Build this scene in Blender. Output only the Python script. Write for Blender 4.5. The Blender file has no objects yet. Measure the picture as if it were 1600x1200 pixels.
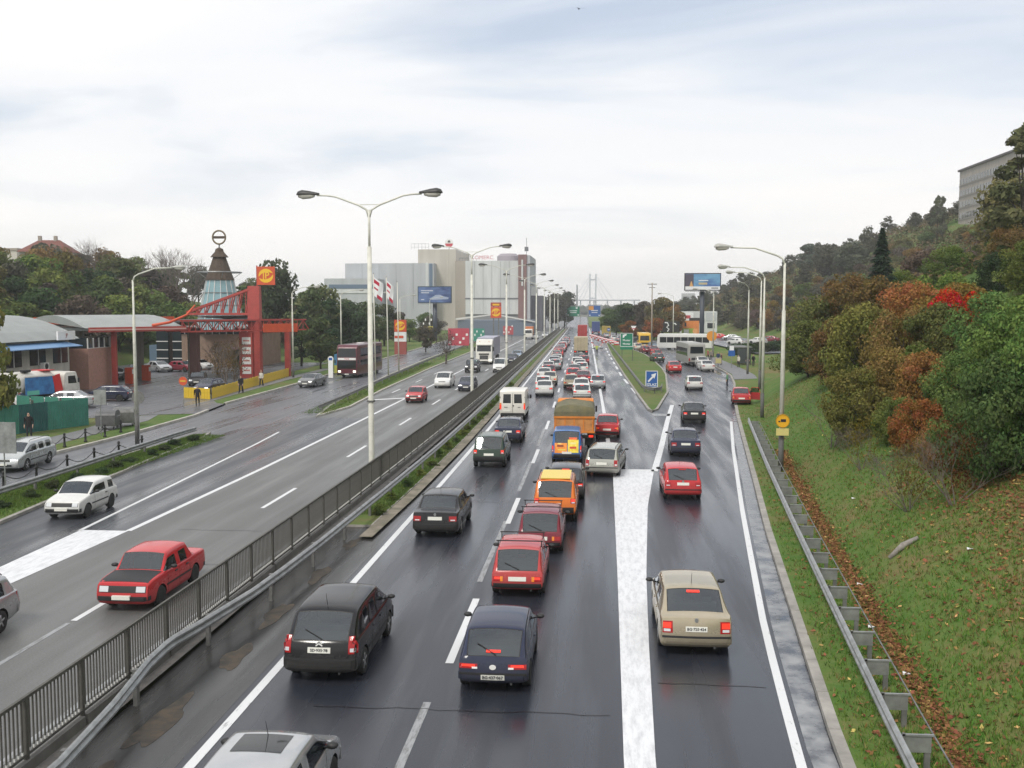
import bpy, bmesh, math, random
from mathutils import Vector, Matrix, Euler
from mathutils.bvhtree import BVHTree
R = math.radians
SC = bpy.context.scene
COL = SC.collection
# ------------------------------------------------------------------ camera
CAM_H, F_PX = 8.5, 1580.0
PITCH = math.atan(120 / F_PX)
YAW = math.atan(135 / (F_PX * math.cos(PITCH) + 120 * math.sin(PITCH)))
cam = bpy.data.cameras.new('camera')
cam.sensor_width = 36.0
cam.lens = F_PX / 1600 * 36.0
cam.clip_start, cam.clip_end = 0.1, 9000
camo = bpy.data.objects.new('camera', cam)
camo.location = (0, 0, CAM_H)
camo.rotation_euler = (R(90) - PITCH, 0, YAW)
COL.objects.link(camo)
SC.camera = camo
# ------------------------------------------------------------------ sky
SUN_EL, SUN_AZ = R(48), R(205)          # azimuth measured clockwise from +Y
W = bpy.data.worlds.new('World'); SC.world = W; W.use_nodes = True
nt = W.node_tree; nt.nodes.clear()
def nd(t, ty, **kw):
    n = t.nodes.new(ty)
    for k, v in kw.items():
        if k.startswith('i_'):
            key = k[2:]
            n.inputs[int(key) if key.isdigit() else key.replace('_', ' ')].default_value = v
        else: setattr(n, k, v)
    return n
out = nd(nt, 'ShaderNodeOutputWorld'); bg = nd(nt, 'ShaderNodeBackground')
sky = nd(nt, 'ShaderNodeTexSky', sky_type='NISHITA', sun_disc=False)
sky.sun_elevation = SUN_EL; sky.sun_rotation = SUN_AZ
sky.air_density = 1.0; sky.dust_density = 2.0
skm = nd(nt, 'ShaderNodeVectorMath', operation='SCALE'); skm.inputs['Scale'].default_value = 0.11
tc = nd(nt, 'ShaderNodeTexCoord'); sep = nd(nt, 'ShaderNodeSeparateXYZ')
zc = nd(nt, 'ShaderNodeMath', operation='MAXIMUM'); zc.inputs[1].default_value = 0.0
za = nd(nt, 'ShaderNodeMath', operation='ADD'); za.inputs[1].default_value = 0.16
dx = nd(nt, 'ShaderNodeMath', operation='DIVIDE'); dy = nd(nt, 'ShaderNodeMath', operation='DIVIDE')
cb = nd(nt, 'ShaderNodeCombineXYZ')
L = nt.links.new
L(tc.outputs['Generated'], sep.inputs[0]); L(sep.outputs[2], zc.inputs[0]); L(zc.outputs[0], za.inputs[0])
L(sep.outputs[0], dx.inputs[0]); L(za.outputs[0], dx.inputs[1]); L(sep.outputs[1], dy.inputs[0]); L(za.outputs[0], dy.inputs[1])
L(dx.outputs[0], cb.inputs[0]); L(dy.outputs[0], cb.inputs[1])
mp = nd(nt, 'ShaderNodeMapping'); mp.inputs['Scale'].default_value = (0.75, 1.5, 1); mp.inputs['Location'].default_value = (3.1, 0.7, 0)
mp.inputs['Rotation'].default_value = (0, 0, R(12))
L(cb.outputs[0], mp.inputs[0])
n1 = nd(nt, 'ShaderNodeTexNoise', i_Scale=0.9, i_Detail=9, i_Roughness=0.55, i_Distortion=0.5)
n2 = nd(nt, 'ShaderNodeTexNoise', i_Scale=0.35, i_Detail=5, i_Roughness=0.5)
L(mp.outputs[0], n1.inputs['Vector']); L(mp.outputs[0], n2.inputs['Vector'])
cov = nd(nt, 'ShaderNodeValToRGB'); cov.color_ramp.elements[0].position = 0.30; cov.color_ramp.elements[0].color = (0.62, 0.62, 0.62, 1)
cov.color_ramp.elements[1].position = 0.50; cov.color_ramp.elements[1].color = (1, 1, 1, 1)
L(n1.outputs[0], cov.inputs[0])
shade = nd(nt, 'ShaderNodeValToRGB')
e = shade.color_ramp.elements
e[0].position = 0.34; e[0].color = (0.64, 0.70, 0.80, 1)
e[1].position = 0.60; e[1].color = (0.90, 0.885, 0.875, 1)
m_ = e.new(0.46); m_.color = (0.80, 0.82, 0.855, 1)
av = nd(nt, 'ShaderNodeMath', operation='ADD'); hv = nd(nt, 'ShaderNodeMath', operation='MULTIPLY'); hv.inputs[1].default_value = 0.5
L(n1.outputs[0], av.inputs[0]); L(n2.outputs[0], av.inputs[1]); L(av.outputs[0], hv.inputs[0]); L(hv.outputs[0], shade.inputs[0])
mx = nd(nt, 'ShaderNodeMix', data_type='RGBA')
L(sky.outputs[0], skm.inputs[0]); L(cov.outputs[0], mx.inputs['Factor']); L(skm.outputs[0], mx.inputs['A']); L(shade.outputs[0], mx.inputs['B'])
hz_ = nd(nt, 'ShaderNodeMapRange'); hz_.inputs[1].default_value = 0.0; hz_.inputs[2].default_value = 0.16; hz_.inputs[3].default_value = 1.0; hz_.inputs[4].default_value = 0.0   # bright warm band of thin cloud low over the horizon
L(zc.outputs[0], hz_.inputs[0])
hm_ = nd(nt, 'ShaderNodeMix', data_type='RGBA'); hm_.inputs['B'].default_value = (1.05, 1.0, 0.96, 1)
L(hz_.outputs[0], hm_.inputs['Factor']); L(mx.outputs['Result'], hm_.inputs['A']); L(hm_.outputs['Result'], bg.inputs['Color']); L(bg.outputs[0], out.inputs[0])
bg.inputs['Strength'].default_value = 0.80
# ------------------------------------------------------------------ sun behind thin cloud
sl = bpy.data.lights.new('sun', 'SUN'); sl.energy = 1.5; sl.angle = R(14); sl.color = (1.0, 0.95, 0.87)
so = bpy.data.objects.new('sun', sl); COL.objects.link(so)
sd = Vector((math.sin(SUN_AZ) * math.cos(SUN_EL), math.cos(SUN_AZ) * math.cos(SUN_EL), math.sin(SUN_EL)))
so.rotation_euler = sd.to_track_quat('Z', 'Y').to_euler(); so.location = sd * 300
vs = SC.view_settings; vs.view_transform = 'Standard'; vs.look = 'None'; vs.exposure = 0.58; vs.gamma = 1.0; vs.use_curve_mapping = False
SC.render.engine = 'CYCLES'
SC.cycles.volume_bounces = 1; SC.cycles.max_bounces = 5; SC.cycles.transparent_max_bounces = 8

# ------------------------------------------------------------------ photo -> ground
def ray(x, y):
    cx = (x - 800) / F_PX; cu = (600 - y) / F_PX
    f = math.cos(PITCH) + cu * math.sin(PITCH); u = -math.sin(PITCH) + cu * math.cos(PITCH)
    return cx * math.cos(YAW) - f * math.sin(YAW), cx * math.sin(YAW) + f * math.cos(YAW), u
def G(x, y, z=0.0):
    X, Y, u = ray(x, y); t = (z - CAM_H) / u
    return X * t, Y * t
def AT(x, y, D):
    X, Y, u = ray(x, y); t = D / Y
    return X * t, D, CAM_H + u * t
def off(Y):                              # the motorway bends slightly left
    d = Y - 45
    if d <= 0: return 0.0
    if d < 40: return -0.0125 * d * d / 80
    return -0.0125 * (d - 20)

# ------------------------------------------------------------------ materials
MATS = {}
def mat(name, col=(0.5, 0.5, 0.5), rough=0.6, metal=0.0, spec=0.5, emit=None, es=0.0, noise=0.0, nscale=8.0, bump=0.0, bscale=40.0, objcol=False, coat=0.0, wet=None, col2=None, stretch=None, r2=None):
    if name in MATS: return MATS[name]
    m = bpy.data.materials.new(name); m.use_nodes = True; t = m.node_tree; b = t.nodes['Principled BSDF']; l = t.links.new
    b.inputs['Base Color'].default_value = (*col, 1); b.inputs['Roughness'].default_value = rough; b.inputs['Metallic'].default_value = metal
    b.inputs['Specular IOR Level'].default_value = spec
    if coat: b.inputs['Coat Weight'].default_value = coat; b.inputs['Coat Roughness'].default_value = 0.06
    if emit: b.inputs['Emission Color'].default_value = (*emit, 1); b.inputs['Emission Strength'].default_value = es
    tcn = nd(t, 'ShaderNodeTexCoord'); vec = tcn.outputs['Object']
    if stretch:
        mpn = nd(t, 'ShaderNodeMapping'); mpn.inputs['Scale'].default_value = stretch; l(vec, mpn.inputs[0]); vec = mpn.outputs[0]
    base = None
    if objcol:
        oi = nd(t, 'ShaderNodeObjectInfo'); base = oi.outputs['Color']; l(base, b.inputs['Base Color'])
    if noise or col2:
        n = nd(t, 'ShaderNodeTexNoise', i_Scale=nscale, i_Detail=6, i_Roughness=0.6); l(vec, n.inputs['Vector'])
        mixn = nd(t, 'ShaderNodeMix', data_type='RGBA')
        if col2:
            rp = nd(t, 'ShaderNodeValToRGB'); rp.color_ramp.elements[0].position = 0.38; rp.color_ramp.elements[1].position = 0.62
            l(n.outputs[0], rp.inputs[0]); l(rp.outputs[0], mixn.inputs['Factor'])
            mixn.inputs['A'].default_value = (*col, 1); mixn.inputs['B'].default_value = (*col2, 1)
        else:
            rp = nd(t, 'ShaderNodeMapRange'); rp.inputs[1].default_value = 0.25; rp.inputs[2].default_value = 0.75
            rp.inputs[3].default_value = 1 - noise; rp.inputs[4].default_value = 1 + noise
            l(n.outputs[0], rp.inputs[0]); mixn.blend_type = 'MULTIPLY'; mixn.inputs['Factor'].default_value = 1
            if base is not None: l(base, mixn.inputs['A'])
            else: mixn.inputs['A'].default_value = (*col, 1)
            l(rp.outputs[0], mixn.inputs['B'])
        l(mixn.outputs['Result'], b.inputs['Base Color'])
        if r2 is not None:
            rr = nd(t, 'ShaderNodeMapRange'); rr.inputs[1].default_value = 0.35; rr.inputs[2].default_value = 0.65; rr.inputs[3].default_value = rough; rr.inputs[4].default_value = r2
            l(n.outputs[0], rr.inputs[0]); l(rr.outputs[0], b.inputs['Roughness'])
    if bump:
        n = nd(t, 'ShaderNodeTexNoise', i_Scale=bscale, i_Detail=4); l(vec, n.inputs['Vector'])
        bp = nd(t, 'ShaderNodeBump', i_Strength=bump, i_Distance=0.02); l(n.outputs[0], bp.inputs['Height']); l(bp.outputs[0], b.inputs['Normal'])
    MATS[name] = m
    return m

# ------------------------------------------------------------------ mesh helpers
class MB:
    def __init__(s): s.v = []; s.f = []; s.m = []
    def add(s, vs, fs, mi=0, M=None):
        o = len(s.v)
        s.v += [tuple(M @ Vector(p)) if M else tuple(p) for p in vs]
        s.f += [tuple(i + o for i in f) for f in fs]; s.m += [mi] * len(fs)
        return s
    def box(s, c, d, mi=0, rz=0.0, rx=0.0, ry=0.0):
        x, y, z = d[0] / 2, d[1] / 2, d[2] / 2
        vs = [(-x, -y, -z), (x, -y, -z), (x, y, -z), (-x, y, -z), (-x, -y, z), (x, -y, z), (x, y, z), (-x, y, z)]
        M = Matrix.Translation(c) @ Euler((rx, ry, rz)).to_matrix().to_4x4()
        return s.add(vs, [(0, 3, 2, 1), (4, 5, 6, 7), (0, 1, 5, 4), (1, 2, 6, 5), (2, 3, 7, 6), (3, 0, 4, 7)], mi, M)
    def bar(s, p, q, w, h, mi=0):       # rectangular bar from p to q
        p, q = Vector(p), Vector(q); d = q - p; ln = d.length
        if ln < 1e-6: return s
        M = Matrix.Translation((p + q) / 2) @ d.to_track_quat('Y', 'Z').to_matrix().to_4x4()
        x, y, z = w / 2, ln / 2, h / 2
        vs = [(-x, -y, -z), (x, -y, -z), (x, y, -z), (-x, y, -z), (-x, -y, z), (x, -y, z), (x, y, z), (-x, y, z)]
        return s.add(vs, [(0, 3, 2, 1), (4, 5, 6, 7), (0, 1, 5, 4), (1, 2, 6, 5), (2, 3, 7, 6), (3, 0, 4, 7)], mi, M)
    def path(s, pts, r, n=6, mi=0, cap=True):
        pts = [Vector(p) for p in pts]; k = len(pts); rs = r if isinstance(r, (list, tuple)) else [r] * k
        o = len(s.v); up = None
        for i, p in enumerate(pts):
            d = (pts[min(i + 1, k - 1)] - pts[max(i - 1, 0)]).normalized()
            if up is None: up = Vector((0, 0, 1)) if abs(d.z) < 0.9 else Vector((1, 0, 0))
            a = d.cross(up).normalized(); b = a.cross(d).normalized(); up = b
            for j in range(n):
                t = 2 * math.pi * j / n
                s.v.append(tuple(p + (a * math.cos(t) + b * math.sin(t)) * rs[i]))
        for i in range(k - 1):
            for j in range(n):
                s.f.append((o + i * n + j, o + i * n + (j + 1) % n, o + (i + 1) * n + (j + 1) % n, o + (i + 1) * n + j)); s.m.append(mi)
        if cap:
            s.f.append(tuple(o + j for j in range(n))[::-1]); s.m.append(mi)
            s.f.append(tuple(o + (k - 1) * n + j for j in range(n))); s.m.append(mi)
        return s
    def lathe(s, prof, n=16, mi=0, M=None, a0=0.0):   # prof: (r, z) rows about Z
        vs = []; fs = []
        for r, z in prof:
            for j in range(n):
                t = a0 + 2 * math.pi * j / n; vs.append((r * math.cos(t), r * math.sin(t), z))
        for i in range(len(prof) - 1):
            for j in range(n): fs.append((i * n + j, i * n + (j + 1) % n, (i + 1) * n + (j + 1) % n, (i + 1) * n + j))
        if prof[0][0] > 1e-4: fs.append(tuple(range(n))[::-1])
        if prof[-1][0] > 1e-4: fs.append(tuple((len(prof) - 1) * n + j for j in range(n)))
        return s.add(vs, fs, mi, M)
    def prism(s, poly, h0, h1, mi=0, M=None):         # poly (x, y), extruded along z
        n = len(poly)
        vs = [(x, y, h0) for x, y in poly] + [(x, y, h1) for x, y in poly]
        fs = [tuple(range(n))[::-1], tuple(range(n, 2 * n))] + [(i, (i + 1) % n, n + (i + 1) % n, n + i) for i in range(n)]
        return s.add(vs, fs, mi, M)
    def mesh(s, name, mats, smooth=False):
        me = bpy.data.meshes.new(name); me.from_pydata(s.v, [], s.f)
        for m in (mats if isinstance(mats, (list, tuple)) else [mats]): me.materials.append(m)
        if any(s.m): me.polygons.foreach_set('material_index', s.m)
        if smooth: me.polygons.foreach_set('use_smooth', [True] * len(s.f))
        me.update(); return me
    def build(s, name, mats, parent=None, smooth=False):
        return ob(name, s.mesh(name, mats, smooth), parent)
def ob(name, me, parent=None, loc=None, rz=None):
    o = bpy.data.objects.new(name, me); COL.objects.link(o)
    if parent is not None: o.parent = parent
    if loc is not None: o.location = loc
    if rz is not None: o.rotation_euler = (0, 0, rz)
    return o
def tag(o, label, cat, group=None):
    o['label'] = label; o['category'] = cat
    if group: o['group'] = group
    return o
def thing(name, label, cat, loc=(0, 0, 0), rz=0.0, group=None):
    return tag(ob(name, None, None, loc, rz), label, cat, group)
def struct(o): o['kind'] = 'structure'; return o
def stuff(o): o['kind'] = 'stuff'; return o
TREES = {}
def tree_of(o):
    if o.name not in TREES: TREES[o.name] = [(c, list(c.children)) for c in o.children]
    return TREES[o.name]
def copy_tree(o, tree=None, keep=None):
    """copy a thing with its parts and sub-parts; tree lists the parts as first built"""
    c = o.copy(); COL.objects.link(c)
    for ch, sub in (tree if tree is not None else [(q, list(q.children)) for q in o.children]):
        if keep and not keep(ch): continue
        d = ch.copy(); COL.objects.link(d); d.parent = c
        for g in sub: e = g.copy(); COL.objects.link(e); e.parent = d
    return c
def text_mesh(s, size, name='lettering', bold=0.0, ext=0.0):
    cu = bpy.data.curves.new(name, 'FONT'); cu.body = s; cu.size = size; cu.align_x = 'CENTER'; cu.align_y = 'CENTER'; cu.resolution_u = 2
    cu.offset = bold; cu.extrude = ext
    o = bpy.data.objects.new(name, cu); COL.objects.link(o)
    me = bpy.data.meshes.new_from_object(o.evaluated_get(bpy.context.evaluated_depsgraph_get()))
    bpy.data.objects.remove(o); bpy.data.curves.remove(cu); me.name = name
    return me
def lettering(s, size, m, parent, loc, rot=(R(90), 0, 0), bold=0.0, sx=1.0):
    me = text_mesh(s, size, bold=bold); me.materials.clear(); me.materials.append(m)
    o = ob('lettering', me, parent, loc); o.rotation_euler = rot; o.scale = (sx, 1, 1)
    return o
def lin(pts):                            # X(Y) by linear interpolation
    pts = sorted(((y, x) for x, y in pts))
    def f(Y):
        if Y <= pts[0][0]: a, b = pts[0], pts[1]
        elif Y >= pts[-1][0]: a, b = pts[-2], pts[-1]
        else:
            for a, b in zip(pts, pts[1:]):
                if a[0] <= Y <= b[0]: break
        return a[1] + (b[1] - a[1]) * (Y - a[0]) / (b[0] - a[0])
    return f
def sm(a, b, x):
    t = min(1, max(0, (x - a) / (b - a))); return t * t * (3 - 2 * t)
# ================================================================== ground, roads, markings
def asphalt(name, c0, c1, r0, r1, crack=0.0):
    m = bpy.data.materials.new(name); m.use_nodes = True; t = m.node_tree; b = t.nodes['Principled BSDF']; l = t.links.new
    uv = nd(t, 'ShaderNodeUVMap'); uv.uv_map = 'lane'
    mp = nd(t, 'ShaderNodeMapping'); mp.inputs['Scale'].default_value = (0.55, 0.035, 1); l(uv.outputs[0], mp.inputs[0])
    a = nd(t, 'ShaderNodeTexNoise', i_Scale=1.6, i_Detail=5, i_Roughness=0.55); l(mp.outputs[0], a.inputs['Vector'])
    big = nd(t, 'ShaderNodeTexNoise', i_Scale=0.22, i_Detail=6, i_Roughness=0.6); l(uv.outputs[0], big.inputs['Vector'])
    fine = nd(t, 'ShaderNodeTexNoise', i_Scale=22, i_Detail=3, i_Roughness=0.7); l(uv.outputs[0], fine.inputs['Vector'])
    su = nd(t, 'ShaderNodeMath', operation='ADD'); l(a.outputs[0], su.inputs[0]); l(big.outputs[0], su.inputs[1])
    rp = nd(t, 'ShaderNodeMapRange'); rp.inputs[1].default_value = 0.6; rp.inputs[2].default_value = 1.4; l(su.outputs[0], rp.inputs[0])
    mx = nd(t, 'ShaderNodeMix', data_type='RGBA'); mx.inputs['A'].default_value = (*c0, 1); mx.inputs['B'].default_value = (*c1, 1); l(rp.outputs[0], mx.inputs['Factor'])
    fr = nd(t, 'ShaderNodeMapRange'); fr.inputs[1].default_value = 0.3; fr.inputs[2].default_value = 0.7; fr.inputs[3].default_value = 0.72; fr.inputs[4].default_value = 1.28; l(fine.outputs[0], fr.inputs[0])
    m2 = nd(t, 'ShaderNodeMix', data_type='RGBA', blend_type='MULTIPLY'); m2.inputs['Factor'].default_value = 1; l(mx.outputs['Result'], m2.inputs['A']); l(fr.outputs[0], m2.inputs['B'])
    l(m2.outputs['Result'], b.inputs['Base Color'])
    # wet film: smoother in streaks along the lanes and in shallow pools
    mp2 = nd(t, 'ShaderNodeMapping'); mp2.inputs['Scale'].default_value = (0.8, 0.05, 1); mp2.inputs['Location'].default_value = (7, 3, 0); l(uv.outputs[0], mp2.inputs[0])
    w = nd(t, 'ShaderNodeTexNoise', i_Scale=1.3, i_Detail=4, i_Roughness=0.5); l(mp2.outputs[0], w.inputs['Vector'])
    rr = nd(t, 'ShaderNodeMapRange'); rr.inputs[1].default_value = 0.36; rr.inputs[2].default_value = 0.62; rr.inputs[3].default_value = r0; rr.inputs[4].default_value = r1; l(w.outputs[0], rr.inputs[0])
    l(rr.outputs[0], b.inputs['Roughness'])
    bp = nd(t, 'ShaderNodeBump', i_Strength=0.25, i_Distance=0.01); l(fine.outputs[0], bp.inputs['Height']); l(bp.outputs[0], b.inputs['Normal'])
    b.inputs['Specular IOR Level'].default_value = 0.5
    return m
A_right = asphalt('wet_asphalt', (0.019, 0.022, 0.031), (0.034, 0.038, 0.050), 0.14, 0.40)
A_left = asphalt('worn_asphalt', (0.105, 0.106, 0.105), (0.145, 0.145, 0.142), 0.38, 0.62)
A_serv = asphalt('service_asphalt', (0.080, 0.083, 0.094), (0.12, 0.124, 0.136), 0.2, 0.46)
A_should = asphalt('shoulder_asphalt', (0.018, 0.019, 0.022), (0.045, 0.043, 0.040), 0.05, 0.40)

def roadstrip(name, fl, fr, y0, y1, z, m, step=4.0, cols=4, parent=None):
    n = max(2, int((y1 - y0) / step)); vs = []; fs = []; uvs = []
    for i in range(n + 1):
        Y = y0 + (y1 - y0) * i / n; a, b = fl(Y), fr(Y)
        for c in range(cols + 1):
            X = a + (b - a) * c / cols; vs.append((X, Y, z)); uvs.append((X - off(Y), Y))
    for i in range(n):
        for c in range(cols):
            k = i * (cols + 1) + c; fs.append((k, k + 1, k + cols + 2, k + cols + 1))
    me = bpy.data.meshes.new(name); me.from_pydata(vs, [], fs); me.materials.append(m)
    ul = me.uv_layers.new(name='lane')
    for lp in me.loops: ul.data[lp.index].uv = uvs[lp.vertex_index]
    return ob(name, me, parent)

K_right = lin([(3.2, -20), (4.5, 18.7), (5.36, 28), (6.36, 38.6), (7.6, 50), (9.16, 64.7), (10.8, 80), (12.9, 98), (14.9, 113), (16.4, 128), (16.6, 150), (16.4, 172), (15.6, 210), (13, 260), (6, 330), (-4, 430), (-10, 900)])
fence_x = lambda Y: -10.3 + off(Y)
K_left = lin([(-33.5, -20), (-31.6, 40), (-31.3, 54), (-30.9, 63), (-31.2, 76), (-32.5, 86), (-33, 110), (-33.6, 126), (-35.2, 170), (-37.5, 230), (-40, 300), (-46, 900)])
split_x = lin([(-25, -20), (-25.4, 50), (-26, 65), (-22, 77), (-23.6, 105), (-25.6, 150), (-27.5, 200), (-29, 260), (-33, 400), (-40, 900)])
gs = MB(); N = 2700
gs.add([(-N, -N, -.4), (N, -N, -.4), (N, N, -.4), (-N, N, -.4)], [(0, 1, 2, 3)])
M_far = mat('far_ground', (0.07, 0.085, 0.04), rough=0.95, col2=(0.10, 0.09, 0.06), nscale=0.02)
struct(gs.build('ground', M_far))
road_r = struct(roadstrip('right_carriageway', lambda Y: fence_x(Y) + .35, K_right, -15, 900, 0, A_right, cols=8))
road_l = struct(roadstrip('left_carriageway', split_x, lambda Y: fence_x(Y) - .2, -15, 900, 0, A_left, cols=6))
road_s = struct(roadstrip('service_road', K_left, split_x, -15, 900, 0, A_serv, cols=4))
A_merge = asphalt('merge_asphalt', (0.030, 0.034, 0.042), (0.060, 0.065, 0.075), 0.18, 0.46)
plinth = struct(roadstrip('median_base', lambda Y: fence_x(Y) - .2, lambda Y: fence_x(Y) + .35, -15, 420, .10, mat('median_concrete', (.16, .15, .14), rough=.85, noise=.3, nscale=3), cols=1))
sh = struct(roadstrip('median_shoulder', lambda Y: fence_x(Y) + .35, lambda Y: -7.75 + off(Y), -15, 420, .004, A_should, cols=3))

def paint_mat(name, c, wear, under=(.16, .16, .16), soft=.06):
    m = bpy.data.materials.new(name); m.use_nodes = True; t = m.node_tree; b = t.nodes['Principled BSDF']; l = t.links.new
    tcn = nd(t, 'ShaderNodeTexCoord'); n = nd(t, 'ShaderNodeTexNoise', i_Scale=3.0, i_Detail=8, i_Roughness=0.72); l(tcn.outputs['Object'], n.inputs['Vector'])
    mp = nd(t, 'ShaderNodeMapping'); mp.inputs['Scale'].default_value = (2.2, .45, 1); l(tcn.outputs['Object'], mp.inputs[0]); l(mp.outputs[0], n.inputs['Vector'])
    rp = nd(t, 'ShaderNodeValToRGB'); rp.color_ramp.elements[0].position = wear - soft; rp.color_ramp.elements[1].position = wear + soft; l(n.outputs[0], rp.inputs[0])
    mx = nd(t, 'ShaderNodeMix', data_type='RGBA'); mx.inputs['A'].default_value = (*under, 1); mx.inputs['B'].default_value = (*c, 1); l(rp.outputs[0], mx.inputs['Factor'])
    l(mx.outputs['Result'], b.inputs['Base Color']); b.inputs['Roughness'].default_value = 0.45
    return m
P_new = paint_mat('road_paint', (0.66, 0.67, 0.68), 0.36)
P_gore = paint_mat('gore_paint', (0.72, 0.73, 0.75), 0.40, (.42, .43, .45), .16)
P_old = paint_mat('faded_paint', (0.30, 0.31, 0.32), 0.47)
def line(name, fc, y0, y1, w, parent, m=None, z=.008, step=3.0):
    return roadstrip(name, (lambda Y: fc(Y) - w / 2) if not isinstance(w, tuple) else (lambda Y: fc(Y) - w[0](Y) / 2), (lambda Y: fc(Y) + w / 2), y0, y1, z, m or P_new, step, 1, parent)
line('edge_line', lambda Y: -7.5 + off(Y), -12, 420, .21, road_r)
for i, y in enumerate([23.4, 39.1, 54.6, 70.0] + [85.4 + 15.5 * k for k in range(16)]):
    line('lane_dash', lambda Y: -3.5 + off(Y), y, y + 5.4, .20, road_r)
for y in (12.0, 30.6, 46.2, 61.5): line('worn_lane_dash', lambda Y: -3.62 + off(Y), y, y + 9.0, .17, road_r, P_old, z=.006)
gl = lin([(.50, -15), (.53, 18.4), (.66, 31.7), (.78, 49.6), (.8, 53)]); grt = lin([(.8, -15), (1.12, 18.4), (1.32, 25), (1.57, 31.8), (2.15, 43), (2.95, 52.8)])
roadstrip('gore_marking', gl, grt, -15, 52.4, .008, P_gore, 1.5, 4, road_r)
gline = lin([(2.95, 52.4), (3.9, 62), (5.2, 76), (6.44, 88.5)])
line('gore_edge_line', gline, 52.4, 88.5, .34, road_r)
line('main_right_line', lambda Y: .72 + off(Y), 60, 400, .26, road_r)
MB().add([(.72, 52.4, .008), (2.95, 52.4, .008), (2.95, 53.0, .008), (.72, 53.0, .008)], [(0, 1, 2, 3)]).build('gore_cross_bar', P_new, road_r)
MB().add([(4.3, 79.5, .008), (5.6, 79.5, .008), (5.8, 81.2, .008), (4.3, 81.2, .008)], [(0, 1, 2, 3)]).build('gore_tip_bar', P_old, road_r)
re_ = lin([(3.0, -15), (3.8, 18.6), (4.43, 26.6), (6.03, 42.2), (8.1, 61), (9.9, 76)])
line('exit_edge_line', re_, -15, 76, .19, road_r)
isl_line = lin([(3.5, 108), (2.9, 126), (2.0, 180), (1.4, 225)])
for k in range(9): line('island_dash', isl_line, 100 + 13 * k, 107 + 13 * k, .28, road_r)
# wet concrete gutter along the exit kerb
gut = roadstrip('gutter', lambda Y: re_(Y) + .2, lambda Y: K_right(Y) - .02, -15, 84, .004, mat('gutter_concrete', (.045, .05, .062), rough=.05, col2=(.30, .31, .32), nscale=1.1, r2=.6), 2, 2, road_r)
# left carriageway
for y in [25.8, 41.3, 56.0, 71.6, 87.2] + [102.8 + 15.6 * k for k in range(16)]: line('lane_dash', lambda Y: -14.15 + off(Y), y, y + 4.8, .18, road_l)
line('worn_lane_line', lambda Y: -14.2 + off(Y), 5, 25.6, .14, road_l, P_old, z=.006)
lo = lin([(-18.2, -15), (-18.0, 29), (-17.78, 36.7), (-17.63, 50.6), (-17.74, 73.6), (-18.05, 109), (-18.5, 157), (-21.5, 420)])
up = lin([(-19.0, -15), (-19.4, 28), (-19.66, 36.5), (-20.26, 46.4), (-21.18, 60.9), (-21.73, 67.7)])
struct(roadstrip('merge_lane', split_x, lo, -15, 76, .004, A_merge, cols=4))
line('acceleration_line', lo, 36.6, 400, .24, road_l)
line('merge_line', up, 36.5, 67, .16, road_l)
roadstrip('merge_gore_marking', up, lo, -15, 36.6, .008, P_gore, 1.5, 4, road_l)
MB().add([(-20.5, 90.9, .008), (-17.8, 92.9, .008), (-17.8, 93.9, .008), (-20.5, 91.8, .008)], [(0, 1, 2, 3)]).build('cross_bar', P_new, road_l)
for k in range(3): line('lane_dash', lambda Y: -20.0 + off(Y), 99 + 14 * k, 103.5 + 14 * k, .16, road_l)
line('median_edge_line', lambda Y: fence_x(Y) - .75, -12, 400, .16, road_l, P_old)
# transverse cracks and tar seams
M_tar = mat('tar_seam', (.008, .008, .009), rough=.35)
rnd = random.Random(4)
for x0, x1, y, rd in ((-6, 0.4, 20.6, road_r), (-7, -3, 43.5, road_r), (1.4, 3.9, 22.5, road_r), (-13.6, -11.5, 32, road_l), (-16, -12.6, 37, road_l), (-17, -14.5, 58, road_l)):
    c = MB(); p = None; x = x0
    while x < x1:
        q = (x, y + rnd.uniform(-.06, .06), .007)
        if p: c.add([(p[0], p[1], .007), (q[0], q[1], .007), (q[0], q[1] + .03, .007), (p[0], p[1] + .035, .007)], [(0, 1, 2, 3)])
        p = q; x += .3
    c.build('crack', M_tar, rd)
# oil-dark dirt patches on the median shoulder
M_dirt = mat('road_dirt', (.075, .058, .040), rough=.8, col2=(.03, .027, .024), nscale=2.5)
for i, (x, y, a, b) in enumerate(((-8.9, 19.5, .42, 1.9), (-8.75, 23.4, .36, 1.3), (-8.85, 26.8, .34, 1.6), (-8.8, 31, .3, 1.5), (-8.95, 16.4, .5, 1.6), (-8.8, 35.2, .28, 1.2))):
    n = 28; f1, f2 = rnd.uniform(0, 6), rnd.uniform(0, 6); wob = [1 + .18 * math.sin(3 * 6.283 * k / n + f1) + .12 * math.sin(5 * 6.283 * k / n + f2) for k in range(n)]; MB().add([(x, y, .009)] + [(x + a * .75 * wob[k] * math.cos(2 * math.pi * k / n), y + b * .7 * wob[k] * math.sin(2 * math.pi * k / n), .009) for k in range(n)], [(0, 1 + k, 1 + (k + 1) % n) for k in range(n)]).build('dirt_patch', M_dirt, sh)

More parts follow.
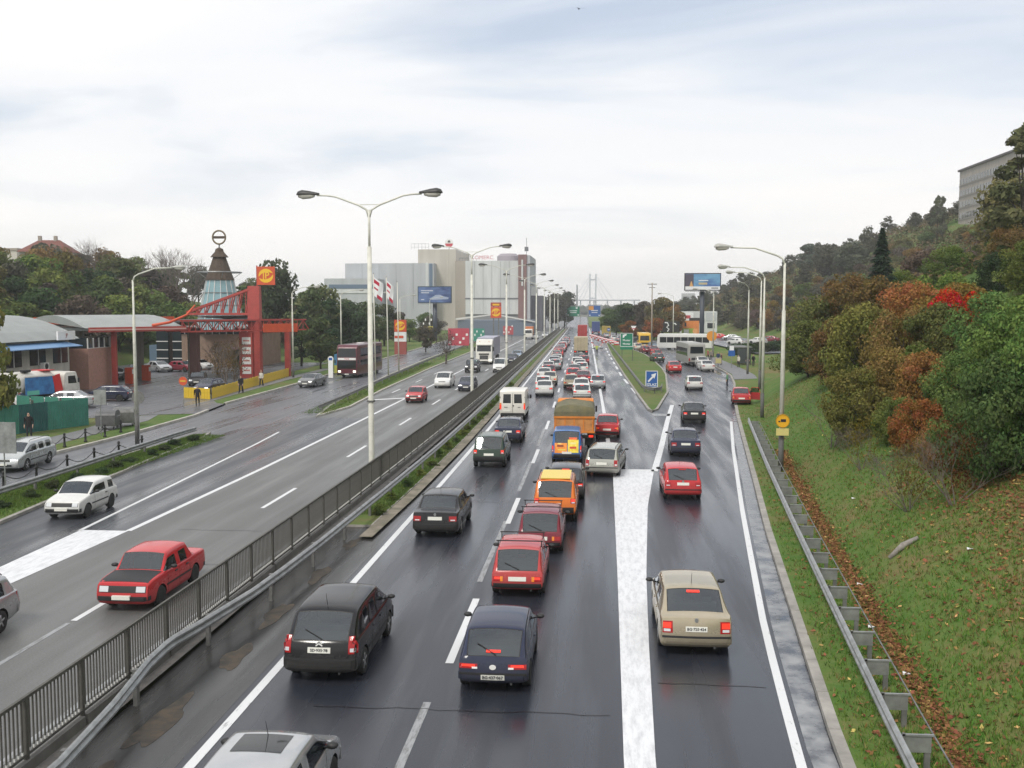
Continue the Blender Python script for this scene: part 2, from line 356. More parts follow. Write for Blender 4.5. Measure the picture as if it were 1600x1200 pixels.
# ---- kerbs and islands
M_kerb = mat('kerb_concrete', (.30, .285, .26), rough=.8, noise=.35, nscale=1.5, bump=.2)
M_kerbw = mat('kerb_concrete_pale', (.42, .40, .36), rough=.8, noise=.3, nscale=1.5)
def grassmat(name, a, b, c, s=1.2):
    m = bpy.data.materials.new(name); m.use_nodes = True; t = m.node_tree; bs = t.nodes['Principled BSDF']; l = t.links.new
    tcn = nd(t, 'ShaderNodeTexCoord')
    n = nd(t, 'ShaderNodeTexNoise', i_Scale=s, i_Detail=8, i_Roughness=.7); l(tcn.outputs['Object'], n.inputs['Vector'])
    n2 = nd(t, 'ShaderNodeTexNoise', i_Scale=s * .12, i_Detail=4); l(tcn.outputs['Object'], n2.inputs['Vector'])
    ad = nd(t, 'ShaderNodeMath', operation='ADD'); l(n.outputs[0], ad.inputs[0]); l(n2.outputs[0], ad.inputs[1])
    r = nd(t, 'ShaderNodeValToRGB'); e = r.color_ramp.elements; e[0].position = .40; e[0].color = (*a, 1); e[1].position = .62; e[1].color = (*c, 1); q = e.new(.5); q.color = (*b, 1)
    hf = nd(t, 'ShaderNodeMath', operation='MULTIPLY'); hf.inputs[1].default_value = .5; l(ad.outputs[0], hf.inputs[0]); l(hf.outputs[0], r.inputs[0])
    l(r.outputs[0], bs.inputs['Base Color']); bs.inputs['Roughness'].default_value = .95; bs.inputs['Specular IOR Level'].default_value = .2
    bp = nd(t, 'ShaderNodeBump', i_Strength=.8, i_Distance=.06); n3 = nd(t, 'ShaderNodeTexNoise', i_Scale=9, i_Detail=5); l(tcn.outputs['Object'], n3.inputs['Vector']); l(n3.outputs[0], bp.inputs['Height']); l(bp.outputs[0], bs.inputs['Normal'])
    return m
M_grass = grassmat('grass_ground', (.070, .130, .028), (.105, .150, .040), (.150, .135, .060))
M_hill = grassmat('hill_grass', (.070, .140, .026), (.105, .155, .038), (.185, .135, .062), .9)
M_verge = grassmat('verge_grass', (.060, .095, .026), (.105, .115, .042), (.145, .12, .06), 1.6)
def resample(pts, d=1.0):
    out = []; n = len(pts)
    for i in range(n):
        a, b = Vector(pts[i]), Vector(pts[(i + 1) % n]); k = max(1, int((b - a).length / d))
        out += [a.lerp(b, j / k) for j in range(k)]
    return out
def inset(pts, w):
    n = len(pts); o = []
    for i in range(n):
        a, b, c = pts[i - 1], pts[i], pts[(i + 1) % n]; d = (c - a).normalized(); o.append(b + Vector((-d.y, d.x)) * w)
    return o
def island(name, pts, h=.13, kw=.2, gm=None, km=None, kerb_step=1.0):
    ar = sum(pts[i][0] * pts[(i + 1) % len(pts)][1] - pts[(i + 1) % len(pts)][0] * pts[i][1] for i in range(len(pts)))
    if ar < 0: pts = pts[::-1]
    P = resample([Vector(p[:2]) for p in pts], kerb_step); Q = inset(P, kw); n = len(P)
    o = MB().add([(p.x, p.y, h - .02) for p in Q], [tuple(range(n))]).build(name, gm or M_verge); struct(o)
    for i in range(n):
        j = (i + 1) % n; e = .012
        k = MB(); a, b, c, d = P[i].lerp(P[j], e), P[j].lerp(P[i], e), Q[j].lerp(Q[i], e), Q[i].lerp(Q[j], e)
        hh = h + .006 * ((i * 7) % 5 - 2) / 2
        k.prism([tuple(a), tuple(b), tuple(c), tuple(d)], -.02, hh); k.build('kerb_stone', km or M_kerb, o)
    return o
Gp = lambda *q: [G(x, y) for x, y in q]
gore_isl = island('gore_island', [(4.4, 82.6), (5.0, 84.2), (7.0, 101), (7.9, 116), (8.6, 128), (8.9, 140), (8.9, 160), (8.5, 181), (6.6, 208), (3.2, 240), (1.8, 240), (1.9, 225), (2.3, 180), (3.2, 126), (3.8, 96.5), (4.1, 84.4)], gm=M_grass, kerb_step=2.0)
verge_l = island('left_verge', [(-23, 4), (-23.3, 37.2), (-23.65, 41), (-24.15, 48.5), (-25.4, 63), (-25.9, 65.6), (-26.5, 64), (-27.2, 52), (-27.7, 40), (-28, 4)], gm=M_grass, km=M_kerb, kerb_step=2.0)
isl2 = island('service_verge', [(-21.7, 76.2), (-20.9, 83.9), (-21.9, 101.8), (-23.1, 140), (-23.9, 186), (-26, 260), (-31, 262), (-29.5, 215), (-28.1, 166), (-26.2, 125), (-25.0, 108), (-22.9, 84)], gm=M_grass, km=M_kerbw, kerb_step=2.5)
# grass and gravel strip beside the median rail
def mstrip(y): return lin([(-8.35, 30), (-8.05, 44), (-7.95, 60), (-7.98, 90)])(min(y, 90)) + off(y)
island('median_verge', [(mstrip(y) - .5, y) for y in range(38, 402, 14)] + [(-9.75 + off(y), y) for y in range(388, 36, -14)], h=.10, kw=.06, gm=M_grass, kerb_step=6)
gv = roadstrip('median_kerb_strip', lambda Y: mstrip(Y) - .5, mstrip, 36, 400, .095, mat('old_kerb_strip', (.25, .22, .175), rough=.9, col2=(.13, .12, .085), nscale=1.3), 4, 1); struct(gv)

# ---- hillside on the right: rows follow the kerb
def hn(x, y):
    return .5 * math.sin(x * .31 + y * .17) + .35 * math.sin(x * .13 - y * .29 + 1.3) + .25 * math.sin(x * .71 + y * .53)
v0f = lin([(2.4, -20), (2.3, 40), (2.0, 80), (1.6, 100), (2.4, 108), (12, 140), (30, 190), (36, 260), (40, 900)])
def hill_z(v, Y):
    d = v - v0f(Y)
    if d < 0: return .13 + .02 * max(0, v)
    s = .56 * d; z = 62 * math.tanh(s / 62) * (1 - .93 * sm(330, 950, Y))
    return .16 + z * sm(-.2, 1.6, d) + .10 * hn(v * 1.3, Y * 1.3) * sm(0, 4, d) + (1.1 * hn(v * .22, Y * .2) if d > 6 else 0) * sm(6, 20, d) - .16 * math.exp(-((v - v0f(Y) + .1) / .35) ** 2) * (Y < 100)
def hill_xyz(v, Y): return (K_right(Y) + v, Y, hill_z(v, Y))
def hill_at(X, Y): return hill_z(X - K_right(Y), Y)
vl = [.2, .6, 1.0, 1.5, 1.8, 2.0, 2.2, 2.4, 2.7, 3, 3.5, 4, 4.6, 5.3, 6, 7, 8, 9, 10.5, 12, 14, 16, 18, 21, 24, 28, 32, 36, 42, 48, 56, 66, 78, 90, 105, 125, 150, 190, 240, 320, 450, 700]
yl = [-15 + 1.5 * i for i in range(0, 90)] + [120 + 6 * i for i in range(45)] + [400 + 25 * i for i in range(21)]
vs = [hill_xyz(v, Y) for Y in yl for v in vl]; nv = len(vl)
fs = [(i * nv + j, i * nv + j + 1, (i + 1) * nv + j + 1, (i + 1) * nv + j) for i in range(len(yl) - 1) for j in range(nv - 1)]
hill = MB().add(vs, fs).build('right_hillside', M_hill, None, True); struct(hill)
kb = struct(ob('right_kerb', None)); y = -14.0
while y < 330:
    st = 2.0 if y < 120 else 6.0
    p = [(K_right(y) , y + .01), (K_right(y) + .24, y + .01), (K_right(y + st) + .24, y + st - .01), (K_right(y + st), y + st - .01)]
    MB().prism(p, -.02, .14).build('kerb_stone', M_kerb, kb); y += st
# ---- left side land: pavement level, then the wooded slope
v1f = lin([(40, -20), (44, 60), (42, 120), (26, 175), (24, 300), (30, 900)])
def left_z(v, Y):
    d = v - v1f(Y); z = .11
    if d > 0: z += 19 * math.tanh(.30 * d / 19) * (1 - .8 * sm(200, 420, Y)) + .5 * hn(v * .2, Y * .2) * sm(0, 10, d)
    return z
def left_at(X, Y): return left_z(K_left(Y) - X, Y)
vl2 = [.2, 1, 2, 4, 7, 10, 15, 20, 25, 30, 34, 38, 42, 46, 50, 55, 60, 68, 78, 90, 110, 140, 200, 350, 700]
yl2 = [-15 + 5 * i for i in range(60)] + [290 + 25 * i for i in range(26)]
vs = [(K_left(Y) - v, Y, left_z(v, Y)) for Y in yl2 for v in vl2]; nv = len(vl2)
fs = [(i * nv + j + 1, i * nv + j, (i + 1) * nv + j, (i + 1) * nv + j + 1) for i in range(len(yl2) - 1) for j in range(nv - 1)]
struct(MB().add(vs, fs).build('left_ground', M_grass, None, True))
kl = struct(ob('left_kerb', None)); y = 30.0
while y < 300:
    st = 2.0 if y < 130 else 6.0
    if not 78 < y < 85:
        p = [(K_left(y) - .24, y + .01), (K_left(y), y + .01), (K_left(y + st), y + st - .01), (K_left(y + st) - .24, y + st - .01)]
        MB().prism(p, -.02, .16).build('kerb_stone', M_kerbw, kl)
    y += st
def sheet(name, pts, z, m, parent=None):
    n = len(pts); me = MB().add([(x, y, z) for x, y in pts], [tuple(range(n))]).mesh(name, m)
    ul = me.uv_layers.new(name='lane')
    for lp in me.loops: c = me.vertices[lp.vertex_index].co; ul.data[lp.index].uv = (c.x, c.y)
    return struct(ob(name, me, parent))
sheet('forecourt', [(-31.3, 77), (-34.5, 76), (-37.5, 74), (-41, 70.5), (-50, 70), (-72, 74), (-72, 150), (-40.5, 150), (-39.5, 118), (-36.5, 92), (-33.2, 85.6), (-32.3, 85)], .135, A_serv)
sheet('left_pavement', [(-33.4, 20), (-33.0, 54), (-33.2, 72), (-34.2, 76), (-36.4, 74), (-35.2, 66), (-35.4, 20)], .13, mat('pavement_grey', (.16, .16, .165), rough=.6, noise=.25, nscale=1))
sheet('footpath', [(-34.4, 88), (-35.6, 90), (-37.2, 118), (-37.4, 135), (-36.2, 135), (-35.6, 112)], .14, MATS['pavement_grey'])
sheet('bus_stop_pavement', [(K_right(y) + .26, y) for y in (118, 128, 150, 172)] + [(24, 172), (27, 150), (24, 128), (20, 121)], .19, MATS['pavement_grey'])
sheet('car_park', [(27, 176), (52, 185), (58, 300), (30, 300), (24, 230)], .62, A_serv)
# ================================================================== barriers and lamps
M_galv = mat('galvanised_steel', (.30, .31, .31), rough=.45, metal=.5, noise=.35, nscale=3)
M_galvd = mat('dull_steel', (.17, .17, .165), rough=.6, metal=.3, noise=.4, nscale=4)
M_bar = mat('fence_bar_paint', (.075, .072, .062), rough=.6, noise=.35, nscale=5)
M_barw = mat('fence_bar_foot', (.55, .55, .53), rough=.6)
fence = thing('median_fence', 'long grey barred steel fence between the two carriageways', 'fence', (0, 0, 0))
def fbar(y, mb=None):
    m = mb or MB(); x = fence_x(y)
    m.box((x, y, .95), (.022, .030, .94)); m.box((x, y, .45), (.026, .036, .07), 1)
    return m
cnt = 0; y = 13.0; rest = MB(); posts = []
bar_me = MB().box((0, 0, .95), (.022, .03, .94)).box((0, 0, .45), (.026, .036, .07), 1).mesh('baluster', [M_bar, M_barw])
while y < 380:
    k = (y - 13.0) % 2.0
    if k > .07 and k < 1.95:
        if cnt < 290: ob('baluster', bar_me, fence, (fence_x(y), y, 0)); cnt += 1
        else: fbar(y, rest)
    y += .125 if y < 140 else .19
stuff(rest.build('balusters', [M_bar, M_barw], fence))
post_me = MB().box((0, 0, .75), (.07, .08, 1.42)).box((0, 0, .13), (.16, .2, .1)).mesh('post', M_bar)
y = 5.0
while y < 380: ob('post', post_me, fence, (fence_x(y), y, 0)); y += 2.0 if y < 120 else 6.0
for z, h in ((1.45, .06), (.40, .05)):
    m = MB(); y = 3.0
    while y < 380: m.bar((fence_x(y), y, z), (fence_x(y + 4), y + 4, z), .06, h); y += 4
    m.build('top_rail' if z > 1 else 'bottom_rail', M_bar, fence)
m = MB(); y = 3.0
while y < 380: m.box((fence_x(y) + .03, y + 2, .2), (.12, 3.9, .22)); y += 4
m.build('foot_beam', mat('foot_beam', (.14, .135, .125), rough=.8, noise=.3, nscale=2), fence)

WPROF = [(.00, .155), (.035, .14), (.075, .10), (.075, .06), (.02, .015), (.02, -.015), (.075, -.06), (.075, -.10), (.035, -.14), (.00, -.155)]
def wbeam(pts, side, parent, z=.62, m=None, name='rail'):
    """W-beam following pts; side +1: bulges to the right of travel."""
    pts = [Vector(p[:2]) for p in pts]; mb = MB(); n = len(WPROF)
    for i, p in enumerate(pts):
        d = (pts[min(i + 1, len(pts) - 1)] - pts[max(0, i - 1)]).normalized(); nr = Vector((d.y, -d.x)) * side
        for u, w in WPROF: mb.v.append((p.x + nr.x * u, p.y + nr.y * u, z + w))
    for i in range(len(pts) - 1):
        for j in range(n - 1): mb.f.append((i * n + j, i * n + j + 1, (i + 1) * n + j + 1, (i + 1) * n + j)); mb.m.append(0)
    o = mb.build(name, m or M_galv, parent, False); sd = o.modifiers.new('t', 'SOLIDIFY'); sd.thickness = .008
    return o
def dense(f, y0, y1, st): 
    n = int((y1 - y0) / st); return [(f(y0 + (y1 - y0) * i / n), y0 + (y1 - y0) * i / n) for i in range(n + 1)]
gm = thing('median_guardrail', 'dented steel crash barrier running beside the barred median fence', 'guardrail')
mg = lin([(-9.1, 8), (-9.15, 16), (-9.45, 18.6), (-9.85, 21), (-9.95, 22.3), (-9.75, 23.6), (-9.42, 26.5), (-9.3, 29), (-9.2, 32.5), (-9.08, 42), (-8.95, 55), (-8.9, 70), (-8.9, 80)])
mgf = lambda Y: (mg(min(Y, 78)) + off(Y))
wbeam(dense(mgf, 8, 60, .5) + dense(mgf, 62, 380, 4), 1, gm, z=.66)
y = 8.6
while y < 330:
    MB().box((mgf(y) - .06, y, .40), (.09, .12, .8)).box((mgf(y) - .03, y, .66), (.08, .2, .2)).build('post', M_galvd, gm); y += 3.9 if y < 120 else 8
gr = thing('exit_guardrail', 'steel crash barrier with spacer brackets along the grassy hillside foot', 'guardrail')
rg = lin([(4.4, 5), (5.52, 18.8), (6.34, 28.1), (7.15, 37.1), (8.39, 50.3), (10.45, 70.8), (10.6, 72)])
wbeam(dense(rg, 6, 71, .8), -1, gr, z=.70)
y = 6.5; backs = []
while y < 70.5:
    x = rg(y); z0 = .2
    MB().box((x + .05, y, .78), (.05, .05, .16)).build('clamp', M_galvd, gr)
    b = MB().box((x + .30, y, .83), (.56, .05, .035)).box((x + .29, y, .66), (.50, .012, .30)).build('spacer_bracket', [M_galv], gr)
    MB().box((x + .48, y + .03, .42), (.10, .06, .84)).build('post', M_galvd, gr)
    backs.append((x + .60, y, .80)); y += 1.95
MB().path(backs, .018, 5).build('tie_strap', M_galvd, gr)
gl_ = thing('left_guardrail', 'steel crash barrier on the narrow verge beside the service road', 'guardrail')
lg = lin([(-25.6, 20), (-25.7, 44), (-26.0, 55), (-26.15, 60), (-26.1, 63.5)])
wbeam(dense(lg, 14, 63.5, .8), 1, gl_, z=.60)
for y in range(16, 63, 4): MB().box((lg(y) - .06, y, .36), (.09, .12, .7)).build('post', M_galvd, gl_)
g2 = thing('service_guardrail', 'long low crash barrier on the grass strip beyond the merging lane', 'guardrail')
sg2 = lin([(-22.2, 78.5), (-22.6, 90), (-24, 115), (-25.5, 150), (-27, 190), (-29, 260)])
wbeam(dense(sg2, 78.5, 258, 3), 1, g2, z=.58, m=M_galvd)
for y in range(80, 258, 5): MB().box((sg2(y) - .06, y, .34), (.09, .12, .66)).build('post', M_galvd, g2)
g3 = thing('island_guardrail', 'pointed crash barrier on the grass island behind the exit sign', 'guardrail')
wbeam([(5.5, 98.5), (5.0, 99.2), (4.7, 100.2), (4.5, 103)] + [(4.5 - (y - 103) * .017, y) for y in range(108, 236, 6)], -1, g3, z=.6, m=M_galvd)
wbeam([(5.5, 98.5), (6.0, 99.2), (6.3, 101), (6.5, 104)], 1, g3, z=.6, m=M_galvd)
for y in range(100, 234, 5): MB().box((4.5 - (y - 103) * .017 + .06, y + 1, .36), (.09, .12, .7)).build('post', M_galvd, g3)
for q in ((5.5, 98.7), (6.3, 101.2)): MB().box((q[0], q[1] + .1, .36), (.09, .12, .7)).build('post', M_galvd, g3)
g4 = thing('lay_by_guardrail', 'grey crash barrier beyond the exit road near the yellow bus', 'guardrail')
wbeam([(11, 262), (13, 240), (15.2, 222), (16.5, 212), (18.5, 205)], -1, g4, z=.65, m=M_galvd)
for q in ((11.1, 260), (13.1, 240), (15.3, 222.4), (17.6, 208)): MB().box((q[0], q[1], .4), (.1, .1, .75)).build('post', M_galvd, g4)

# ---- lamps
M_pole = mat('pole_paint', (.60, .60, .53), rough=.55, noise=.2, nscale=2.5)
M_poled = mat('pole_foot', (.10, .10, .095), rough=.7, noise=.3)
M_lampd = mat('lamp_housing_dark', (.035, .035, .035), rough=.5)
M_lampl = mat('lamp_housing_pale', (.40, .40, .37), rough=.5, noise=.15)
M_diff = mat('lamp_diffuser', (.62, .60, .55), rough=.25)
def lamp_head(parent, loc, rz, dark=True, s=1.0):
    h = MB(); pr = [(0, -.10), (.22, -.12), (.24, -.16), (.62, -.17), (.72, -.10), (.74, 0)]
    prof = [(-.05, .06), (.10, .085), (.35, .13), (.62, .16), (.78, .12), (.84, .04)]
    vs = []; n = 10
    for x, r in prof:
        for j in range(n):
            t = math.pi * j / (n - 1); vs.append((x * s, r * math.cos(t) * s, r * .85 * math.sin(t) * s + .0))
    fs = [(i * n + j, i * n + j + 1, (i + 1) * n + j + 1, (i + 1) * n + j) for i in range(len(prof) - 1) for j in range(n - 1)]
    fs += [(i * n + n - 1, i * n, (i + 1) * n, (i + 1) * n + n - 1) for i in range(len(prof) - 1)] + [tuple(range(n)), tuple((len(prof) - 1) * n + j for j in range(n))[::-1]]
    h.add(vs, fs); o = h.build('lamp_head', M_lampd if dark else M_lampl, parent, True); o.location = loc; o.rotation_euler = (0, 0, rz); o.scale = (1, 1.15, 1.45)
    b = MB(); vs = []
    for x, r in ((.14, .07), (.30, .115), (.60, .135), (.76, .08)):
        for j in range(n):
            t = math.pi * j / (n - 1); vs.append((x * s, r * math.cos(t) * s, -r * .8 * math.sin(t) * s - .002))
    fs = [(i * n + j + 1, i * n + j, (i + 1) * n + j, (i + 1) * n + j + 1) for i in range(3) for j in range(n - 1)] + [tuple(range(n))[::-1], tuple(3 * n + j for j in range(n))]
    d = b.add(vs, fs).build('diffuser', M_diff, o, True)
    return o
def double_lamp():
    r = ob('street_lamp', None)
    MB().path([(0, 0, 0), (0, 0, 1.5), (0, 0, 11.3)], [.15, .14, .105], 12).build('pole', M_pole, r, True)
    MB().path([(0, 0, 11.2), (0, 0, 13.0)], .06, 8).build('pole_top', M_pole, r, True)
    MB().box((0, -.13, .9), (.16, .05, .5)).box((0, 0, 4.1), (.32, .32, .08)).build('service_door', M_poled, r)
    for sx in (-1, 1):
        MB().path([(0, 0, 12.6), (sx * .12, 0, 13.0), (sx * .5, 0, 13.22), (sx * 1.6, 0, 13.62), (sx * 2.0, 0, 13.68), (sx * 2.5, 0, 13.7)], [.05, .05, .045, .04, .04, .04], 8).build('arm', M_pole, r, True)
        lamp_head(r, (sx * 2.45, 0, 13.72), 0 if sx > 0 else math.pi, True, 1.22)
    MB().path([(-.5, 0, 13.24), (.5, 0, 13.24)], .02, 6).build('tie_bar', M_pole, r)
    return r
def single_lamp(h=10.6, arm=2.7, dark=False):
    r = ob('street_lamp', None)
    MB().path([(0, 0, -.1), (0, 0, 1.9)], [.14, .135], 12).build('pole_foot', M_poled if not dark else M_pole, r, True)
    MB().path([(0, 0, 1.9), (0, 0, 8.2), (0, 0, 8.25), (0, 0, h)], [.125, .095, .065, .06], 12).build('pole', M_pole, r, True)
    MB().path([(0, 0, h - .1), (-.12, 0, h + .22), (-.4, 0, h + .38), (-1.5, 0, h + .75), (-arm, 0, h + .78)], [.058, .052, .05, .042, .04], 8).build('arm', M_pole, r, True)
    lamp_head(r, (-arm + .05, 0, h + .79), math.pi, dark, 1.05)
    return r
dl = double_lamp(); dlt = [(q, list(q.children)) for q in dl.children]
for i, y in enumerate((46.6, 87, 125.5, 163, 202, 241, 280, 320, 360)):
    o = dl if i == 0 else copy_tree(dl, dlt)
    o.location = (fence_x(y) - .32, y, .0); o.rotation_euler = (0, 0, R((-3, 2, 4, 1, 0, 0, 2, 0, 0)[i]))
    tag(o, ['tall double-armed street lamp nearest in the median, dark heads, pole in front of factory view', 'second double-armed street lamp of the median row, in front of the white truck', 'third double-armed street lamp along the median fence', 'fourth double-armed street lamp along the median fence', 'fifth double-armed street lamp along the median fence', 'sixth double-armed street lamp along the median fence', 'seventh double-armed street lamp along the median fence', 'eighth double-armed street lamp along the median fence', 'farthest double-armed street lamp of the median row'][i], 'street lamp', 'double street lamps in the median')
slp = single_lamp(); slt = [(q, list(q.children)) for q in slp.children]
for i, (x, y) in enumerate(((9.3, 52), (12.4, 77.5), (15.7, 100), (18.6, 128), (19.0, 170), (16.5, 226))):
    o = slp if i == 0 else copy_tree(slp, slt); o.location = (x, y, hill_at(x, y) - .05 if i < 3 else .1); o.rotation_euler = (0, 0, R((2, 3, 8, 60, 4, 5)[i]))
    tag(o, ['nearest single-armed street lamp on the right, carrying the yellow truck sign', 'second single-armed street lamp on the right grass slope', 'third single-armed street lamp, beside the red car with open door', 'single-armed street lamp by the people at the bus stop, head turned away', 'single-armed street lamp between the bus stop and the big billboard', 'distant single-armed street lamp beyond the grey bus'][i], 'street lamp', 'single street lamps on the right')
for i, (x, y, rz) in enumerate(((-28.6, 60.4, 182), (-36.3, 118, 184), (-36.6, 142, 183), (-38.5, 168, 180), (-40.5, 205, 182), (-41, 245, 180))):
    o = copy_tree(slp, slt); o.location = (x, y, .1); o.rotation_euler = (0, 0, R(rz)); o.scale = (.95, .95, .95)
    tag(o, ['nearest single-armed street lamp on the left, between verge and service road', 'single-armed street lamp behind the yellow fence', 'single-armed street lamp beside the maroon coach', 'single-armed street lamp behind the maroon coach', 'single-armed street lamp near the red price totem', 'distant single-armed street lamp left of the white truck'][i], 'street lamp', 'single street lamps on the left')
# ================================================================== vehicles
M_paint = mat('car_paint', objcol=True, rough=0.16, spec=0.45, noise=0.06, nscale=3)
def road_film(m):                        # dried spray on the lower panels
    t = m.node_tree; l = t.links.new; b = t.nodes['Principled BSDF']; src = b.inputs['Base Color'].links[0].from_socket
    tc_ = nd(t, 'ShaderNodeTexCoord'); sp_ = nd(t, 'ShaderNodeSeparateXYZ'); l(tc_.outputs['Object'], sp_.inputs[0])
    r_ = nd(t, 'ShaderNodeMapRange'); r_.inputs[1].default_value = .95; r_.inputs[2].default_value = .22; r_.inputs[3].default_value = .0; r_.inputs[4].default_value = .62; l(sp_.outputs[2], r_.inputs[0])
    n_ = nd(t, 'ShaderNodeTexNoise', i_Scale=5, i_Detail=6, i_Roughness=.7); l(tc_.outputs['Object'], n_.inputs['Vector'])
    k_ = nd(t, 'ShaderNodeMath', operation='MULTIPLY'); l(r_.outputs[0], k_.inputs[0]); l(n_.outputs[0], k_.inputs[1])
    x_ = nd(t, 'ShaderNodeMix', data_type='RGBA'); x_.inputs['B'].default_value = (.085, .08, .072, 1); l(k_.outputs[0], x_.inputs['Factor']); l(src, x_.inputs['A']); l(x_.outputs['Result'], b.inputs['Base Color'])
    q_ = nd(t, 'ShaderNodeMapRange'); q_.inputs[2].default_value = .4; q_.inputs[3].default_value = .14; q_.inputs[4].default_value = .6; l(k_.outputs[0], q_.inputs[0]); l(q_.outputs[0], b.inputs['Roughness'])
road_film(M_paint)
_t = M_paint.node_tree; _oi = nd(_t, 'ShaderNodeObjectInfo'); _iv = nd(_t, 'ShaderNodeMath', operation='SUBTRACT'); _iv.inputs[0].default_value = 1.0   # colour alpha below 1 = metallic paint
_t.links.new(_oi.outputs['Alpha'], _iv.inputs[1]); _t.links.new(_iv.outputs[0], _t.nodes['Principled BSDF'].inputs['Metallic'])
def glass_mat(name, tint, f0):
    m = bpy.data.materials.new(name); m.use_nodes = True; t = m.node_tree; t.nodes.clear(); l = t.links.new
    o = nd(t, 'ShaderNodeOutputMaterial'); tr = nd(t, 'ShaderNodeBsdfTransparent'); tr.inputs[0].default_value = (*tint, 1)
    gl = nd(t, 'ShaderNodeBsdfGlossy'); gl.inputs['Roughness'].default_value = .03; gl.inputs['Color'].default_value = (.92, .97, 1, 1)
    fr = nd(t, 'ShaderNodeFresnel'); fr.inputs[0].default_value = 1.5
    mr = nd(t, 'ShaderNodeMath', operation='ADD'); mr.inputs[1].default_value = f0; mr.use_clamp = True; l(fr.outputs[0], mr.inputs[0])
    mx = nd(t, 'ShaderNodeMixShader'); l(mr.outputs[0], mx.inputs[0]); l(tr.outputs[0], mx.inputs[1]); l(gl.outputs[0], mx.inputs[2]); l(mx.outputs[0], o.inputs[0])
    return m
M_glass = glass_mat('car_glass', (.50, .60, .60), .09)
M_seat = mat('seat_fabric', (.045, .045, .05), rough=.9)
M_black = mat('black_plastic', (0.02, 0.02, 0.021), rough=0.55, noise=0.2)
M_dark = mat('wheel_arch_dark', (0.008, 0.008, 0.008), rough=0.9)
M_seal = mat('rubber_seal', (0.012, 0.012, 0.012), rough=0.5)
M_tyre = mat('tyre_rubber', (0.02, 0.02, 0.02), rough=0.8)
M_rim = mat('rim_alloy', (0.45, 0.45, 0.46), rough=0.35, metal=0.7)
M_steel = mat('rim_steel', (0.12, 0.12, 0.125), rough=0.5, metal=0.4)
M_red = mat('tail_lens', (0.35, 0.012, 0.015), rough=0.15)
M_lit = mat('brake_light_lit', (0.7, 0.03, 0.02), rough=0.2, emit=(1.0, 0.05, 0.02), es=0.5)
M_amber = mat('amber_lens', (0.8, 0.25, 0.03), rough=0.15)
M_lens = mat('head_lens', (0.62, 0.64, 0.66), rough=0.12, spec=0.8)
M_headlit = mat('head_lamp_lit', (0.8, 0.8, 0.75), rough=0.15, emit=(1, 0.93, 0.75), es=1.5)
M_chrome = mat('chrome', (0.6, 0.6, 0.6), rough=0.15, metal=1.0)
M_plate = mat('number_plate', (0.72, 0.72, 0.66), rough=0.4, noise=0.08, nscale=30)
M_ink = mat('plate_ink', (0.02, 0.02, 0.03), rough=0.5)
M_white = mat('white_plain', (0.78, 0.78, 0.76), rough=0.4)

def wheel_meshes(rad, wid, style):
    k = (rad, wid, style)
    if k in WM: return WM[k]
    rot = Matrix.Rotation(R(90), 4, 'Y'); rr = rad * 0.66; h = wid / 2
    t = MB(); t.lathe([(rr, -h * .9), (rad * .93, -h), (rad, -h * .7), (rad, h * .7), (rad * .93, h), (rr, h * .9)], 24, 0, rot)
    rm = MB(); rm.lathe([(rr * .98, -h * .5), (rr, h * .85), (rr * .9, h * .7), (rr * .86, h * .45), (0.001, h * .5)], 20, 0, rot)
    if style == 'alloy':
        for a in range(5):
            an = a * 2 * math.pi / 5
            rm.bar((h * .75, 0, 0), (h * .75, math.sin(an) * rr * .9, math.cos(an) * rr * .9), 0.035, 0.05, 1)
        rm.lathe([(rr * .22, h * .5), (rr * .2, h * .9), (0.001, h * .95)], 10, 1, rot)
    else:
        rm.lathe([(rr * .8, h * .48), (rr * .5, h * .8), (rr * .25, h * .75), (0.001, h * .9)], 14, 1, rot)
    a = t.mesh('tyre', M_tyre, True)
    b = rm.mesh('rim', [M_steel if style == 'steel' else M_dark, M_rim if style != 'steel' else M_steel], True)
    WM[k] = (a, b); return a, b
WM = {}
def add_wheel(root, x, y, rad, wid, style, sgn):
    a, b = wheel_meshes(rad, wid, style)
    w = ob('wheel', None, root, (x, y, rad), 0 if sgn > 0 else math.pi)
    ob('tyre', a, w); ob('rim', b, w)
    return w

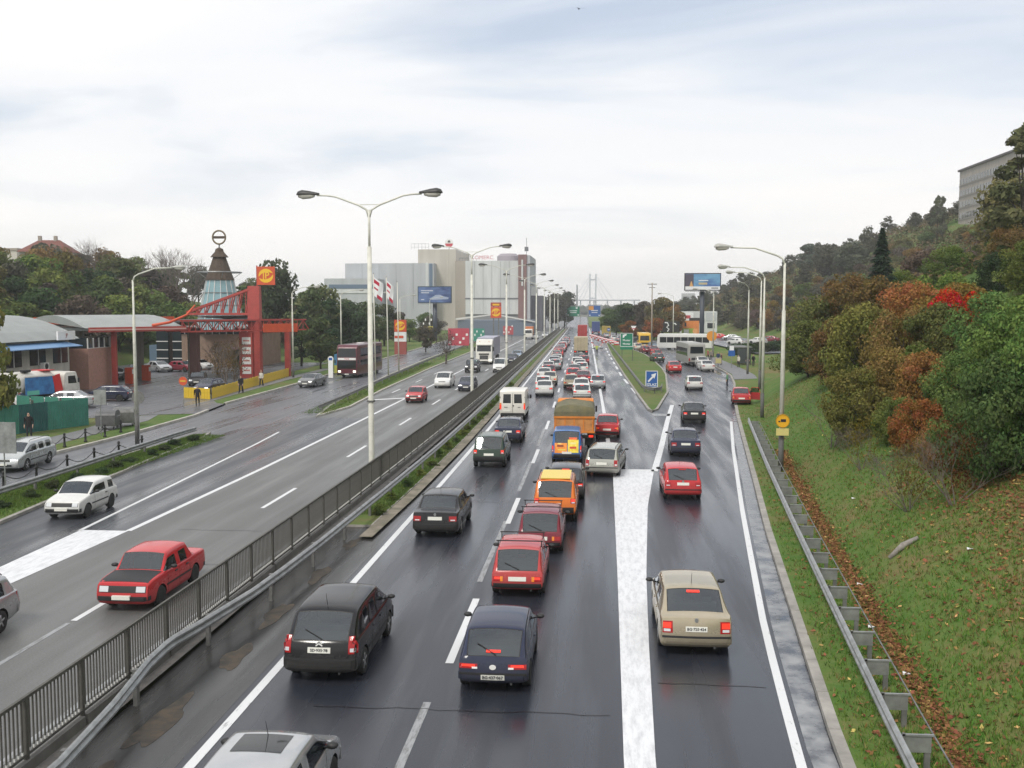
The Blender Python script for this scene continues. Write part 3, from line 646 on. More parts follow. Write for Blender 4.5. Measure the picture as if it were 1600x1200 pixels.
class Shell:
    """Half cage of cross sections -> mirrored, subdivided body with wheel arches and cut-out windows."""
    def __init__(s, sp):
        s.sp = sp; g = sp.get
        Wd, L = sp['W'], sp['L']; zb = g('zb', .2); mid = g('mid', .52)
        wr = sp['wr']; H = sp['H']; belt = sp['belt']
        rows = []
        def low(y, top, k=1.0, zz=zb, yb=(0, 0, 0, 0, 0)):
            return [(0, y + yb[0], zz), (Wd * .90 * k, y + yb[0], zz), (Wd * .985 * k, y + yb[1], zz + .1), (Wd * k, y + yb[2], mid), (Wd * .985 * k, y + yb[3], top - .04)]
        def hood(y, h, k=1.0, zz=zb, yb=(0, 0, 0, 0, 0), crown=.03):
            a = low(y, h - .02, k, zz, yb); d = y + yb[4]
            return a + [(Wd * .95 * k, d, h - .012), (Wd * .89 * k, d, h), (Wd * .80 * k, d, h + .006), (Wd * .42 * k, d, h + crown * .8), (0, d, h + crown)]
        def cab(y, roof, b=belt, k=1.0, dtop=0.0, w=None):
            w = w or wr
            return low(y, b, k) + [(Wd * .955 * k, y, b), (w + .05, y + dtop * .8, roof - .13), (w - .015, y + dtop, roof - .035), (w * .55, y + dtop, roof - .005), (0, y + dtop, roof + .008)]
        kr, kf = g('kr', .95), g('kf', .92)
        dk = sp['deck']
        rb = g('rb', (.10, .01, 0, .05, .07)); fb = g('fb', (-.10, -.02, 0, -.06, -.10))
        kinds = []
        rows.append(hood(0, dk, kr, zb + .06, rb, crown=g('rcrown', .015)))
        if sp['type'] == 'sedan':
            rows.append(hood(.22, dk + .01, .99)); rows.append(hood(sp['rw0'], dk + .03, 1)); kinds += ['deck', 'deck']
            rows.append(cab(sp['rw1'], H - .03)); kinds.append('rear')
        else:
            rows.append(cab(sp['rw1'], H - g('rdrop', .03), b=dk + .01, k=.985)); kinds.append('rear')
        for y in sp['pill']:                 # (y, roof drop, kind of interval BEFORE it)
            rows.append(cab(y[0], H - y[1])); kinds.append(y[2])
        rows.append(cab(sp['wf1'], H - g('fdrop', .03))); kinds.append('side')
        rows.append(hood(sp['wf0'], sp['cowl'], 1)); kinds.append('front')
        rows.append(hood(L - g('hn', .32), sp['nose'] + g('hrise', .06), .985)); kinds.append('hood')
        rows.append(hood(L, sp['nose'], kf, zb + .04, fb, crown=.01)); kinds.append('hood')
        s.rows, s.kinds = rows, kinds
        s.make()
    def make(s):
        sp = s.sp; bm = bmesh.new(); cr = bm.edges.layers.float.new('crease_edge')
        n = len(s.rows)
        V = [[bm.verts.new(p) for p in r] for r in s.rows]
        # 0 paint 1 arch 2 seal 3.. glass: 3 rear 4 front 5.. sides
        for i in range(n - 1):
            kd = s.kinds[i]
            for k in range(9):
                f = bm.faces.new((V[i][k], V[i + 1][k], V[i + 1][k + 1], V[i][k + 1]))
                mi = 0
                if kd == 'rear' and k >= 7: mi = 3
                elif kd == 'front' and k >= 7: mi = 4
                elif k == 5:
                    if kd == 'side': mi = 5
                    elif kd == 'front' and sp.get('aq', True): mi = 5
                    elif kd == 'rear' and sp.get('cq', False): mi = 5
                    elif kd == 'side2': mi = 6
                f.material_index = mi
        bulge = sp.get('bulge', .06)
        for end, sg in ((0, -1), (n - 1, 1)):
            r = V[end]; grid = []
            for k in range(1, 5):
                row = [r[k]]
                for c in range(5, 10):
                    if k == 4: row.append(r[c]); continue
                    x = r[c].co.x; y = r[k].co.y + sg * bulge * (1 - (x / sp['W']) ** 2)
                    row.append(bm.verts.new((x, y, r[k].co.z)))
                grid.append(row)
            for c in range(5, 10): r[c].co.y += sg * bulge * .8 * (1 - (r[c].co.x / sp['W']) ** 2)
            for a in range(3):
                for c in range(5):
                    q = (grid[a][c], grid[a][c + 1], grid[a + 1][c + 1], grid[a + 1][c])
                    bm.faces.new(q if sg < 0 else q[::-1])
            try: bm.faces.new([r[0]] + grid[0][::-1])
            except Exception: pass
            s_end = [(grid[a][0], grid[a + 1][0]) for a in range(3)] + [(r[c], r[c + 1]) for c in range(4, 9)]
            for a, b in s_end:
                e = bm.edges.get((a, b))
                if e: e[cr] = sp.get('cend', .45)
        for i in range(n - 1):
            for k, v in ((4, sp.get('cs', .35)), (5, sp.get('cb', .5)), (7, sp.get('crl', .3)), (1, .6)):
                e = bm.edges.get((V[i][k], V[i + 1][k]))
                if e: e[cr] = v
        # creases across the roof ends and the cowl
        for i in range(1, n - 1):
            if s.kinds[i - 1] in ('rear', 'front') or s.kinds[i] in ('rear', 'front'):
                for k in range(5, 9):
                    e = bm.edges.get((V[i][k], V[i][k + 1]))
                    if e: e[cr] = max(e[cr], sp.get('cx', .45))
        mir = bmesh.ops.duplicate(bm, geom=bm.verts[:] + bm.edges[:] + bm.faces[:])
        vs = [g for g in mir['geom'] if isinstance(g, bmesh.types.BMVert)]
        for v in vs: v.co.x = -v.co.x
        bmesh.ops.reverse_faces(bm, faces=[g for g in mir['geom'] if isinstance(g, bmesh.types.BMFace)])
        bmesh.ops.remove_doubles(bm, verts=bm.verts[:], dist=1e-4)
        bmesh.ops.recalc_face_normals(bm, faces=bm.faces[:])
        me = bpy.data.meshes.new('shell'); bm.to_mesh(me); bm.free()
        o = bpy.data.objects.new('shell', me); COL.objects.link(o)
        md = o.modifiers.new('s', 'SUBSURF'); md.levels = 2; md.render_levels = 2
        # wheel arch cutters
        cut = MB(); rot = Matrix.Rotation(R(90), 4, 'Y'); rad = sp['R'] * 1.16
        for y in (sp['ar'], sp['af']):
            for sx in (-1, 1):
                cut.lathe([(rad, -.17), (rad, .17)], 28, 0, Matrix.Translation((sx * (sp['W'] - .10), y, sp['R'] * 1.02)) @ rot)
        cme = cut.mesh('cut', [M_dark, M_dark]); cme.polygons.foreach_set('material_index', [1] * len(cme.polygons))
        co = bpy.data.objects.new('cut', cme); COL.objects.link(co)
        for m in (M_paint, M_dark, M_seal, M_glass, M_glass, M_glass, M_glass): me.materials.append(m)
        dg = bpy.context.evaluated_depsgraph_get()
        m1 = bpy.data.meshes.new_from_object(o.evaluated_get(dg))
        # seal border round each pane
        bm = bmesh.new(); bm.from_mesh(m1)
        for gi in (3, 4, 5, 6):
            fs = [f for f in bm.faces if f.material_index == gi]
            if not fs: continue
            r = bmesh.ops.inset_region(bm, faces=fs, thickness=.022, depth=-.006, use_even_offset=True)
            for f in r['faces']: f.material_index = 2
        bm.to_mesh(m1); bm.free()
        o.modifiers.clear(); o.data = m1
        bo = o.modifiers.new('b', 'BOOLEAN'); bo.object = co; bo.operation = 'DIFFERENCE'; bo.solver = 'EXACT'
        dg = bpy.context.evaluated_depsgraph_get()
        m2 = bpy.data.meshes.new_from_object(o.evaluated_get(dg))
        if len(m2.polygons) < 100: m2 = m1
        bpy.data.objects.remove(o); bpy.data.objects.remove(co)
        bm = bmesh.new(); bm.from_mesh(m2)
        s.bvh = BVHTree.FromBMesh(bm)
        s.parts = {}
        def sub(sel, name, mats, remap):
            b2 = bm.copy()
            kill = [f for f in b2.faces if not sel(f)]
            bmesh.ops.delete(b2, geom=kill, context='FACES')
            if not b2.faces: b2.free(); return None
            for f in b2.faces: f.material_index = remap.get(f.material_index, 0); f.smooth = True
            q = bpy.data.meshes.new(name); b2.to_mesh(q); b2.free()
            for m in mats: q.materials.append(m)
            return q
        s.body = sub(lambda f: f.material_index < 3, 'body', [M_paint, M_dark, M_seal], {0: 0, 1: 1, 2: 2})
        s.body.set_sharp_from_angle(angle=R(38))
        s.win = []
        for nm, gi in (('rear_window', 3), ('windscreen', 4)):
            q = sub(lambda f: f.material_index == gi, nm, [M_glass], {})
            if q: s.win.append((nm, q))
        # side panes: one object per connected pane
        fs = [f for f in bm.faces if f.material_index in (5, 6)]
        seen = set()
        for f in fs:
            if f.index in seen: continue
            st = [f]; grp = set()
            while st:
                a = st.pop()
                if a.index in grp: continue
                grp.add(a.index)
                for e in a.edges:
                    for b in e.link_faces:
                        if b.index not in grp and b.material_index == a.material_index: st.append(b)
            seen |= grp
            q = sub(lambda f, g=grp: f.index in g, 'side_window', [M_glass], {})
            if q: s.win.append(('side_window', q))
        bm.free()
    # ---- pieces laid on the shell
    def patch(s, axis, sgn, a0, a1, z0, z1, th=.012, na=6, nz=4, lift=.0, skew=0.0, sink=.03):
        """slab following the shell. axis 'y': a = x range, seen from rear (sgn -1) or front (+1); axis 'x': a = y range."""
        mb = MB(); P = []
        for j in range(nz + 1):
            for i in range(na + 1):
                z = z0 + (z1 - z0) * j / nz; a = a0 + (a1 - a0) * i / na + skew * (j / nz)
                if axis == 'y': o = Vector((a, sgn * 9, z)); d = Vector((0, -sgn, 0))
                else: o = Vector((sgn * 9, a, z)); d = Vector((-sgn, 0, 0))
                h = s.bvh.ray_cast(o, d)
                if h[0] is None:
                    q = s.bvh.find_nearest(Vector((a, s.sp['L'] if sgn > 0 else 0, z)) if axis == 'y' else Vector((sgn * s.sp['W'], a, z)))[0]
                else: q = h[0]
                P.append(q)
        # limit depth jumps where the panel runs past a rounded corner
        P = [Vector(p) for p in P]
        if axis == 'y':
            e = max(sgn * p.y for p in P)
            for p in P: p.y = sgn * max(sgn * p.y, e - .15)
        n = (na + 1) * (nz + 1)
        dv = Vector((0, sgn, 0)) if axis == 'y' else Vector((sgn, 0, 0))
        vs = [p + dv * (th + lift) for p in P] + [p - dv * sink for p in P]
        fs = []
        for j in range(nz):
            for i in range(na):
                q = (j * (na + 1) + i, j * (na + 1) + i + 1, (j + 1) * (na + 1) + i + 1, (j + 1) * (na + 1) + i)
                fs.append(q)
        bd = [i for i in range(na + 1)] + [j * (na + 1) + na for j in range(1, nz + 1)] + [nz * (na + 1) + i for i in range(na - 1, -1, -1)] + [j * (na + 1) for j in range(nz - 1, 0, -1)]
        for a, b in zip(bd, bd[1:] + bd[:1]): fs.append((b, a, a + n, b + n))
        mb.add(vs, fs); bm = bmesh.new()
        me = mb.mesh('patch', M_black); bm.from_mesh(me); bmesh.ops.recalc_face_normals(bm, faces=bm.faces[:]); bm.to_mesh(me); bm.free()
        # outward check
        return me
    def put(s, root, name, m, *a, **k):
        me = s.patch(*a, **k); me.name = name; me.materials.clear(); me.materials.append(m)
        me.polygons.foreach_set('use_smooth', [False] * len(me.polygons))
        return ob(name, me, root)

def mirror_mesh(sx=1):
    m = MB(); m.lathe([(.02, -.07), (.075, -.05), (.085, 0), (.07, .05), (.02, .07)], 8, 0, Matrix.Scale(1.25, 4, (1, 0, 0)) @ Matrix.Scale(.7, 4, (0, 0, 1)) @ Matrix.Rotation(R(90), 4, 'X'))
    m.bar((-.02 * sx, 0, -.02), (-.16 * sx, .04, -.06), .05, .03)
    return m.mesh('door_mirror', M_black, True)

def make_car(name, sp, lit=True, old=False):
    """prototype at origin: rear at y=0, nose at y=L. Parts are children of an Empty."""
    S = Shell(sp); root = ob(name, None)
    b = ob('body', S.body, root); b['painted'] = 1
    for nm, q in S.win: ob(nm, q, root)
    Wd, L = sp['W'], sp['L']; st = sp.get('rim', 'cap')
    for y in (sp['ar'], sp['af']):
        for sx in (-1, 1): add_wheel(root, sx * (Wd - .105), y, sp['R'], .19, st, sx)
    y0 = sp['wf1'] - .62; y1 = (sp['rw1'] if sp['type'] == 'hatch' else sp['rw0'] + .55) + .38; bz = sp['belt']
    it = MB()
    for sx in (-1, 1):
        it.box((sx * .36, y0, bz - .18), (.48, .16, .72), 0, rx=R(10)); it.box((sx * .36, y0 - .06, bz + .26), (.26, .10, .18)); it.box((sx * .36, y0 + .3, bz - .5), (.48, .5, .16))
        it.box((sx * .36, y1 - .04, bz + .16), (.24, .09, .14))
    it.box((0, y1, bz - .2), (1.22, .18, .62), 0, rx=R(10)); it.box((0, sp['wf0'] - .22, bz - .10), (Wd * 1.72, .4, .16)); it.box((0, L * .45, .36), (Wd * 1.7, L * .55, .05))
    if sp['type'] == 'hatch': it.box((0, (y1 + .12) / 2 + .06, sp['deck'] - .06), (Wd * 1.6, max(.1, y1 - .2), .03))
    it.build('seats', M_seat, root)
    tl = sp['tl']                            # x0, x1, z0, z1
    for sx in (-1, 1):
        x = sorted((sx * tl[0], sx * tl[1]))
        t = S.put(root, 'tail_light', M_red, 'y', -1, x[0], x[1], tl[2], tl[3], th=.012)
        wx, wz = x[1] - x[0], tl[3] - tl[2]
        if lit: S.put(t, 'brake_lamp', M_lit, 'y', -1, x[0] + wx * .14, x[1] - wx * .14, tl[2] + wz * .42, tl[3] - wz * .12, th=.016, na=3, nz=2)
        if not sp.get('amber'): S.put(t, 'reverse_lens', M_lens, 'y', -1, x[0] + wx * .2, x[1] - wx * .2, tl[2] + wz * .12, tl[2] + wz * .34, th=.015, na=3, nz=1)
        if sp.get('amber'):
            a = sp['amber']; x = sorted((sx * a[0], sx * a[1])); S.put(t, 'indicator_lens', M_amber if a[4] else M_white, 'y', -1, x[0], x[1], a[2], a[3], th=.018, na=3, nz=2)
    hl = sp['hl']
    for sx in (-1, 1):
        x = sorted((sx * hl[0], sx * hl[1])); S.put(root, 'headlight', M_lens, 'y', 1, x[0], x[1], hl[2], hl[3], th=.01)
    gr = sp['grille']; S.put(root, 'grille', M_black, 'y', 1, -gr[0], gr[0], gr[1], gr[2], th=.006, na=10)
    bc = M_black if sp.get('bb', old) else M_paint
    rbm = sp['rbz']; th = sp.get('bth', .02)
    o = S.put(root, 'rear_bumper', bc, 'y', -1, -Wd * sp.get('bw', .97), Wd * sp.get('bw', .97), rbm[0], rbm[1], th=th, na=14, sink=.05); o['painted'] = 1
    o = S.put(root, 'front_bumper', bc, 'y', 1, -Wd * .95, Wd * .95, rbm[0], rbm[1], th=th, na=14, sink=.05); o['painted'] = 1
    if not sp.get('bb', old):
        S.put(root, 'bumper_strip', M_black, 'y', -1, -Wd * .93, Wd * .93, rbm[1] - .035, rbm[1] + .012, th=th + .006, na=14, nz=1)
        S.put(root, 'lower_grille', M_black, 'y', 1, -.5, .5, zb0(sp) + .14, zb0(sp) + .24, th=th + .004, na=8, nz=2)
    pz = sp['pz']
    pl = S.put(root, 'number_plate', M_plate, 'y', -1, -.26, .26, pz, pz + .12, th=sp.get('pth', .018), na=2, nz=1)
    S.put(root, 'number_plate', M_plate, 'y', 1, -.26, .26, .40, .51, th=.02 + (th if .40 < rbm[1] and .51 > rbm[0] else 0), na=2, nz=1)
    # door seams, handles, rubbing strip on both sides
    for sx in (-1, 1):
        for y in sp['doors']:
            S.put(root, 'door_seam', M_dark, 'x', sx, y - .006, y + .006, zb0(sp) + .14, sp['belt'] - .03, th=.0025, na=1, nz=6)
        for y in sp['handles']:
            S.put(root, 'door_handle', M_black if old else M_paint, 'x', sx, y, y + .16, sp['belt'] - .14, sp['belt'] - .105, th=.025, na=2, nz=1)['painted'] = 1
        if sp.get('strip', True):
            S.put(root, 'side_strip', M_black, 'x', sx, sp['ar'] + sp['R'] * 1.2, sp['af'] - sp['R'] * 1.2, .5, .55, th=.014, na=8, nz=1)
        mo = ob('door_mirror', mirror_mesh(sx), root, (sx * (Wd + .09), sp['wf0'] - .32, sp['belt'] + .10)); mo.name = 'door_mirror'
    if sp.get('third'):
        z = sp['third']; S.put(root, 'high_brake_light', M_lit if lit else M_red, 'y', -1, -.16, .16, z, z + .035, th=.02, na=3, nz=1)
    if sp.get('wiper'):
        z = sp['deck'] + .05; h = [S.bvh.ray_cast(Vector((x, -9, zz)), Vector((0, 1, 0)))[0] for x, zz in ((.06, z), (-.38, z + .16))]
        if all(h): MB().path([h[0] + Vector((0, -.03, 0)), h[1] + Vector((0, -.025, .01))], .011, 5).build('wiper', M_black, root)
    if sp.get('aerial'):
        y = sp['aerial']; MB().path([(0, y, sp['H'] - .02), (0, y - .12, sp['H'] + .28)], [.008, .004], 4).build('aerial', M_black, root)
    if sp.get('rails'):
        for sx in (-1, 1):
            MB().path([(sx * sp['wr'] * .93, sp['rw1'] + .1, sp['H'] - .03), (sx * sp['wr'] * .93, sp['rw1'] + .2, sp['H'] + .045), (sx * sp['wr'] * .95, sp['wf1'] - .2, sp['H'] + .045), (sx * sp['wr'] * .95, sp['wf1'] - .1, sp['H'] - .03)], .016, 6).build('roof_rail', M_black, root)
    if sp.get('bars'):
        for y in sp['bars']:
            m = MB(); m.bar((-sp['wr'] * 1.12, y, sp['H'] + .09), (sp['wr'] * 1.12, y, sp['H'] + .09), .035, .03)
            for sx in (-1, 1): m.bar((sx * sp['wr'] * 1.04, y, sp['H'] - .09), (sx * sp['wr'] * 1.04, y, sp['H'] + .10), .03, .02)
            m.build('roof_bar', M_black, root)
    if sp.get('spoiler'):
        pass
    MB().path([(Wd * .5, .3, zb0(sp) + .06), (Wd * .5, .03, zb0(sp) + .05)], .025, 8).build('exhaust', M_steel, root)
    root_shell[0] = S
    return root
root_shell = [None]; KSH = {}
def zb0(sp): return sp.get('zb', .2)
BASE = dict(kr=.95, kf=.92)
def spec(**k): d = dict(BASE); d.update(k); return d
SPECS = {
 # boxy 1980s small hatch
 'old_hatch': spec(type='hatch', L=3.5, W=.77, H=1.37, belt=.88, deck=.86, wr=.62, rw1=.42, pill=[(.95, .0, 'side2'), (1.02, 0, 'p'), ], wf1=1.98, wf0=2.52, cowl=.90, nose=.74, hrise=.07, ar=.66, af=2.80, R=.28,
    tl=(.44, .70, .55, .70), amber=(.44, .52, .55, .70, 1), hl=(.42, .64, .56, .70), grille=(.66, .55, .70), rbz=(.33, .47), bth=.06, pz=.56, doors=[1.0, 2.2], handles=[1.1], cend=.75, cs=.5, cb=.7, crl=.5, cx=.7, bulge=.03, wiper=True, rim='steel', bars=None),
 'rack_wagon': spec(type='hatch', L=3.85, W=.79, H=1.40, belt=.88, deck=.80, wr=.63, rw1=.50, pill=[(.95, .0, 'p'), (1.6, 0, 'side2'), (1.67, 0, 'p')], wf1=2.45, wf0=2.95, cowl=.90, nose=.74, ar=.72, af=3.16, R=.28,
    tl=(.42, .71, .52, .66), amber=(.42, .50, .52, .66, 1), hl=(.42, .64, .56, .70), grille=(.66, .55, .70), rbz=(.33, .46), bth=.05, pz=.53, doors=[1.64, 2.62], handles=[1.75], cend=.7, cs=.5, cb=.7, crl=.5, cx=.65, bulge=.03, wiper=True, rim='steel', bars=[1.0, 2.2]),
 'old_sedan': spec(type='sedan', L=4.1, W=.80, H=1.42, belt=.90, deck=.90, wr=.62, rw0=.92, rw1=1.22, pill=[(1.32, .0, 'p'), (2.0, 0, 'side'), (2.07, 0, 'p')], wf1=2.62, wf0=2.98, cowl=.93, nose=.82, hrise=.08, ar=.86, af=3.28, R=.29,
    tl=(.46, .72, .60, .74), amber=(.63, .72, .60, .74, 1), hl=(.40, .66, .60, .75), grille=(.68, .58, .76), rbz=(.36, .48), bth=.07, pz=.54, doors=[1.28, 2.04, 2.85], handles=[1.42, 2.2], cend=.75, cs=.55, cb=.7, crl=.5, cx=.7, bulge=.02, rim='steel'),
 # 1990s hatch
 'hatch': spec(type='hatch', L=3.95, W=.84, H=1.42, belt=.92, deck=.90, wr=.67, rw1=.62, rdrop=.05, pill=[(1.0, .01, 'p'), (1.72, 0, 'side'), (1.80, 0, 'p')], wf1=2.48, wf0=3.08, cowl=.95, nose=.70, hrise=.1, ar=.74, af=3.2, R=.30,
    tl=(.52, .78, .66, .82), hl=(.42, .72, .56, .70), grille=(.38, .58, .68), rbz=(.30, .52), pz=.70, doors=[1.76, 2.75], handles=[1.9], cend=.5, wiper=True, third=1.30, aerial=2.2),
 'small_hatch': spec(type='hatch', L=3.75, W=.80, H=1.36, belt=.88, deck=.84, wr=.65, rw1=.70, rdrop=.06, pill=[(1.05, .01, 'p'), (1.66, 0, 'side'), (1.72, 0, 'p')], wf1=2.4, wf0=2.98, cowl=.92, nose=.68, hrise=.1, ar=.70, af=3.0, R=.28,
    tl=(.34, .74, .60, .70), amber=(.34, .46, .60, .64, 0), hl=(.42, .70, .55, .67), grille=(.36, .57, .66), rbz=(.28, .50), pz=.36, pth=.03, doors=[1.7, 2.7], handles=[1.85], cend=.5, wiper=True, third=.92, strip=False),
 'sedan': spec(type='sedan', L=4.5, W=.87, H=1.43, belt=.92, deck=.96, wr=.67, rw0=.66, rw1=1.28, pill=[(1.42, .0, 'p'), (2.2, 0, 'side'), (2.27, 0, 'p')], wf1=2.95, wf0=3.62, cowl=.96, nose=.72, hrise=.1, ar=.95, af=3.60, R=.31,
    tl=(.52, .80, .66, .84), hl=(.44, .76, .58, .72), grille=(.40, .58, .70), rbz=(.30, .54), pz=.70, doors=[1.36, 2.23, 3.2], handles=[1.5, 2.4], cend=.5, aerial=1.5, rim='alloy'),
 'liftback': spec(type='sedan', L=4.57, W=.885, H=1.46, belt=.93, deck=.98, wr=.69, rw0=.34, rw1=1.15, pill=[(1.36, .0, 'p'), (2.2, 0, 'side'), (2.27, 0, 'p')], wf1=2.95, wf0=3.62, cowl=.98, nose=.74, hrise=.1, ar=.95, af=3.53, R=.31,
    tl=(.57, .84, .62, .90), hl=(.44, .78, .58, .74), grille=(.40, .58, .72), rbz=(.28, .54), pz=.66, doors=[1.36, 2.23, 3.2], handles=[1.5, 2.4], cend=.5, third=1.35, aerial=1.5, strip=False, rim='alloy'),
 'wagon': spec(type='hatch', L=4.45, W=.865, H=1.46, belt=.93, deck=.93, wr=.69, rw1=.42, rdrop=.03, pill=[(.62, .01, 'p'), (1.35, 0, 'side2'), (1.42, 0, 'p'), (2.18, 0, 'side'), (2.25, 0, 'p')], wf1=2.95, wf0=3.58, cowl=.96, nose=.72, hrise=.1, ar=.95, af=3.5, R=.30,
    tl=(.62, .82, .60, .90), hl=(.44, .76, .58, .72), grille=(.40, .58, .70), rbz=(.28, .54), pz=.66, doors=[1.38, 2.2, 3.15], handles=[1.5, 2.35], cend=.55, wiper=True, rails=True, rim='alloy'),
 'mpv': spec(type='hatch', L=4.28, W=.875, H=1.63, belt=1.0, deck=.98, wr=.70, rw1=.62, rdrop=.07, pill=[(.95, .015, 'p'), (1.5, 0, 'side2'), (1.57, 0, 'p'), (2.25, 0, 'side'), (2.32, 0, 'p')], wf1=2.75, wf0=3.62, cowl=1.03, nose=.76, hrise=.12, ar=.78, af=3.52, R=.31,
    tl=(.66, .86, .72, 1.08), hl=(.46, .80, .66, .84), grille=(.36, .66, .74), rbz=(.30, .60), pz=.74, doors=[1.53, 2.28, 3.2], handles=[1.65, 2.42], cend=.4, cs=.25, cx=.35, crl=.2, wiper=True, aerial=.75, rim='alloy', bulge=.09),
 'suv': spec(type='hatch', L=4.15, W=.87, H=1.70, belt=1.05, deck=1.02, wr=.71, rw1=.36, rdrop=.03, pill=[(.55, .01, 'p'), (1.2, 0, 'side2'), (1.27, 0, 'p'), (2.0, 0, 'side'), (2.07, 0, 'p')], wf1=2.72, wf0=3.2, cowl=1.08, nose=.88, hrise=.1, zb=.3, mid=.64, ar=.76, af=3.24, R=.35,
    tl=(.62, .82, .80, 1.0), hl=(.46, .78, .72, .88), grille=(.40, .72, .86), rbz=(.42, .66), bb=True, pz=.70, doors=[1.24, 2.03, 2.95], handles=[1.36, 2.18], cend=.55, wiper=True, rim='alloy', rails=True),
 'panel_van': spec(type='hatch', L=4.05, W=.84, H=1.80, belt=1.08, deck=1.0, wr=.70, rw1=.20, rdrop=.02, pill=[(.35, .0, 'p'), (2.2, 0, 'p'), (2.25, 0, 'p')], wf1=2.75, wf0=3.3, cowl=1.10, nose=.78, hrise=.14, ar=.78, af=3.4, R=.30,
    tl=(.72, .82, .62, 1.0), hl=(.46, .76, .64, .80), grille=(.38, .62, .72), rbz=(.30, .52), bb=True, pz=.54, doors=[2.22, 3.05], handles=[2.35], cend=.65, cx=.6, crl=.45),
}
PROTO = {}; PTREE = {}
def proto(k, lit=True):
    key = (k, lit)
    if key not in PROTO:
        o = make_car('car', SPECS[k], lit, old=k in ('old_hatch', 'old_sedan', 'rack_wagon'))
        PTREE[key] = [(c, list(c.children)) for c in o.children]
        KSH[k] = root_shell[0]
        PROTO[key] = o; o.location = (0, -500, 0)
    return PROTO[key]
M_dglass = mat('dark_vehicle_glass', (0.014, 0.018, 0.020), rough=0.05, spec=0.6)
# ---- large vehicles
def solid(poly, hw, bev=.06, seg=2):
    """side profile (y, z) extruded across +-hw, edges rounded"""
    bm = bmesh.new(); n = len(poly)
    a = [bm.verts.new((-hw, y, z)) for y, z in poly]; b = [bm.verts.new((hw, y, z)) for y, z in poly]
    bm.faces.new(a); bm.faces.new(b[::-1])
    for i in range(n): bm.faces.new((a[i], b[i], b[(i + 1) % n], a[(i + 1) % n]))
    bmesh.ops.recalc_face_normals(bm, faces=bm.faces[:])
    if bev: bmesh.ops.bevel(bm, geom=bm.edges[:], offset=bev, segments=seg, affect='EDGES', profile=.6)
    return bm
def bmo(bm, name, m, parent, smooth=True):
    me = bpy.data.meshes.new(name); bm.to_mesh(me); bm.free(); me.materials.append(m)
    if smooth:
        me.polygons.foreach_set('use_smooth', [True] * len(me.polygons)); me.set_sharp_from_angle(angle=R(35))
    return ob(name, me, parent)
def part(root, name, m, c, d, bev=0.0, **k):
    mb = MB().box(c, d, 0, **k)
    o = mb.build(name, m, root)
    if bev: b = o.modifiers.new('b', 'BEVEL'); b.width = bev; b.segments = 2
    return o
def quad(root, name, m, pts, th=.015):
    """thin panel from four corners (counter-clockwise seen from outside)"""
    p = [Vector(q) for q in pts]; n = (p[1] - p[0]).cross(p[2] - p[0]).normalized() * th
    return MB().add([tuple(q + n) for q in p] + [tuple(q - n * .5) for q in p], [(0, 1, 2, 3), (0, 4, 5, 1), (1, 5, 6, 2), (2, 6, 7, 3), (3, 7, 4, 0)]).build(name, m, root)
def wheels(root, ys, hw, rad, wid=.28, dual=()):
    for y in ys:
        for sx in (-1, 1): add_wheel(root, sx * (hw - wid / 2 - .02), y, rad, wid * (1.7 if y in dual else 1), 'steel', sx)
M_cream = mat('cab_cream', (.66, .65, .60), rough=.35, coat=.3, noise=.06, nscale=2)
M_tarpgrey = mat('trailer_side', (.36, .36, .44), rough=.5, noise=.1, nscale=1)
def white_van():
    r = ob('van', None); L, hw = 5.1, .97
    P = [(0, .38), (0, 1.2), (.06, 2.18), (.2, 2.27), (3.3, 2.27), (3.62, 2.18), (4.35, 1.32), (5.0, 1.02), (5.1, .8), (5.1, .38)]
    b = bmo(solid(P, hw, .09, 3), 'body', M_paint, r); b['painted'] = 1; b.color = (.72, .70, .64, 1)
    part(r, 'rear_bumper', M_black, (0, -.02, .47), (1.8, .16, .2), .03); part(r, 'front_bumper', M_black, (0, 5.06, .5), (1.86, .2, .3), .04)
    for sx in (-1, 1):
        quad(r, 'rear_window', M_dglass, [(sx * .42 - .30, .02, 1.30), (sx * .42 + .30, .02, 1.30), (sx * .40 + .28, .052, 1.98), (sx * .40 - .28, .052, 1.98)])
        part(r, 'tail_light', M_lit, (sx * .90, -.012, 1.02), (.12, .04, .34)); part(r, 'reverse_lens', M_amber, (sx * .90, -.012, 1.26), (.12, .04, .12))
        part(r, 'door_hinge', M_black, (sx * .93, 0, 1.75), (.03, .04, .09))
        quad(r, 'side_window', M_dglass, [(sx * .985, 3.1, 1.35), (sx * .985, 4.1, 1.35), (sx * .95, 3.55, 1.98), (sx * .95, 3.1, 1.98)][::sx], .01)
        part(r, 'door_mirror', M_black, (sx * 1.13, 4.0, 1.48), (.16, .12, .3), .03)
        part(r, 'headlight', M_lens, (sx * .74, 5.06, .92), (.3, .1, .16), .03); part(r, 'side_strip', M_black, (sx * .975, 2.4, .72), (.03, 2.2, .09))
    part(r, 'door_seam', M_dark, (0, -.006, 1.3), (.014, .03, 1.5)); part(r, 'door_handle', M_black, (.06, -.02, 1.12), (.07, .04, .10))
    part(r, 'number_plate', M_plate, (-.45, -.02, .72), (.5, .03, .11)); quad(r, 'windscreen', M_dglass, [(.82, 4.28, 1.42), (-.82, 4.28, 1.42), (-.76, 3.70, 2.10), (.76, 3.70, 2.10)])
    part(r, 'badge', M_black, (-.5, -.015, 1.0), (.26, .03, .035)); part(r, 'badge', M_black, (.5, -.015, 1.0), (.2, .03, .035))
    wheels(r, (.85, 4.15), hw, .32, .2); return r
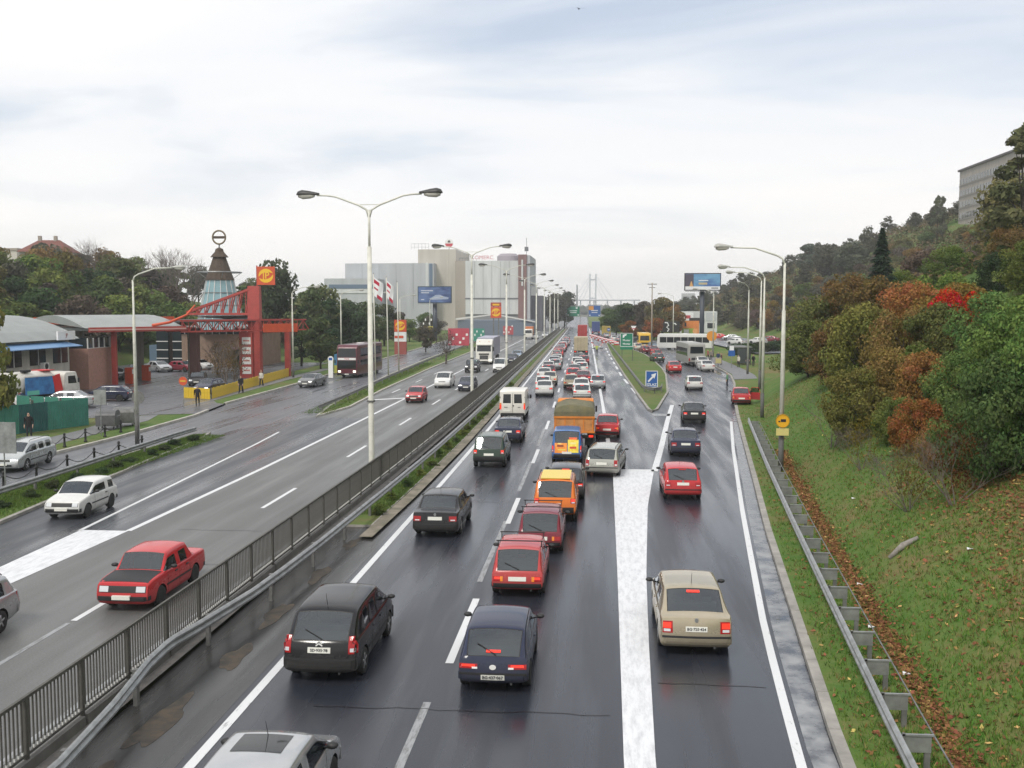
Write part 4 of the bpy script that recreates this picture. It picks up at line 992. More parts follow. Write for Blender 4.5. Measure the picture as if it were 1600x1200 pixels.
def dump_truck():
    r = ob('dump_truck', None); M_or = mat('truck_orange', (.62, .20, .025), rough=.6, noise=.3, nscale=2); M_orp = mat('faded_orange', (.52, .23, .07), rough=.7, noise=.35, nscale=3)
    M_tarp = mat('canvas_tarp', (.115, .115, .07), rough=.9, col2=(.17, .15, .08), nscale=2.2, bump=.3, bscale=6)
    part(r, 'chassis', M_dark, (0, 3.4, .75), (.9, 6.2, .3)); hw = 1.2
    bd = part(r, 'bed', M_or, (0, 2.1, 1.62), (2.4, 4.2, 1.15), .02)
    tg = part(r, 'tailgate', M_orp, (0, -.03, 1.52), (2.32, .06, .82))
    for x in (-1.1, -.55, 0, .55, 1.1): part(r, 'tailgate_rib', M_or, (x, -.07, 1.52), (.07, .05, .84))
    part(r, 'tailgate_beam', M_or, (0, -.08, 1.98), (2.44, .08, .12)); part(r, 'tailgate_beam', M_or, (0, -.08, 1.10), (2.44, .08, .10))
    n = 12; vs = []
    for y in (-.02, .5, 1.4, 2.4, 3.4, 4.25):
        for j in range(n + 1):
            t = math.pi * j / n; sag = .05 * math.sin(y * 3.1 + j); vs.append((1.22 * math.cos(t), y, 2.18 + max(0, .50 * math.sin(t) ** .55) + sag))
    fs = [(i * (n + 1) + j, i * (n + 1) + j + 1, (i + 1) * (n + 1) + j + 1, (i + 1) * (n + 1) + j) for i in range(5) for j in range(n)] + [tuple(range(n + 1))[::-1], tuple(5 * (n + 1) + j for j in range(n + 1))]
    MB().add(vs, fs).build('tarpaulin', M_tarp, r, True)
    quad(r, 'tarp_flap', M_tarp, [(-1.2, -.06, 2.02), (1.2, -.06, 2.02), (1.15, -.06, 2.3), (-1.15, -.06, 2.3)])
    cab = bmo(solid([(4.5, .7), (4.5, 2.5), (4.7, 2.62), (5.9, 2.62), (6.25, 1.6), (6.3, .7)], 1.15, .1), 'cab', M_or, r)
    quad(r, 'windscreen', M_dglass, [(1.0, 6.24, 1.65), (-1.0, 6.24, 1.65), (-.95, 6.0, 2.4), (.95, 6.0, 2.4)])
    part(r, 'rear_window', M_dglass, (0, 4.49, 2.2), (1.2, .03, .4))
    for sx in (-1, 1):
        part(r, 'tail_light', M_lit, (sx * 1.0, -.06, .86), (.26, .06, .13)); part(r, 'mudflap', M_black, (sx * .9, .35, .55), (.55, .03, .6)); part(r, 'mud_guard', M_dark, (sx * .9, 1.15, 1.0), (.6, 1.3, .04))
        part(r, 'door_mirror', M_black, (sx * 1.32, 5.95, 1.9), (.12, .1, .4)); part(r, 'headlight', M_lens, (sx * .8, 6.3, .95), (.3, .06, .2))
    part(r, 'rear_beam', M_dark, (0, -.02, .82), (2.2, .1, .2)); part(r, 'number_plate', M_plate, (.2, -.09, .62), (.5, .02, .12))
    wheels(r, (1.15, 5.4), 1.16, .5, .28, (1.15,)); return r
def lorry_box(name, boxm, cabm, L=8.5, hw=1.22, H=3.4, rear_door=True):
    r = ob(name, None)
    part(r, 'chassis', M_dark, (0, L / 2, .8), (.9, L - .4, .3))
    part(r, 'cargo_box', boxm, (0, (L - 2.3) / 2, (H + .95) / 2), (hw * 2, L - 2.3, H - .95), .04)
    part(r, 'door_seam', M_dark, (0, -.012, (H + .95) / 2), (.02, .03, H - 1.1))
    for x in (-.55, .55): part(r, 'lock_rod', M_galvd, (x, -.025, (H + .95) / 2), (.03, .04, H - 1.1))
    bmo(solid([(L - 2.15, .6), (L - 2.15, 2.5), (L - 1.9, 2.75), (L - .5, 2.75), (L - .12, 1.6), (L - .05, .6)], 1.15, .1), 'cab', cabm, r)
    quad(r, 'windscreen', M_dglass, [(1.0, L - .12, 1.65), (-1.0, L - .12, 1.65), (-.95, L - .36, 2.45), (.95, L - .36, 2.45)])
    for sx in (-1, 1):
        part(r, 'tail_light', M_lit, (sx * .98, -.05, .78), (.3, .06, .13)); part(r, 'mudflap', M_black, (sx * .9, .6, .5), (.5, .03, .55)); part(r, 'headlight', M_lens, (sx * .85, L - .03, .9), (.3, .06, .2)); part(r, 'door_mirror', M_black, (sx * 1.32, L - .5, 1.9), (.12, .1, .4))
    part(r, 'under_run_bar', M_galvd, (0, -.02, .55), (2.2, .1, .12)); part(r, 'number_plate', M_plate, (0, -.09, .68), (.5, .02, .12))
    wheels(r, (1.5, L - 1.2), 1.16, .48, .28, (1.5,)); return r
def artic():
    r = ob('articulated_lorry', None); L = 14.0
    part(r, 'trailer', M_tarpgrey, (0, 5.6, 2.55), (2.5, 11.2, 2.75), .04); part(r, 'trailer_chassis', M_dark, (0, 5.6, .95), (1.0, 11, .35))
    for y in range(1, 11, 2): 
        for sx in (-1, 1): part(r, 'curtain_strap', M_galvd, (sx * 1.255, y, 2.5), (.012, .05, 2.6))
    bmo(solid([(11.6, .45), (11.6, 3.2), (11.9, 3.75), (12.6, 3.72), (13.45, 3.05), (13.75, 1.8), (13.85, .45)], 1.23, .12, 3), 'cab', M_cream, r)
    quad(r, 'windscreen', M_dglass, [(1.05, 13.73, 1.95), (-1.05, 13.73, 1.95), (-1.0, 13.50, 2.80), (1.0, 13.50, 2.80)], .02)
    part(r, 'sun_visor', M_cream, (0, 13.62, 2.92), (2.2, .3, .16), .03)
    part(r, 'grille', M_black, (0, 13.82, 1.05), (1.25, .06, .62), .03)
    for z in (.88, 1.02, 1.16): part(r, 'grille_bar', M_galv, (0, 13.86, z), (1.2, .03, .03))
    part(r, 'front_bumper', M_cream, (0, 13.88, .52), (2.42, .16, .34), .05); part(r, 'bumper_intake', M_black, (0, 13.97, .45), (1.3, .02, .14)); part(r, 'number_plate', M_plate, (0, 13.985, .60), (.5, .02, .11))
    part(r, 'nameplate_panel', M_dark, (0, 13.80, 1.55), (1.5, .05, .18))
    for sx in (-1, 1):
        part(r, 'headlight', M_headlit, (sx * .95, 13.95, .66), (.36, .05, .2), .02); part(r, 'door_mirror', M_black, (sx * 1.42, 13.5, 2.3), (.2, .18, .62), .04)
        quad(r, 'side_window', M_dglass, [(sx * 1.235, 12.5, 1.95), (sx * 1.235, 13.5, 1.95), (sx * 1.235, 13.35, 2.65), (sx * 1.235, 12.5, 2.65)][::sx], .01)
        part(r, 'side_deflector', M_cream, (sx * 1.2, 11.5, 2.2), (.05, .5, 2.6)); part(r, 'fuel_tank', M_galv, (sx * .95, 10.9, .75), (.5, 1.2, .55), .08)
        part(r, 'roof_marker', M_amber, (sx * .7, 13.1, 3.42), (.14, .06, .06))
    wheels(r, (1.4, 2.7, 4.0), 1.2, .5, .3); wheels(r, (10.0, 12.9), 1.2, .5, .3); return r
def coach(name, m, L, H, decks=1, skirt=None, hw=1.25, panel_rear=True):
    r = ob(name, None)
    bmo(solid([(0, .35), (-.03, 1.2), (.05, H - .25), (.3, H), (L - .5, H), (L - .12, H - .35), (L, 1.5), (L, .35)], hw, .11, 3), 'body', m, r)
    zs = [(1.75, 2.75)] if decks == 1 else [(1.5, 2.15), (2.55, 3.55)]
    if decks == 1: zs = [(1.45, min(2.55, H - .45))]
    for z0, z1 in zs:
        for sx in (-1, 1):
            y = .7; k = 0
            while y + 1.35 < L - .5:
                x = sx * (hw + .002); quad(r, 'side_window', M_dglass, [(x, y, z0), (x, y + 1.32, z0), (x, y + 1.32, z1), (x, y, z1)][::sx], .008); y += 1.4
    zz0, zz1 = zs[-1]
    if decks == 2:
        quad(r, 'windscreen', M_dglass, [(1.12, L + .002, 1.15), (-1.12, L + .002, 1.15), (-1.12, L - .02, 2.1), (1.12, L - .02, 2.1)], .02)
        quad(r, 'upper_windscreen', M_dglass, [(1.12, L - .055, 2.55), (-1.12, L - .055, 2.55), (-1.05, L - .10, H - .42), (1.05, L - .10, H - .42)], .02)
        h = part(r, 'destination_board', M_white, (0, L - .0, 2.32), (2.2, .06, .26))
    else:
        quad(r, 'windscreen', M_dglass, [(1.12, L + .002, 1.2), (-1.12, L + .002, 1.2), (-1.1, L - .08, H - .55), (1.1, L - .08, H - .55)], .02)
    quad(r, 'rear_window', M_dglass, [(-.95, -.03, max(1.6, H - 1.45)), (.95, -.03, max(1.6, H - 1.45)), (.9, .03, H - .5), (-.9, .03, H - .5)], .02)
    part(r, 'rear_bumper', M_black, (0, -.05, .5), (2.4, .14, .25), .04); part(r, 'front_bumper', M_black, (0, L + .03, .48), (2.4, .14, .24), .04)
    part(r, 'engine_grille', M_black, (0, -.03, 1.05), (1.5, .03, .35)); part(r, 'number_plate', M_plate, (0, -.06, .78), (.5, .02, .12)); part(r, 'number_plate', M_plate, (0, L + .12, .5), (.5, .02, .12))
    for sx in (-1, 1):
        part(r, 'tail_light', M_red, (sx * 1.05, -.04, .95), (.18, .05, .42)); part(r, 'headlight', M_headlit if decks == 2 else M_lens, (sx * .92, L + .01, .82), (.34, .05, .22), .03); part(r, 'door_mirror', M_black, (sx * 1.42, L + .1, 2.0), (.14, .12, .4), .03)
    part(r, 'roof_hatch', M_white, (0, L * .5, H + .03), (.8, .9, .08), .02)
    wheels(r, (2.3, L - 2.4), hw, .5, .3); return r
def sewer_truck():
    r = ob('tanker_truck', None); M_tk = mat('tanker_white', (.62, .60, .55), rough=.45, noise=.2, nscale=2)
    part(r, 'chassis', M_dark, (0, 3.8, .8), (1.0, 7.2, .35)); rot = Matrix.Rotation(R(-90), 4, 'X')
    MB().lathe([(.9, 0), (1.0, .06), (1.02, .3), (1.02, 4.6), (.9, 4.75), (.001, 4.85)], 28, 0, Matrix.Translation((0, .35, 1.95)) @ rot).build('tank', M_tk, r, True)
    e = MB().lathe([(.98, -.05), (.98, .05), (.80, .05), (.80, -.05)], 28, 0, Matrix.Translation((0, .28, 1.95)) @ rot).build('end_ring', M_tk, r, True)
    MB().lathe([(.84, 0), (.001, .01)], 24, 0, Matrix.Translation((0, .33, 1.95)) @ Matrix.Rotation(R(90), 4, 'X')).build('end_plate', M_dark, r)
    for a in range(8): t = a * math.pi / 4 + .2; MB().bar((.1 * math.cos(t), .22, 1.95 + .1 * math.sin(t)), (.88 * math.cos(t), .22, 1.95 + .88 * math.sin(t)), .05, .07).build('end_spoke', M_tk, r)
    MB().lathe([(.18, -.08), (.18, .1), (.001, .12)], 12, 0, Matrix.Translation((0, .2, 1.95)) @ rot).build('end_hub', M_tk, r)
    for sx in (-1, 1):
        part(r, 'advert_panel', mat('advert_blue', (.03, .12, .32), rough=.4, col2=(.05, .22, .48), nscale=1.5), (sx * 1.09, 3.3, 1.75), (.05, 2.9, 1.5)); part(r, 'advert_stripe', mat('advert_teal', (.12, .45, .35), rough=.4), (sx * 1.12, 2.6, 1.2), (.02, 1.2, .35))
        part(r, 'panel_frame', M_tk, (sx * 1.09, 3.3, 2.55), (.08, 3.1, .1)); part(r, 'advert_red', mat('advert_red', (.60, .03, .03), rough=.4), (sx * 1.10, 5.15, 1.7), (.06, .8, 1.8), rx=R(12))
        part(r, 'tail_light', M_red, (sx * .9, .1, .8), (.3, .06, .14)); part(r, 'door_mirror', M_black, (sx * 1.3, 7.2, 2.0), (.12, .1, .4))
        quad(r, 'side_window', M_dglass, [(sx * 1.155, 6.2, 1.75), (sx * 1.155, 7.1, 1.75), (sx * 1.155, 6.95, 2.4), (sx * 1.155, 6.2, 2.4)][::sx], .01)
    part(r, 'top_red_band', MATS['advert_red'], (0, 4.6, 2.98), (1.4, 1.2, .06)); part(r, 'valve_box', M_black, (0, 1.2, 3.02), (.5, .6, .2), .04); part(r, 'hose_reel', M_black, (.5, 2.4, 3.02), (.4, .8, .2), .05)
    bmo(solid([(5.8, .6), (5.8, 2.5), (6.0, 2.75), (7.1, 2.75), (7.45, 1.7), (7.55, .6)], 1.15, .1), 'cab', M_tk, r)
    quad(r, 'windscreen', M_dglass, [(1.0, 7.46, 1.72), (-1.0, 7.46, 1.72), (-.95, 7.2, 2.5), (.95, 7.2, 2.5)])
    wheels(r, (1.4, 2.7, 6.5), 1.16, .5, .28, (1.4, 2.7)); return r

# ---- placing
def head(Y): return .0125 if Y > 85 else (.0125 * max(0, (Y - 45)) / 40)
USED = {}
COLS = dict(black=(.012, .012, .014, 1), white=(.66, .66, .64, 1), cream=(.60, .57, .48, 1), silver=(.50, .51, .52, .45), red=(.50, .025, .03, 1), dark_red=(.19, .015, .03, 1), dark_blue=(.018, .024, .055, 1), blue=(.03, .07, .20, 1), orange=(.68, .17, .02, 1), beige=(.38, .33, .24, .6), grey=(.16, .165, .17, 1), green=(.03, .055, .04, 1), light_blue=(.20, .27, .36, 1), faded_red=(.46, .05, .05, 1), dark_grey=(.035, .036, .04, 1))
SMALL = ('door_seam', 'door_handle', 'wiper', 'aerial', 'exhaust', 'door_mirror', 'side_strip', 'lower_grille', 'bumper_strip', 'roof_rail')
def car(kind, color, px, py, label, cat='car', away=True, lit=True, rz=0.0, group=None, z=0.0, pos=None, nm=None):
    sp = SPECS[kind]; p = proto(kind, lit and away)
    X, Y = pos if pos else G(px, py, z)
    far = Y > 95
    if (kind, lit and away) not in USED and not far: o = p; USED[(kind, lit and away)] = 1; o.name = 'car_'
    else: o = copy_tree(p, PTREE[(kind, lit and away)], (lambda c: c.name.split('.')[0] not in SMALL) if far else None)
    o.name = nm or {'old_hatch': 'hatchback_car', 'hatch': 'hatchback_car', 'small_hatch': 'hatchback_car', 'rack_wagon': 'estate_car', 'wagon': 'estate_car', 'sedan': 'sedan_car', 'old_sedan': 'sedan_car', 'liftback': 'sedan_car', 'mpv': 'people_carrier', 'suv': 'off_road_car', 'panel_van': 'small_van'}[kind]
    c = COLS[color] if isinstance(color, str) else color
    for ch in [o] + list(o.children_recursive):
        if ch.get('painted'): ch.color = c
    a = rz + (head(Y) if pos is None or Y > 60 else 0)
    ax = sp['ar'] if away else sp['af']
    th = a if away else a + math.pi
    fx, fy = -math.sin(th), math.cos(th)
    o.location = (X - fx * ax, Y - fy * ax, z); o.rotation_euler = (0, 0, th)
    tag(o, label, cat, group); return o
def rig(o, X, Y, axle, label, cat, away=True, rz=0.0, group=None, z=0.0):
    th = rz + head(Y) + (0 if away else math.pi); fx, fy = -math.sin(th), math.cos(th)
    o.location = (X - fx * axle, Y - fy * axle, z); o.rotation_euler = (0, 0, th); tag(o, label, cat, group); return o
GQ = {'L': 'vehicles queuing in the left lane', 'C': 'vehicles queuing in the middle lane', 'E': 'vehicles on the exit road', 'O': 'oncoming vehicles', 'S': 'vehicles at the filling station'}
def detail(o, kind, plate=None, chevron=False, oval=False, roundel=False, z=None):
    S = KSH[kind]; sp = SPECS[kind]
    def yat(x, zz): h = S.bvh.ray_cast(Vector((x, -9, zz)), Vector((0, 1, 0))); return h[0].y if h[0] else 0
    pl = [c for c in o.children if c.name.startswith('number_plate')][0]
    zc = sp['pz'] + .06
    if plate: lettering(plate, .095, M_ink, pl, (0, yat(0, zc) - sp.get('pth', .018) - .008, zc), bold=.002)
    if chevron:
        for k in range(2):
            m = MB(); zz = .93 + .05 * k; y = yat(0, zz) - .03
            m.bar((-.075, y, zz - .035), (0, y, zz + .02), .02, .026); m.bar((.075, y, zz - .035), (0, y, zz + .02), .02, .026); m.build('badge', M_white, o)
    if oval or roundel:
        zz = z; y = yat(0, zz) - .012
        MB().lathe([(.055, -.01), (.055, .01)], 16, 0, Matrix.Translation((0, y, zz)) @ Matrix.Rotation(R(90), 4, 'X') @ Matrix.Scale(1.35 if oval else .85, 4, (1, 0, 0))).build('badge', M_white if oval else M_galv, o)
# -- left lane, near to far
c_sil = car('hatch', 'silver', 0, 0, 'silver hatchback with sunroof at the bottom edge of the picture', pos=(-5.42, 14.45), lit=False, group=GQ['L'])
c_pic = car('mpv', 'black', 514, 1050, 'black rounded people carrier with double-chevron badge, nearest whole car in left lane', lit=False, group=GQ['L'])
c_bmw = car('sedan', 'black', 686, 833, 'black sedan with wide red tail lamps following the black off-roader', lit=False, group=GQ['L'])
car('suv', 'green', 766, 729, 'dark green off-road car with black bumper behind a dark sedan', lit=True, group=GQ['L'], nm='off_road_car')
car('sedan', 'dark_blue', 795, 690, 'dark blue sedan directly behind the white van', lit=True, group=GQ['L'])
wv = white_van(); x, y = G(802, 655); rig(wv, x, y, .85, 'white panel van with two rear windows in the left lane', 'van', group=GQ['L'])
LQ = [('sedan', 'white'), ('hatch', 'white'), ('old_sedan', 'cream'), ('sedan', 'white'), ('hatch', 'dark_red'), ('sedan', 'white'), ('hatch', 'silver'), ('wagon', 'silver'), ('sedan', 'white'), ('hatch', 'dark_red'), ('old_sedan', 'cream'), ('hatch', 'red'), ('sedan', 'red'), ('hatch', 'dark_grey'), ('sedan', 'silver'), ('wagon', 'red'), ('hatch', 'white'), ('sedan', 'dark_blue'), ('hatch', 'silver'), ('sedan', 'red'), ('hatch', 'white'), ('wagon', 'dark_grey')]
ORD = ['first', 'second', 'third', 'fourth', 'fifth', 'sixth', 'seventh', 'eighth', 'ninth', 'tenth', 'eleventh', 'twelfth', 'thirteenth', 'fourteenth', 'fifteenth', 'sixteenth', 'seventeenth', 'eighteenth', 'nineteenth', 'twentieth', 'twenty-first', 'twenty-second']
KN = dict(sedan='sedan', hatch='hatchback', old_sedan='boxy sedan', wagon='estate car', old_hatch='boxy hatchback', small_hatch='small hatchback', mpv='people carrier', liftback='sedan', rack_wagon='estate car', suv='off-road car')
rq = random.Random(11); y = 97.0
for i, (k, c) in enumerate(LQ):
    x = -5.45 + off(y) + rq.uniform(-.25, .35) + (.7 if i in (0, 2, 6) else 0)
    car(k, c, 0, 0, f'{c.replace("_", " ")} {KN[k]}, {ORD[i]} ahead of the white van in the left lane', pos=(x, y), lit=i % 5 != 3, group=GQ['L']); y += rq.uniform(6.2, 7.6) if i < 14 else rq.uniform(7, 9)
# -- middle lane
c_suz = car('small_hatch', 'dark_blue', 775, 1068, 'dark blue small hatchback, nearest car in the middle lane', group=GQ['C'])
c_z1 = car('rack_wagon', 'faded_red', 811, 925, 'bright red boxy estate car with black roof bars, second in the middle lane', group=GQ['C'])
car('rack_wagon', 'dark_red', 845, 860, 'dark red boxy estate car with roof bars ahead of the bright red one', lit=False, group=GQ['C'])
c_or = car('suv', 'orange', 868, 812, 'orange car with yellow roof in the middle lane', lit=True, group=GQ['C'])
car('hatch', 'dark_grey', 884, 778, 'black hatchback ahead of the orange car with yellow roof', group=GQ['C'])
c_ad = car('panel_van', (.05, .16, .42, 1), 886, 721, 'small blue van covered in orange and yellow food advertising', 'van', group=GQ['C'])
dt = dump_truck(); x, y = G(897, 703); rig(dt, x, y + 1.0, 1.15, 'orange dump truck with olive canvas over its bed', 'truck', group=GQ['C'])
car('wagon', (.46, .46, .41, .45), 943, 742, 'silver beige estate car with roof rails cutting across the lane line', lit=False, rz=R(-7), group=GQ['C'])
car('old_sedan', 'red', 949, 683, 'red boxy sedan right of the orange dump truck', rz=R(-3), group=GQ['C'])
CQ = [('hatch', 'white', 0.45), ('sedan', 'white', .35), ('old_sedan', 'beige', -.75), ('sedan', 'dark_red', .5), ('hatch', 'red', -.7), ('sedan', 'grey', -.6), ('hatch', 'white', .3), ('sedan', 'white', .0), ('wagon', 'white', -.4), ('hatch', 'dark_red', .5), ('sedan', 'dark_grey', -.3)]
y = 93.5
for i, (k, c, dx_) in enumerate(CQ):
    car(k, c, 0, 0, f'{c.replace("_", " ")} {KN[k]}, {ORD[i]} ahead of the orange dump truck in the middle lane', pos=(-1.55 + off(y) + dx_, y), lit=i % 3 != 2, group=GQ['C']); y += 5.6 if i % 2 else 6.8
car('hatch', 'silver', 934, 607, 'silver hatchback straddling the solid line right of the middle queue', group=GQ['C'])
bx = lorry_box('box_lorry', mat('box_beige', (.42, .36, .24), rough=.6, noise=.2, nscale=1), M_cream, 8.0, 1.2, 3.3); rig(bx, -1.6 + off(178), 178, 1.5, 'beige box lorry seen from behind in the middle queue', 'truck', group=GQ['C'])
for i, (k, c) in enumerate((('sedan', 'silver'), ('hatch', 'dark_grey'), ('sedan', 'white'), ('wagon', 'red'), ('hatch', 'silver'), ('sedan', 'white'))):
    y = 194 + i * 8.4; car(k, c, 0, 0, f'{c.replace("_", " ")} {KN[k]}, {ORD[i]} ahead of the beige box lorry', pos=(-1.5 + off(y) + rq.uniform(-.4, .4), y), lit=True, group=GQ['C'])
rl = lorry_box('red_lorry', mat('box_red', (.36, .035, .03), rough=.5, noise=.2, nscale=1), M_cream, 9, 1.22, 3.9); rig(rl, -1.6 + off(262), 262, 1.5, 'red box lorry far up the middle lane', 'truck', group=GQ['C'])
bl = lorry_box('blue_lorry', mat('box_blue', (.05, .08, .22), rough=.5, noise=.2, nscale=1), M_cream, 9, 1.22, 4.0); rig(bl, 2.4 + off(318), 318, 1.5, 'blue box lorry beyond the red lorry', 'truck', group=GQ['C'])
by = lorry_box('yellow_lorry', mat('box_ochre', (.36, .27, .06), rough=.6, noise=.2, nscale=1), M_cream, 7, 1.2, 3.2); rig(by, 5.0 + off(286), 286, 1.5, 'ochre yellow lorry near the red and white barriers', 'truck', group=GQ['C'])
# -- exit road
c_oct = car('liftback', (.46, .40, .29, .4), 1082, 1008, 'beige metallic sedan, nearest on the exit lane', group=GQ['E'])
c_golf = car('hatch', 'red', 1065, 778, 'red hatchback on the exit lane behind the dark blue sedan', lit=False, group=GQ['E'])
car('sedan', 'dark_blue', 1070, 711, 'dark blue sedan on the exit lane ahead of the red hatchback', lit=False, rz=R(-2), group=GQ['E'])
car('sedan', 'black', 1084, 660, 'black sedan on the exit lane beside the island tip', lit=True, rz=R(-3), group=GQ['E'])
car('hatch', 'white', 1085, 609, 'white hatchback on the exit road right of the blue exit sign', lit=False, rz=R(-2), group=GQ['E'])
car('sedan', 'red', 1054, 582, 'red sedan on the exit road behind the grey coach', rz=R(1), group=GQ['E'])
car('sedan', 'white', 1105, 580, 'white sedan at the bus stop kerb, nearer of two', lit=False, rz=R(4), group=GQ['E'])
car('sedan', 'white', 1098, 573, 'white sedan at the bus stop kerb, farther of two', lit=False, rz=R(6), group=GQ['E'])
for k, c, px, py, lb in (('hatch', 'green', 1029, 566, 'dark green hatchback on the exit road left of the grey coach'), ('old_hatch', 'red', 1027, 559, 'red hatchback just ahead of the dark green one on the exit road'), ('sedan', 'dark_red', 1022, 553, 'dark red sedan in the far exit queue'), ('hatch', 'dark_red', 1010, 552, 'maroon hatchback beside the dark red sedan in the far exit queue'), ('hatch', 'cream', 997, 547, 'cream hatchback behind the green direction sign'), ('sedan', 'light_blue', 1021, 545, 'pale blue sedan near the yellow bus'), ('sedan', 'white', 960, 533, 'white sedan beyond the striped barriers, left one'), ('hatch', 'silver', 969, 534, 'silver hatchback beyond the striped barriers'), ('wagon', 'dark_grey', 976, 537, 'dark grey estate car at the head of the exit merge'), ('sedan', 'silver', 948, 528, 'silver sedan farthest at the exit merge')):
    car(k, c, px, py, lb, rz=R(8), group=GQ['E'])
o = car('old_sedan', 'red', 1158, 632, 'red car parked on the grass kerb with its right door open', lit=False, rz=R(-6), group=GQ['E'], z=.12)
dr = MB().box((.0, -.5, .36), (.05, 1.0, .62)).build('open_door', M_paint, o); dr['painted'] = 1; dr.color = COLS['red']; dr.location = (.80, 2.85, .25); dr.rotation_euler = (0, 0, R(62))
fr = MB().path([(0, -1.0, .66), (0, -.85, 1.1), (0, -.25, 1.12), (0, 0, .66)], .025, 6).build('door_frame', M_paint, dr); fr['painted'] = 1; fr.color = COLS['red']; MB().box((0, -.5, .86), (.015, .75, .4)).build('door_window', M_glass, dr)
gc = coach('coach', mat('coach_grey', (.30, .30, .28), rough=.45, noise=.12, nscale=1), 11, 3.3); rig(gc, 14.0, 150, 2.3, 'grey coach standing at the bus stop, seen from behind', 'bus', rz=R(4), group=GQ['E'])
wc = coach('coach', mat('coach_white', (.66, .66, .64), rough=.35, noise=.06), 11, 3.2); rig(wc, 20.5, 205, 2.3, 'white coach parked crosswise behind the grey coach', 'bus', rz=R(84))
yb = coach('city_bus', mat('bus_yellow', (.62, .38, .03), rough=.4, noise=.08), 11, 3.1); rig(yb, 9.6, 213, 2.3, 'yellow city bus beside the green direction sign', 'bus', rz=R(-1), group=GQ['E'])
# -- oncoming
car('wagon', 'silver', 0, 0, 'silver car cut off by the left picture edge', away=False, pos=(-16.35, 22.1), group=GQ['O'])
c_lada = car('old_sedan', 'red', 212, 945, 'red boxy sedan with black bonnet coming towards the camera', away=False, group=GQ['O'])
car('old_hatch', 'white', 110, 808, 'white boxy hatchback leaving the merging lane', away=False, rz=R(2), group=GQ['O'])
car('old_hatch', 'red', 648, 629, 'small red boxy hatchback coming along the inner lane', away=False, group=GQ['O'])
car('mpv', 'white', 692, 606, 'white people carrier coming towards the camera', away=False, group=GQ['O'])
car('hatch', 'dark_blue', 729, 611, 'dark blue hatchback half hidden by a lamp pole', away=False, group=GQ['O'])
car('suv', 'black', 737, 582, 'black off-road car left of the white lorry', away=False, group=GQ['O'])
car('panel_van', 'white', 780, 582, 'small white van in front of the white lorry', 'van', away=False, group=GQ['O'])
car('sedan', 'dark_blue', 799, 567, 'dark sedan with headlights beside the small white van', away=False, group=GQ['O'])
car('sedan', 'light_blue', 807, 561, 'light blue sedan farther up the oncoming fast lane', away=False, group=GQ['O'])
at_ = artic(); x, y = G(757, 569); rig(at_, x, y, 12.9, 'white articulated lorry with pale trailer coming towards the camera', 'truck', away=False, group=GQ['O'])
car('hatch', 'white', 836, 530, 'distant white hatchback with headlights, oncoming', away=False, group=GQ['O'])
car('sedan', 'silver', 852, 527, 'distant silver sedan, oncoming in the fast lane', away=False, group=GQ['O'])
car('hatch', 'silver', 868, 519, 'distant pale hatchback, oncoming near the fence end', away=False, group=GQ['O'])
car('sedan', 'white', 873, 516, 'farthest white sedan, oncoming near the fence end', away=False, group=GQ['O'])
ol = lorry_box('orange_lorry', mat('box_orange', (.5, .16, .05), rough=.5), M_cream, 8, 1.2, 3.3); rig(ol, -18.5, 268, 6.8, 'small orange lorry far along the oncoming road', 'truck', away=False, group=GQ['O'])
# -- service road and filling station
car('wagon', (.52, .54, .54, .45), 18, 735, 'silver estate car on the service road beside the bollards', away=False, rz=R(5), group=GQ['S'])
car('sedan', 'grey', 481, 605, 'grey blue sedan on the service road in front of the yellow fence', away=False, rz=R(-5), group=GQ['S'])
mc = coach('double_deck_coach', mat('coach_maroon', (.105, .018, .028), rough=.3, noise=.1, coat=.4), 12, 4.0, 2); rig(mc, *G(551, 589), 9.6, 'dark maroon double-deck coach with lit headlamps on the service road', 'bus', away=False, rz=R(-3), group=GQ['S'])
lettering('TRANS', .2, mat('board_red', (.5, .03, .03)), [c for c in mc.children if c.name.startswith('destination_board')][0], (0, 12.04, 2.32), (R(90), 0, R(180)), .004)
for k, c, px, py, rz, aw, lb in (('hatch', 'dark_blue', 192, 626, 95, True, 'dark blue hatchback leaving the station past the tanker truck'), ('sedan', 'silver', 132, 636, 100, True, 'pale sedan behind the green fence corner'), ('hatch', 'white', 28, 640, 90, True, 'white car roof showing above the green fence'), ('hatch', 'dark_blue', 336, 612, 176, True, 'blue hatchback at the station exit by the yellow fence'), ('hatch', 'dark_grey', 312, 600, 195, True, 'dark hatchback waiting behind the blue one at the station exit'), ('sedan', 'white', 298, 577, 245, True, 'white sedan parked before the brick station wall'), ('hatch', 'dark_red', 275, 580, 245, True, 'dark red hatchback parked beside the white sedan at the station'), ('sedan', 'black', 185, 592, 200, True, 'black sedan under the station canopy near the red column'), ('hatch', 'dark_grey', 212, 586, 205, True, 'dark hatchback under the station canopy, farther one'), ('sedan', 'silver', 240, 580, 230, True, 'silver sedan under the station canopy'), ):
    car(k, c, px, py, lb, rz=R(rz), group=GQ['S'], z=.14, lit=False)
stt = sewer_truck(); x, y = G(84, 628); rig(stt, -48.6, 80.0, 1.4, 'white tanker truck with spoked drum end and blue advert panel', 'truck', rz=R(-20), z=.14)
for i, (c, x, y, rz) in enumerate((('white', 35.5, 222, 60), ('red', 44, 228, 75), ('silver', 49, 235, 75), ('dark_red', 40, 233, 70), ('white', 30, 216, 50), ('silver', 33, 245, 80), ('red', 30.5, 252, 75))):
    car('sedan' if i % 2 else 'hatch', c, 0, 0, f'{c.replace("_", " ")} {"sedan" if i % 2 else "hatchback"} in the hillside car park, {ORD[i]} in its row', pos=(x, y), rz=R(rz), z=.62, lit=False, group='cars in the hillside car park')

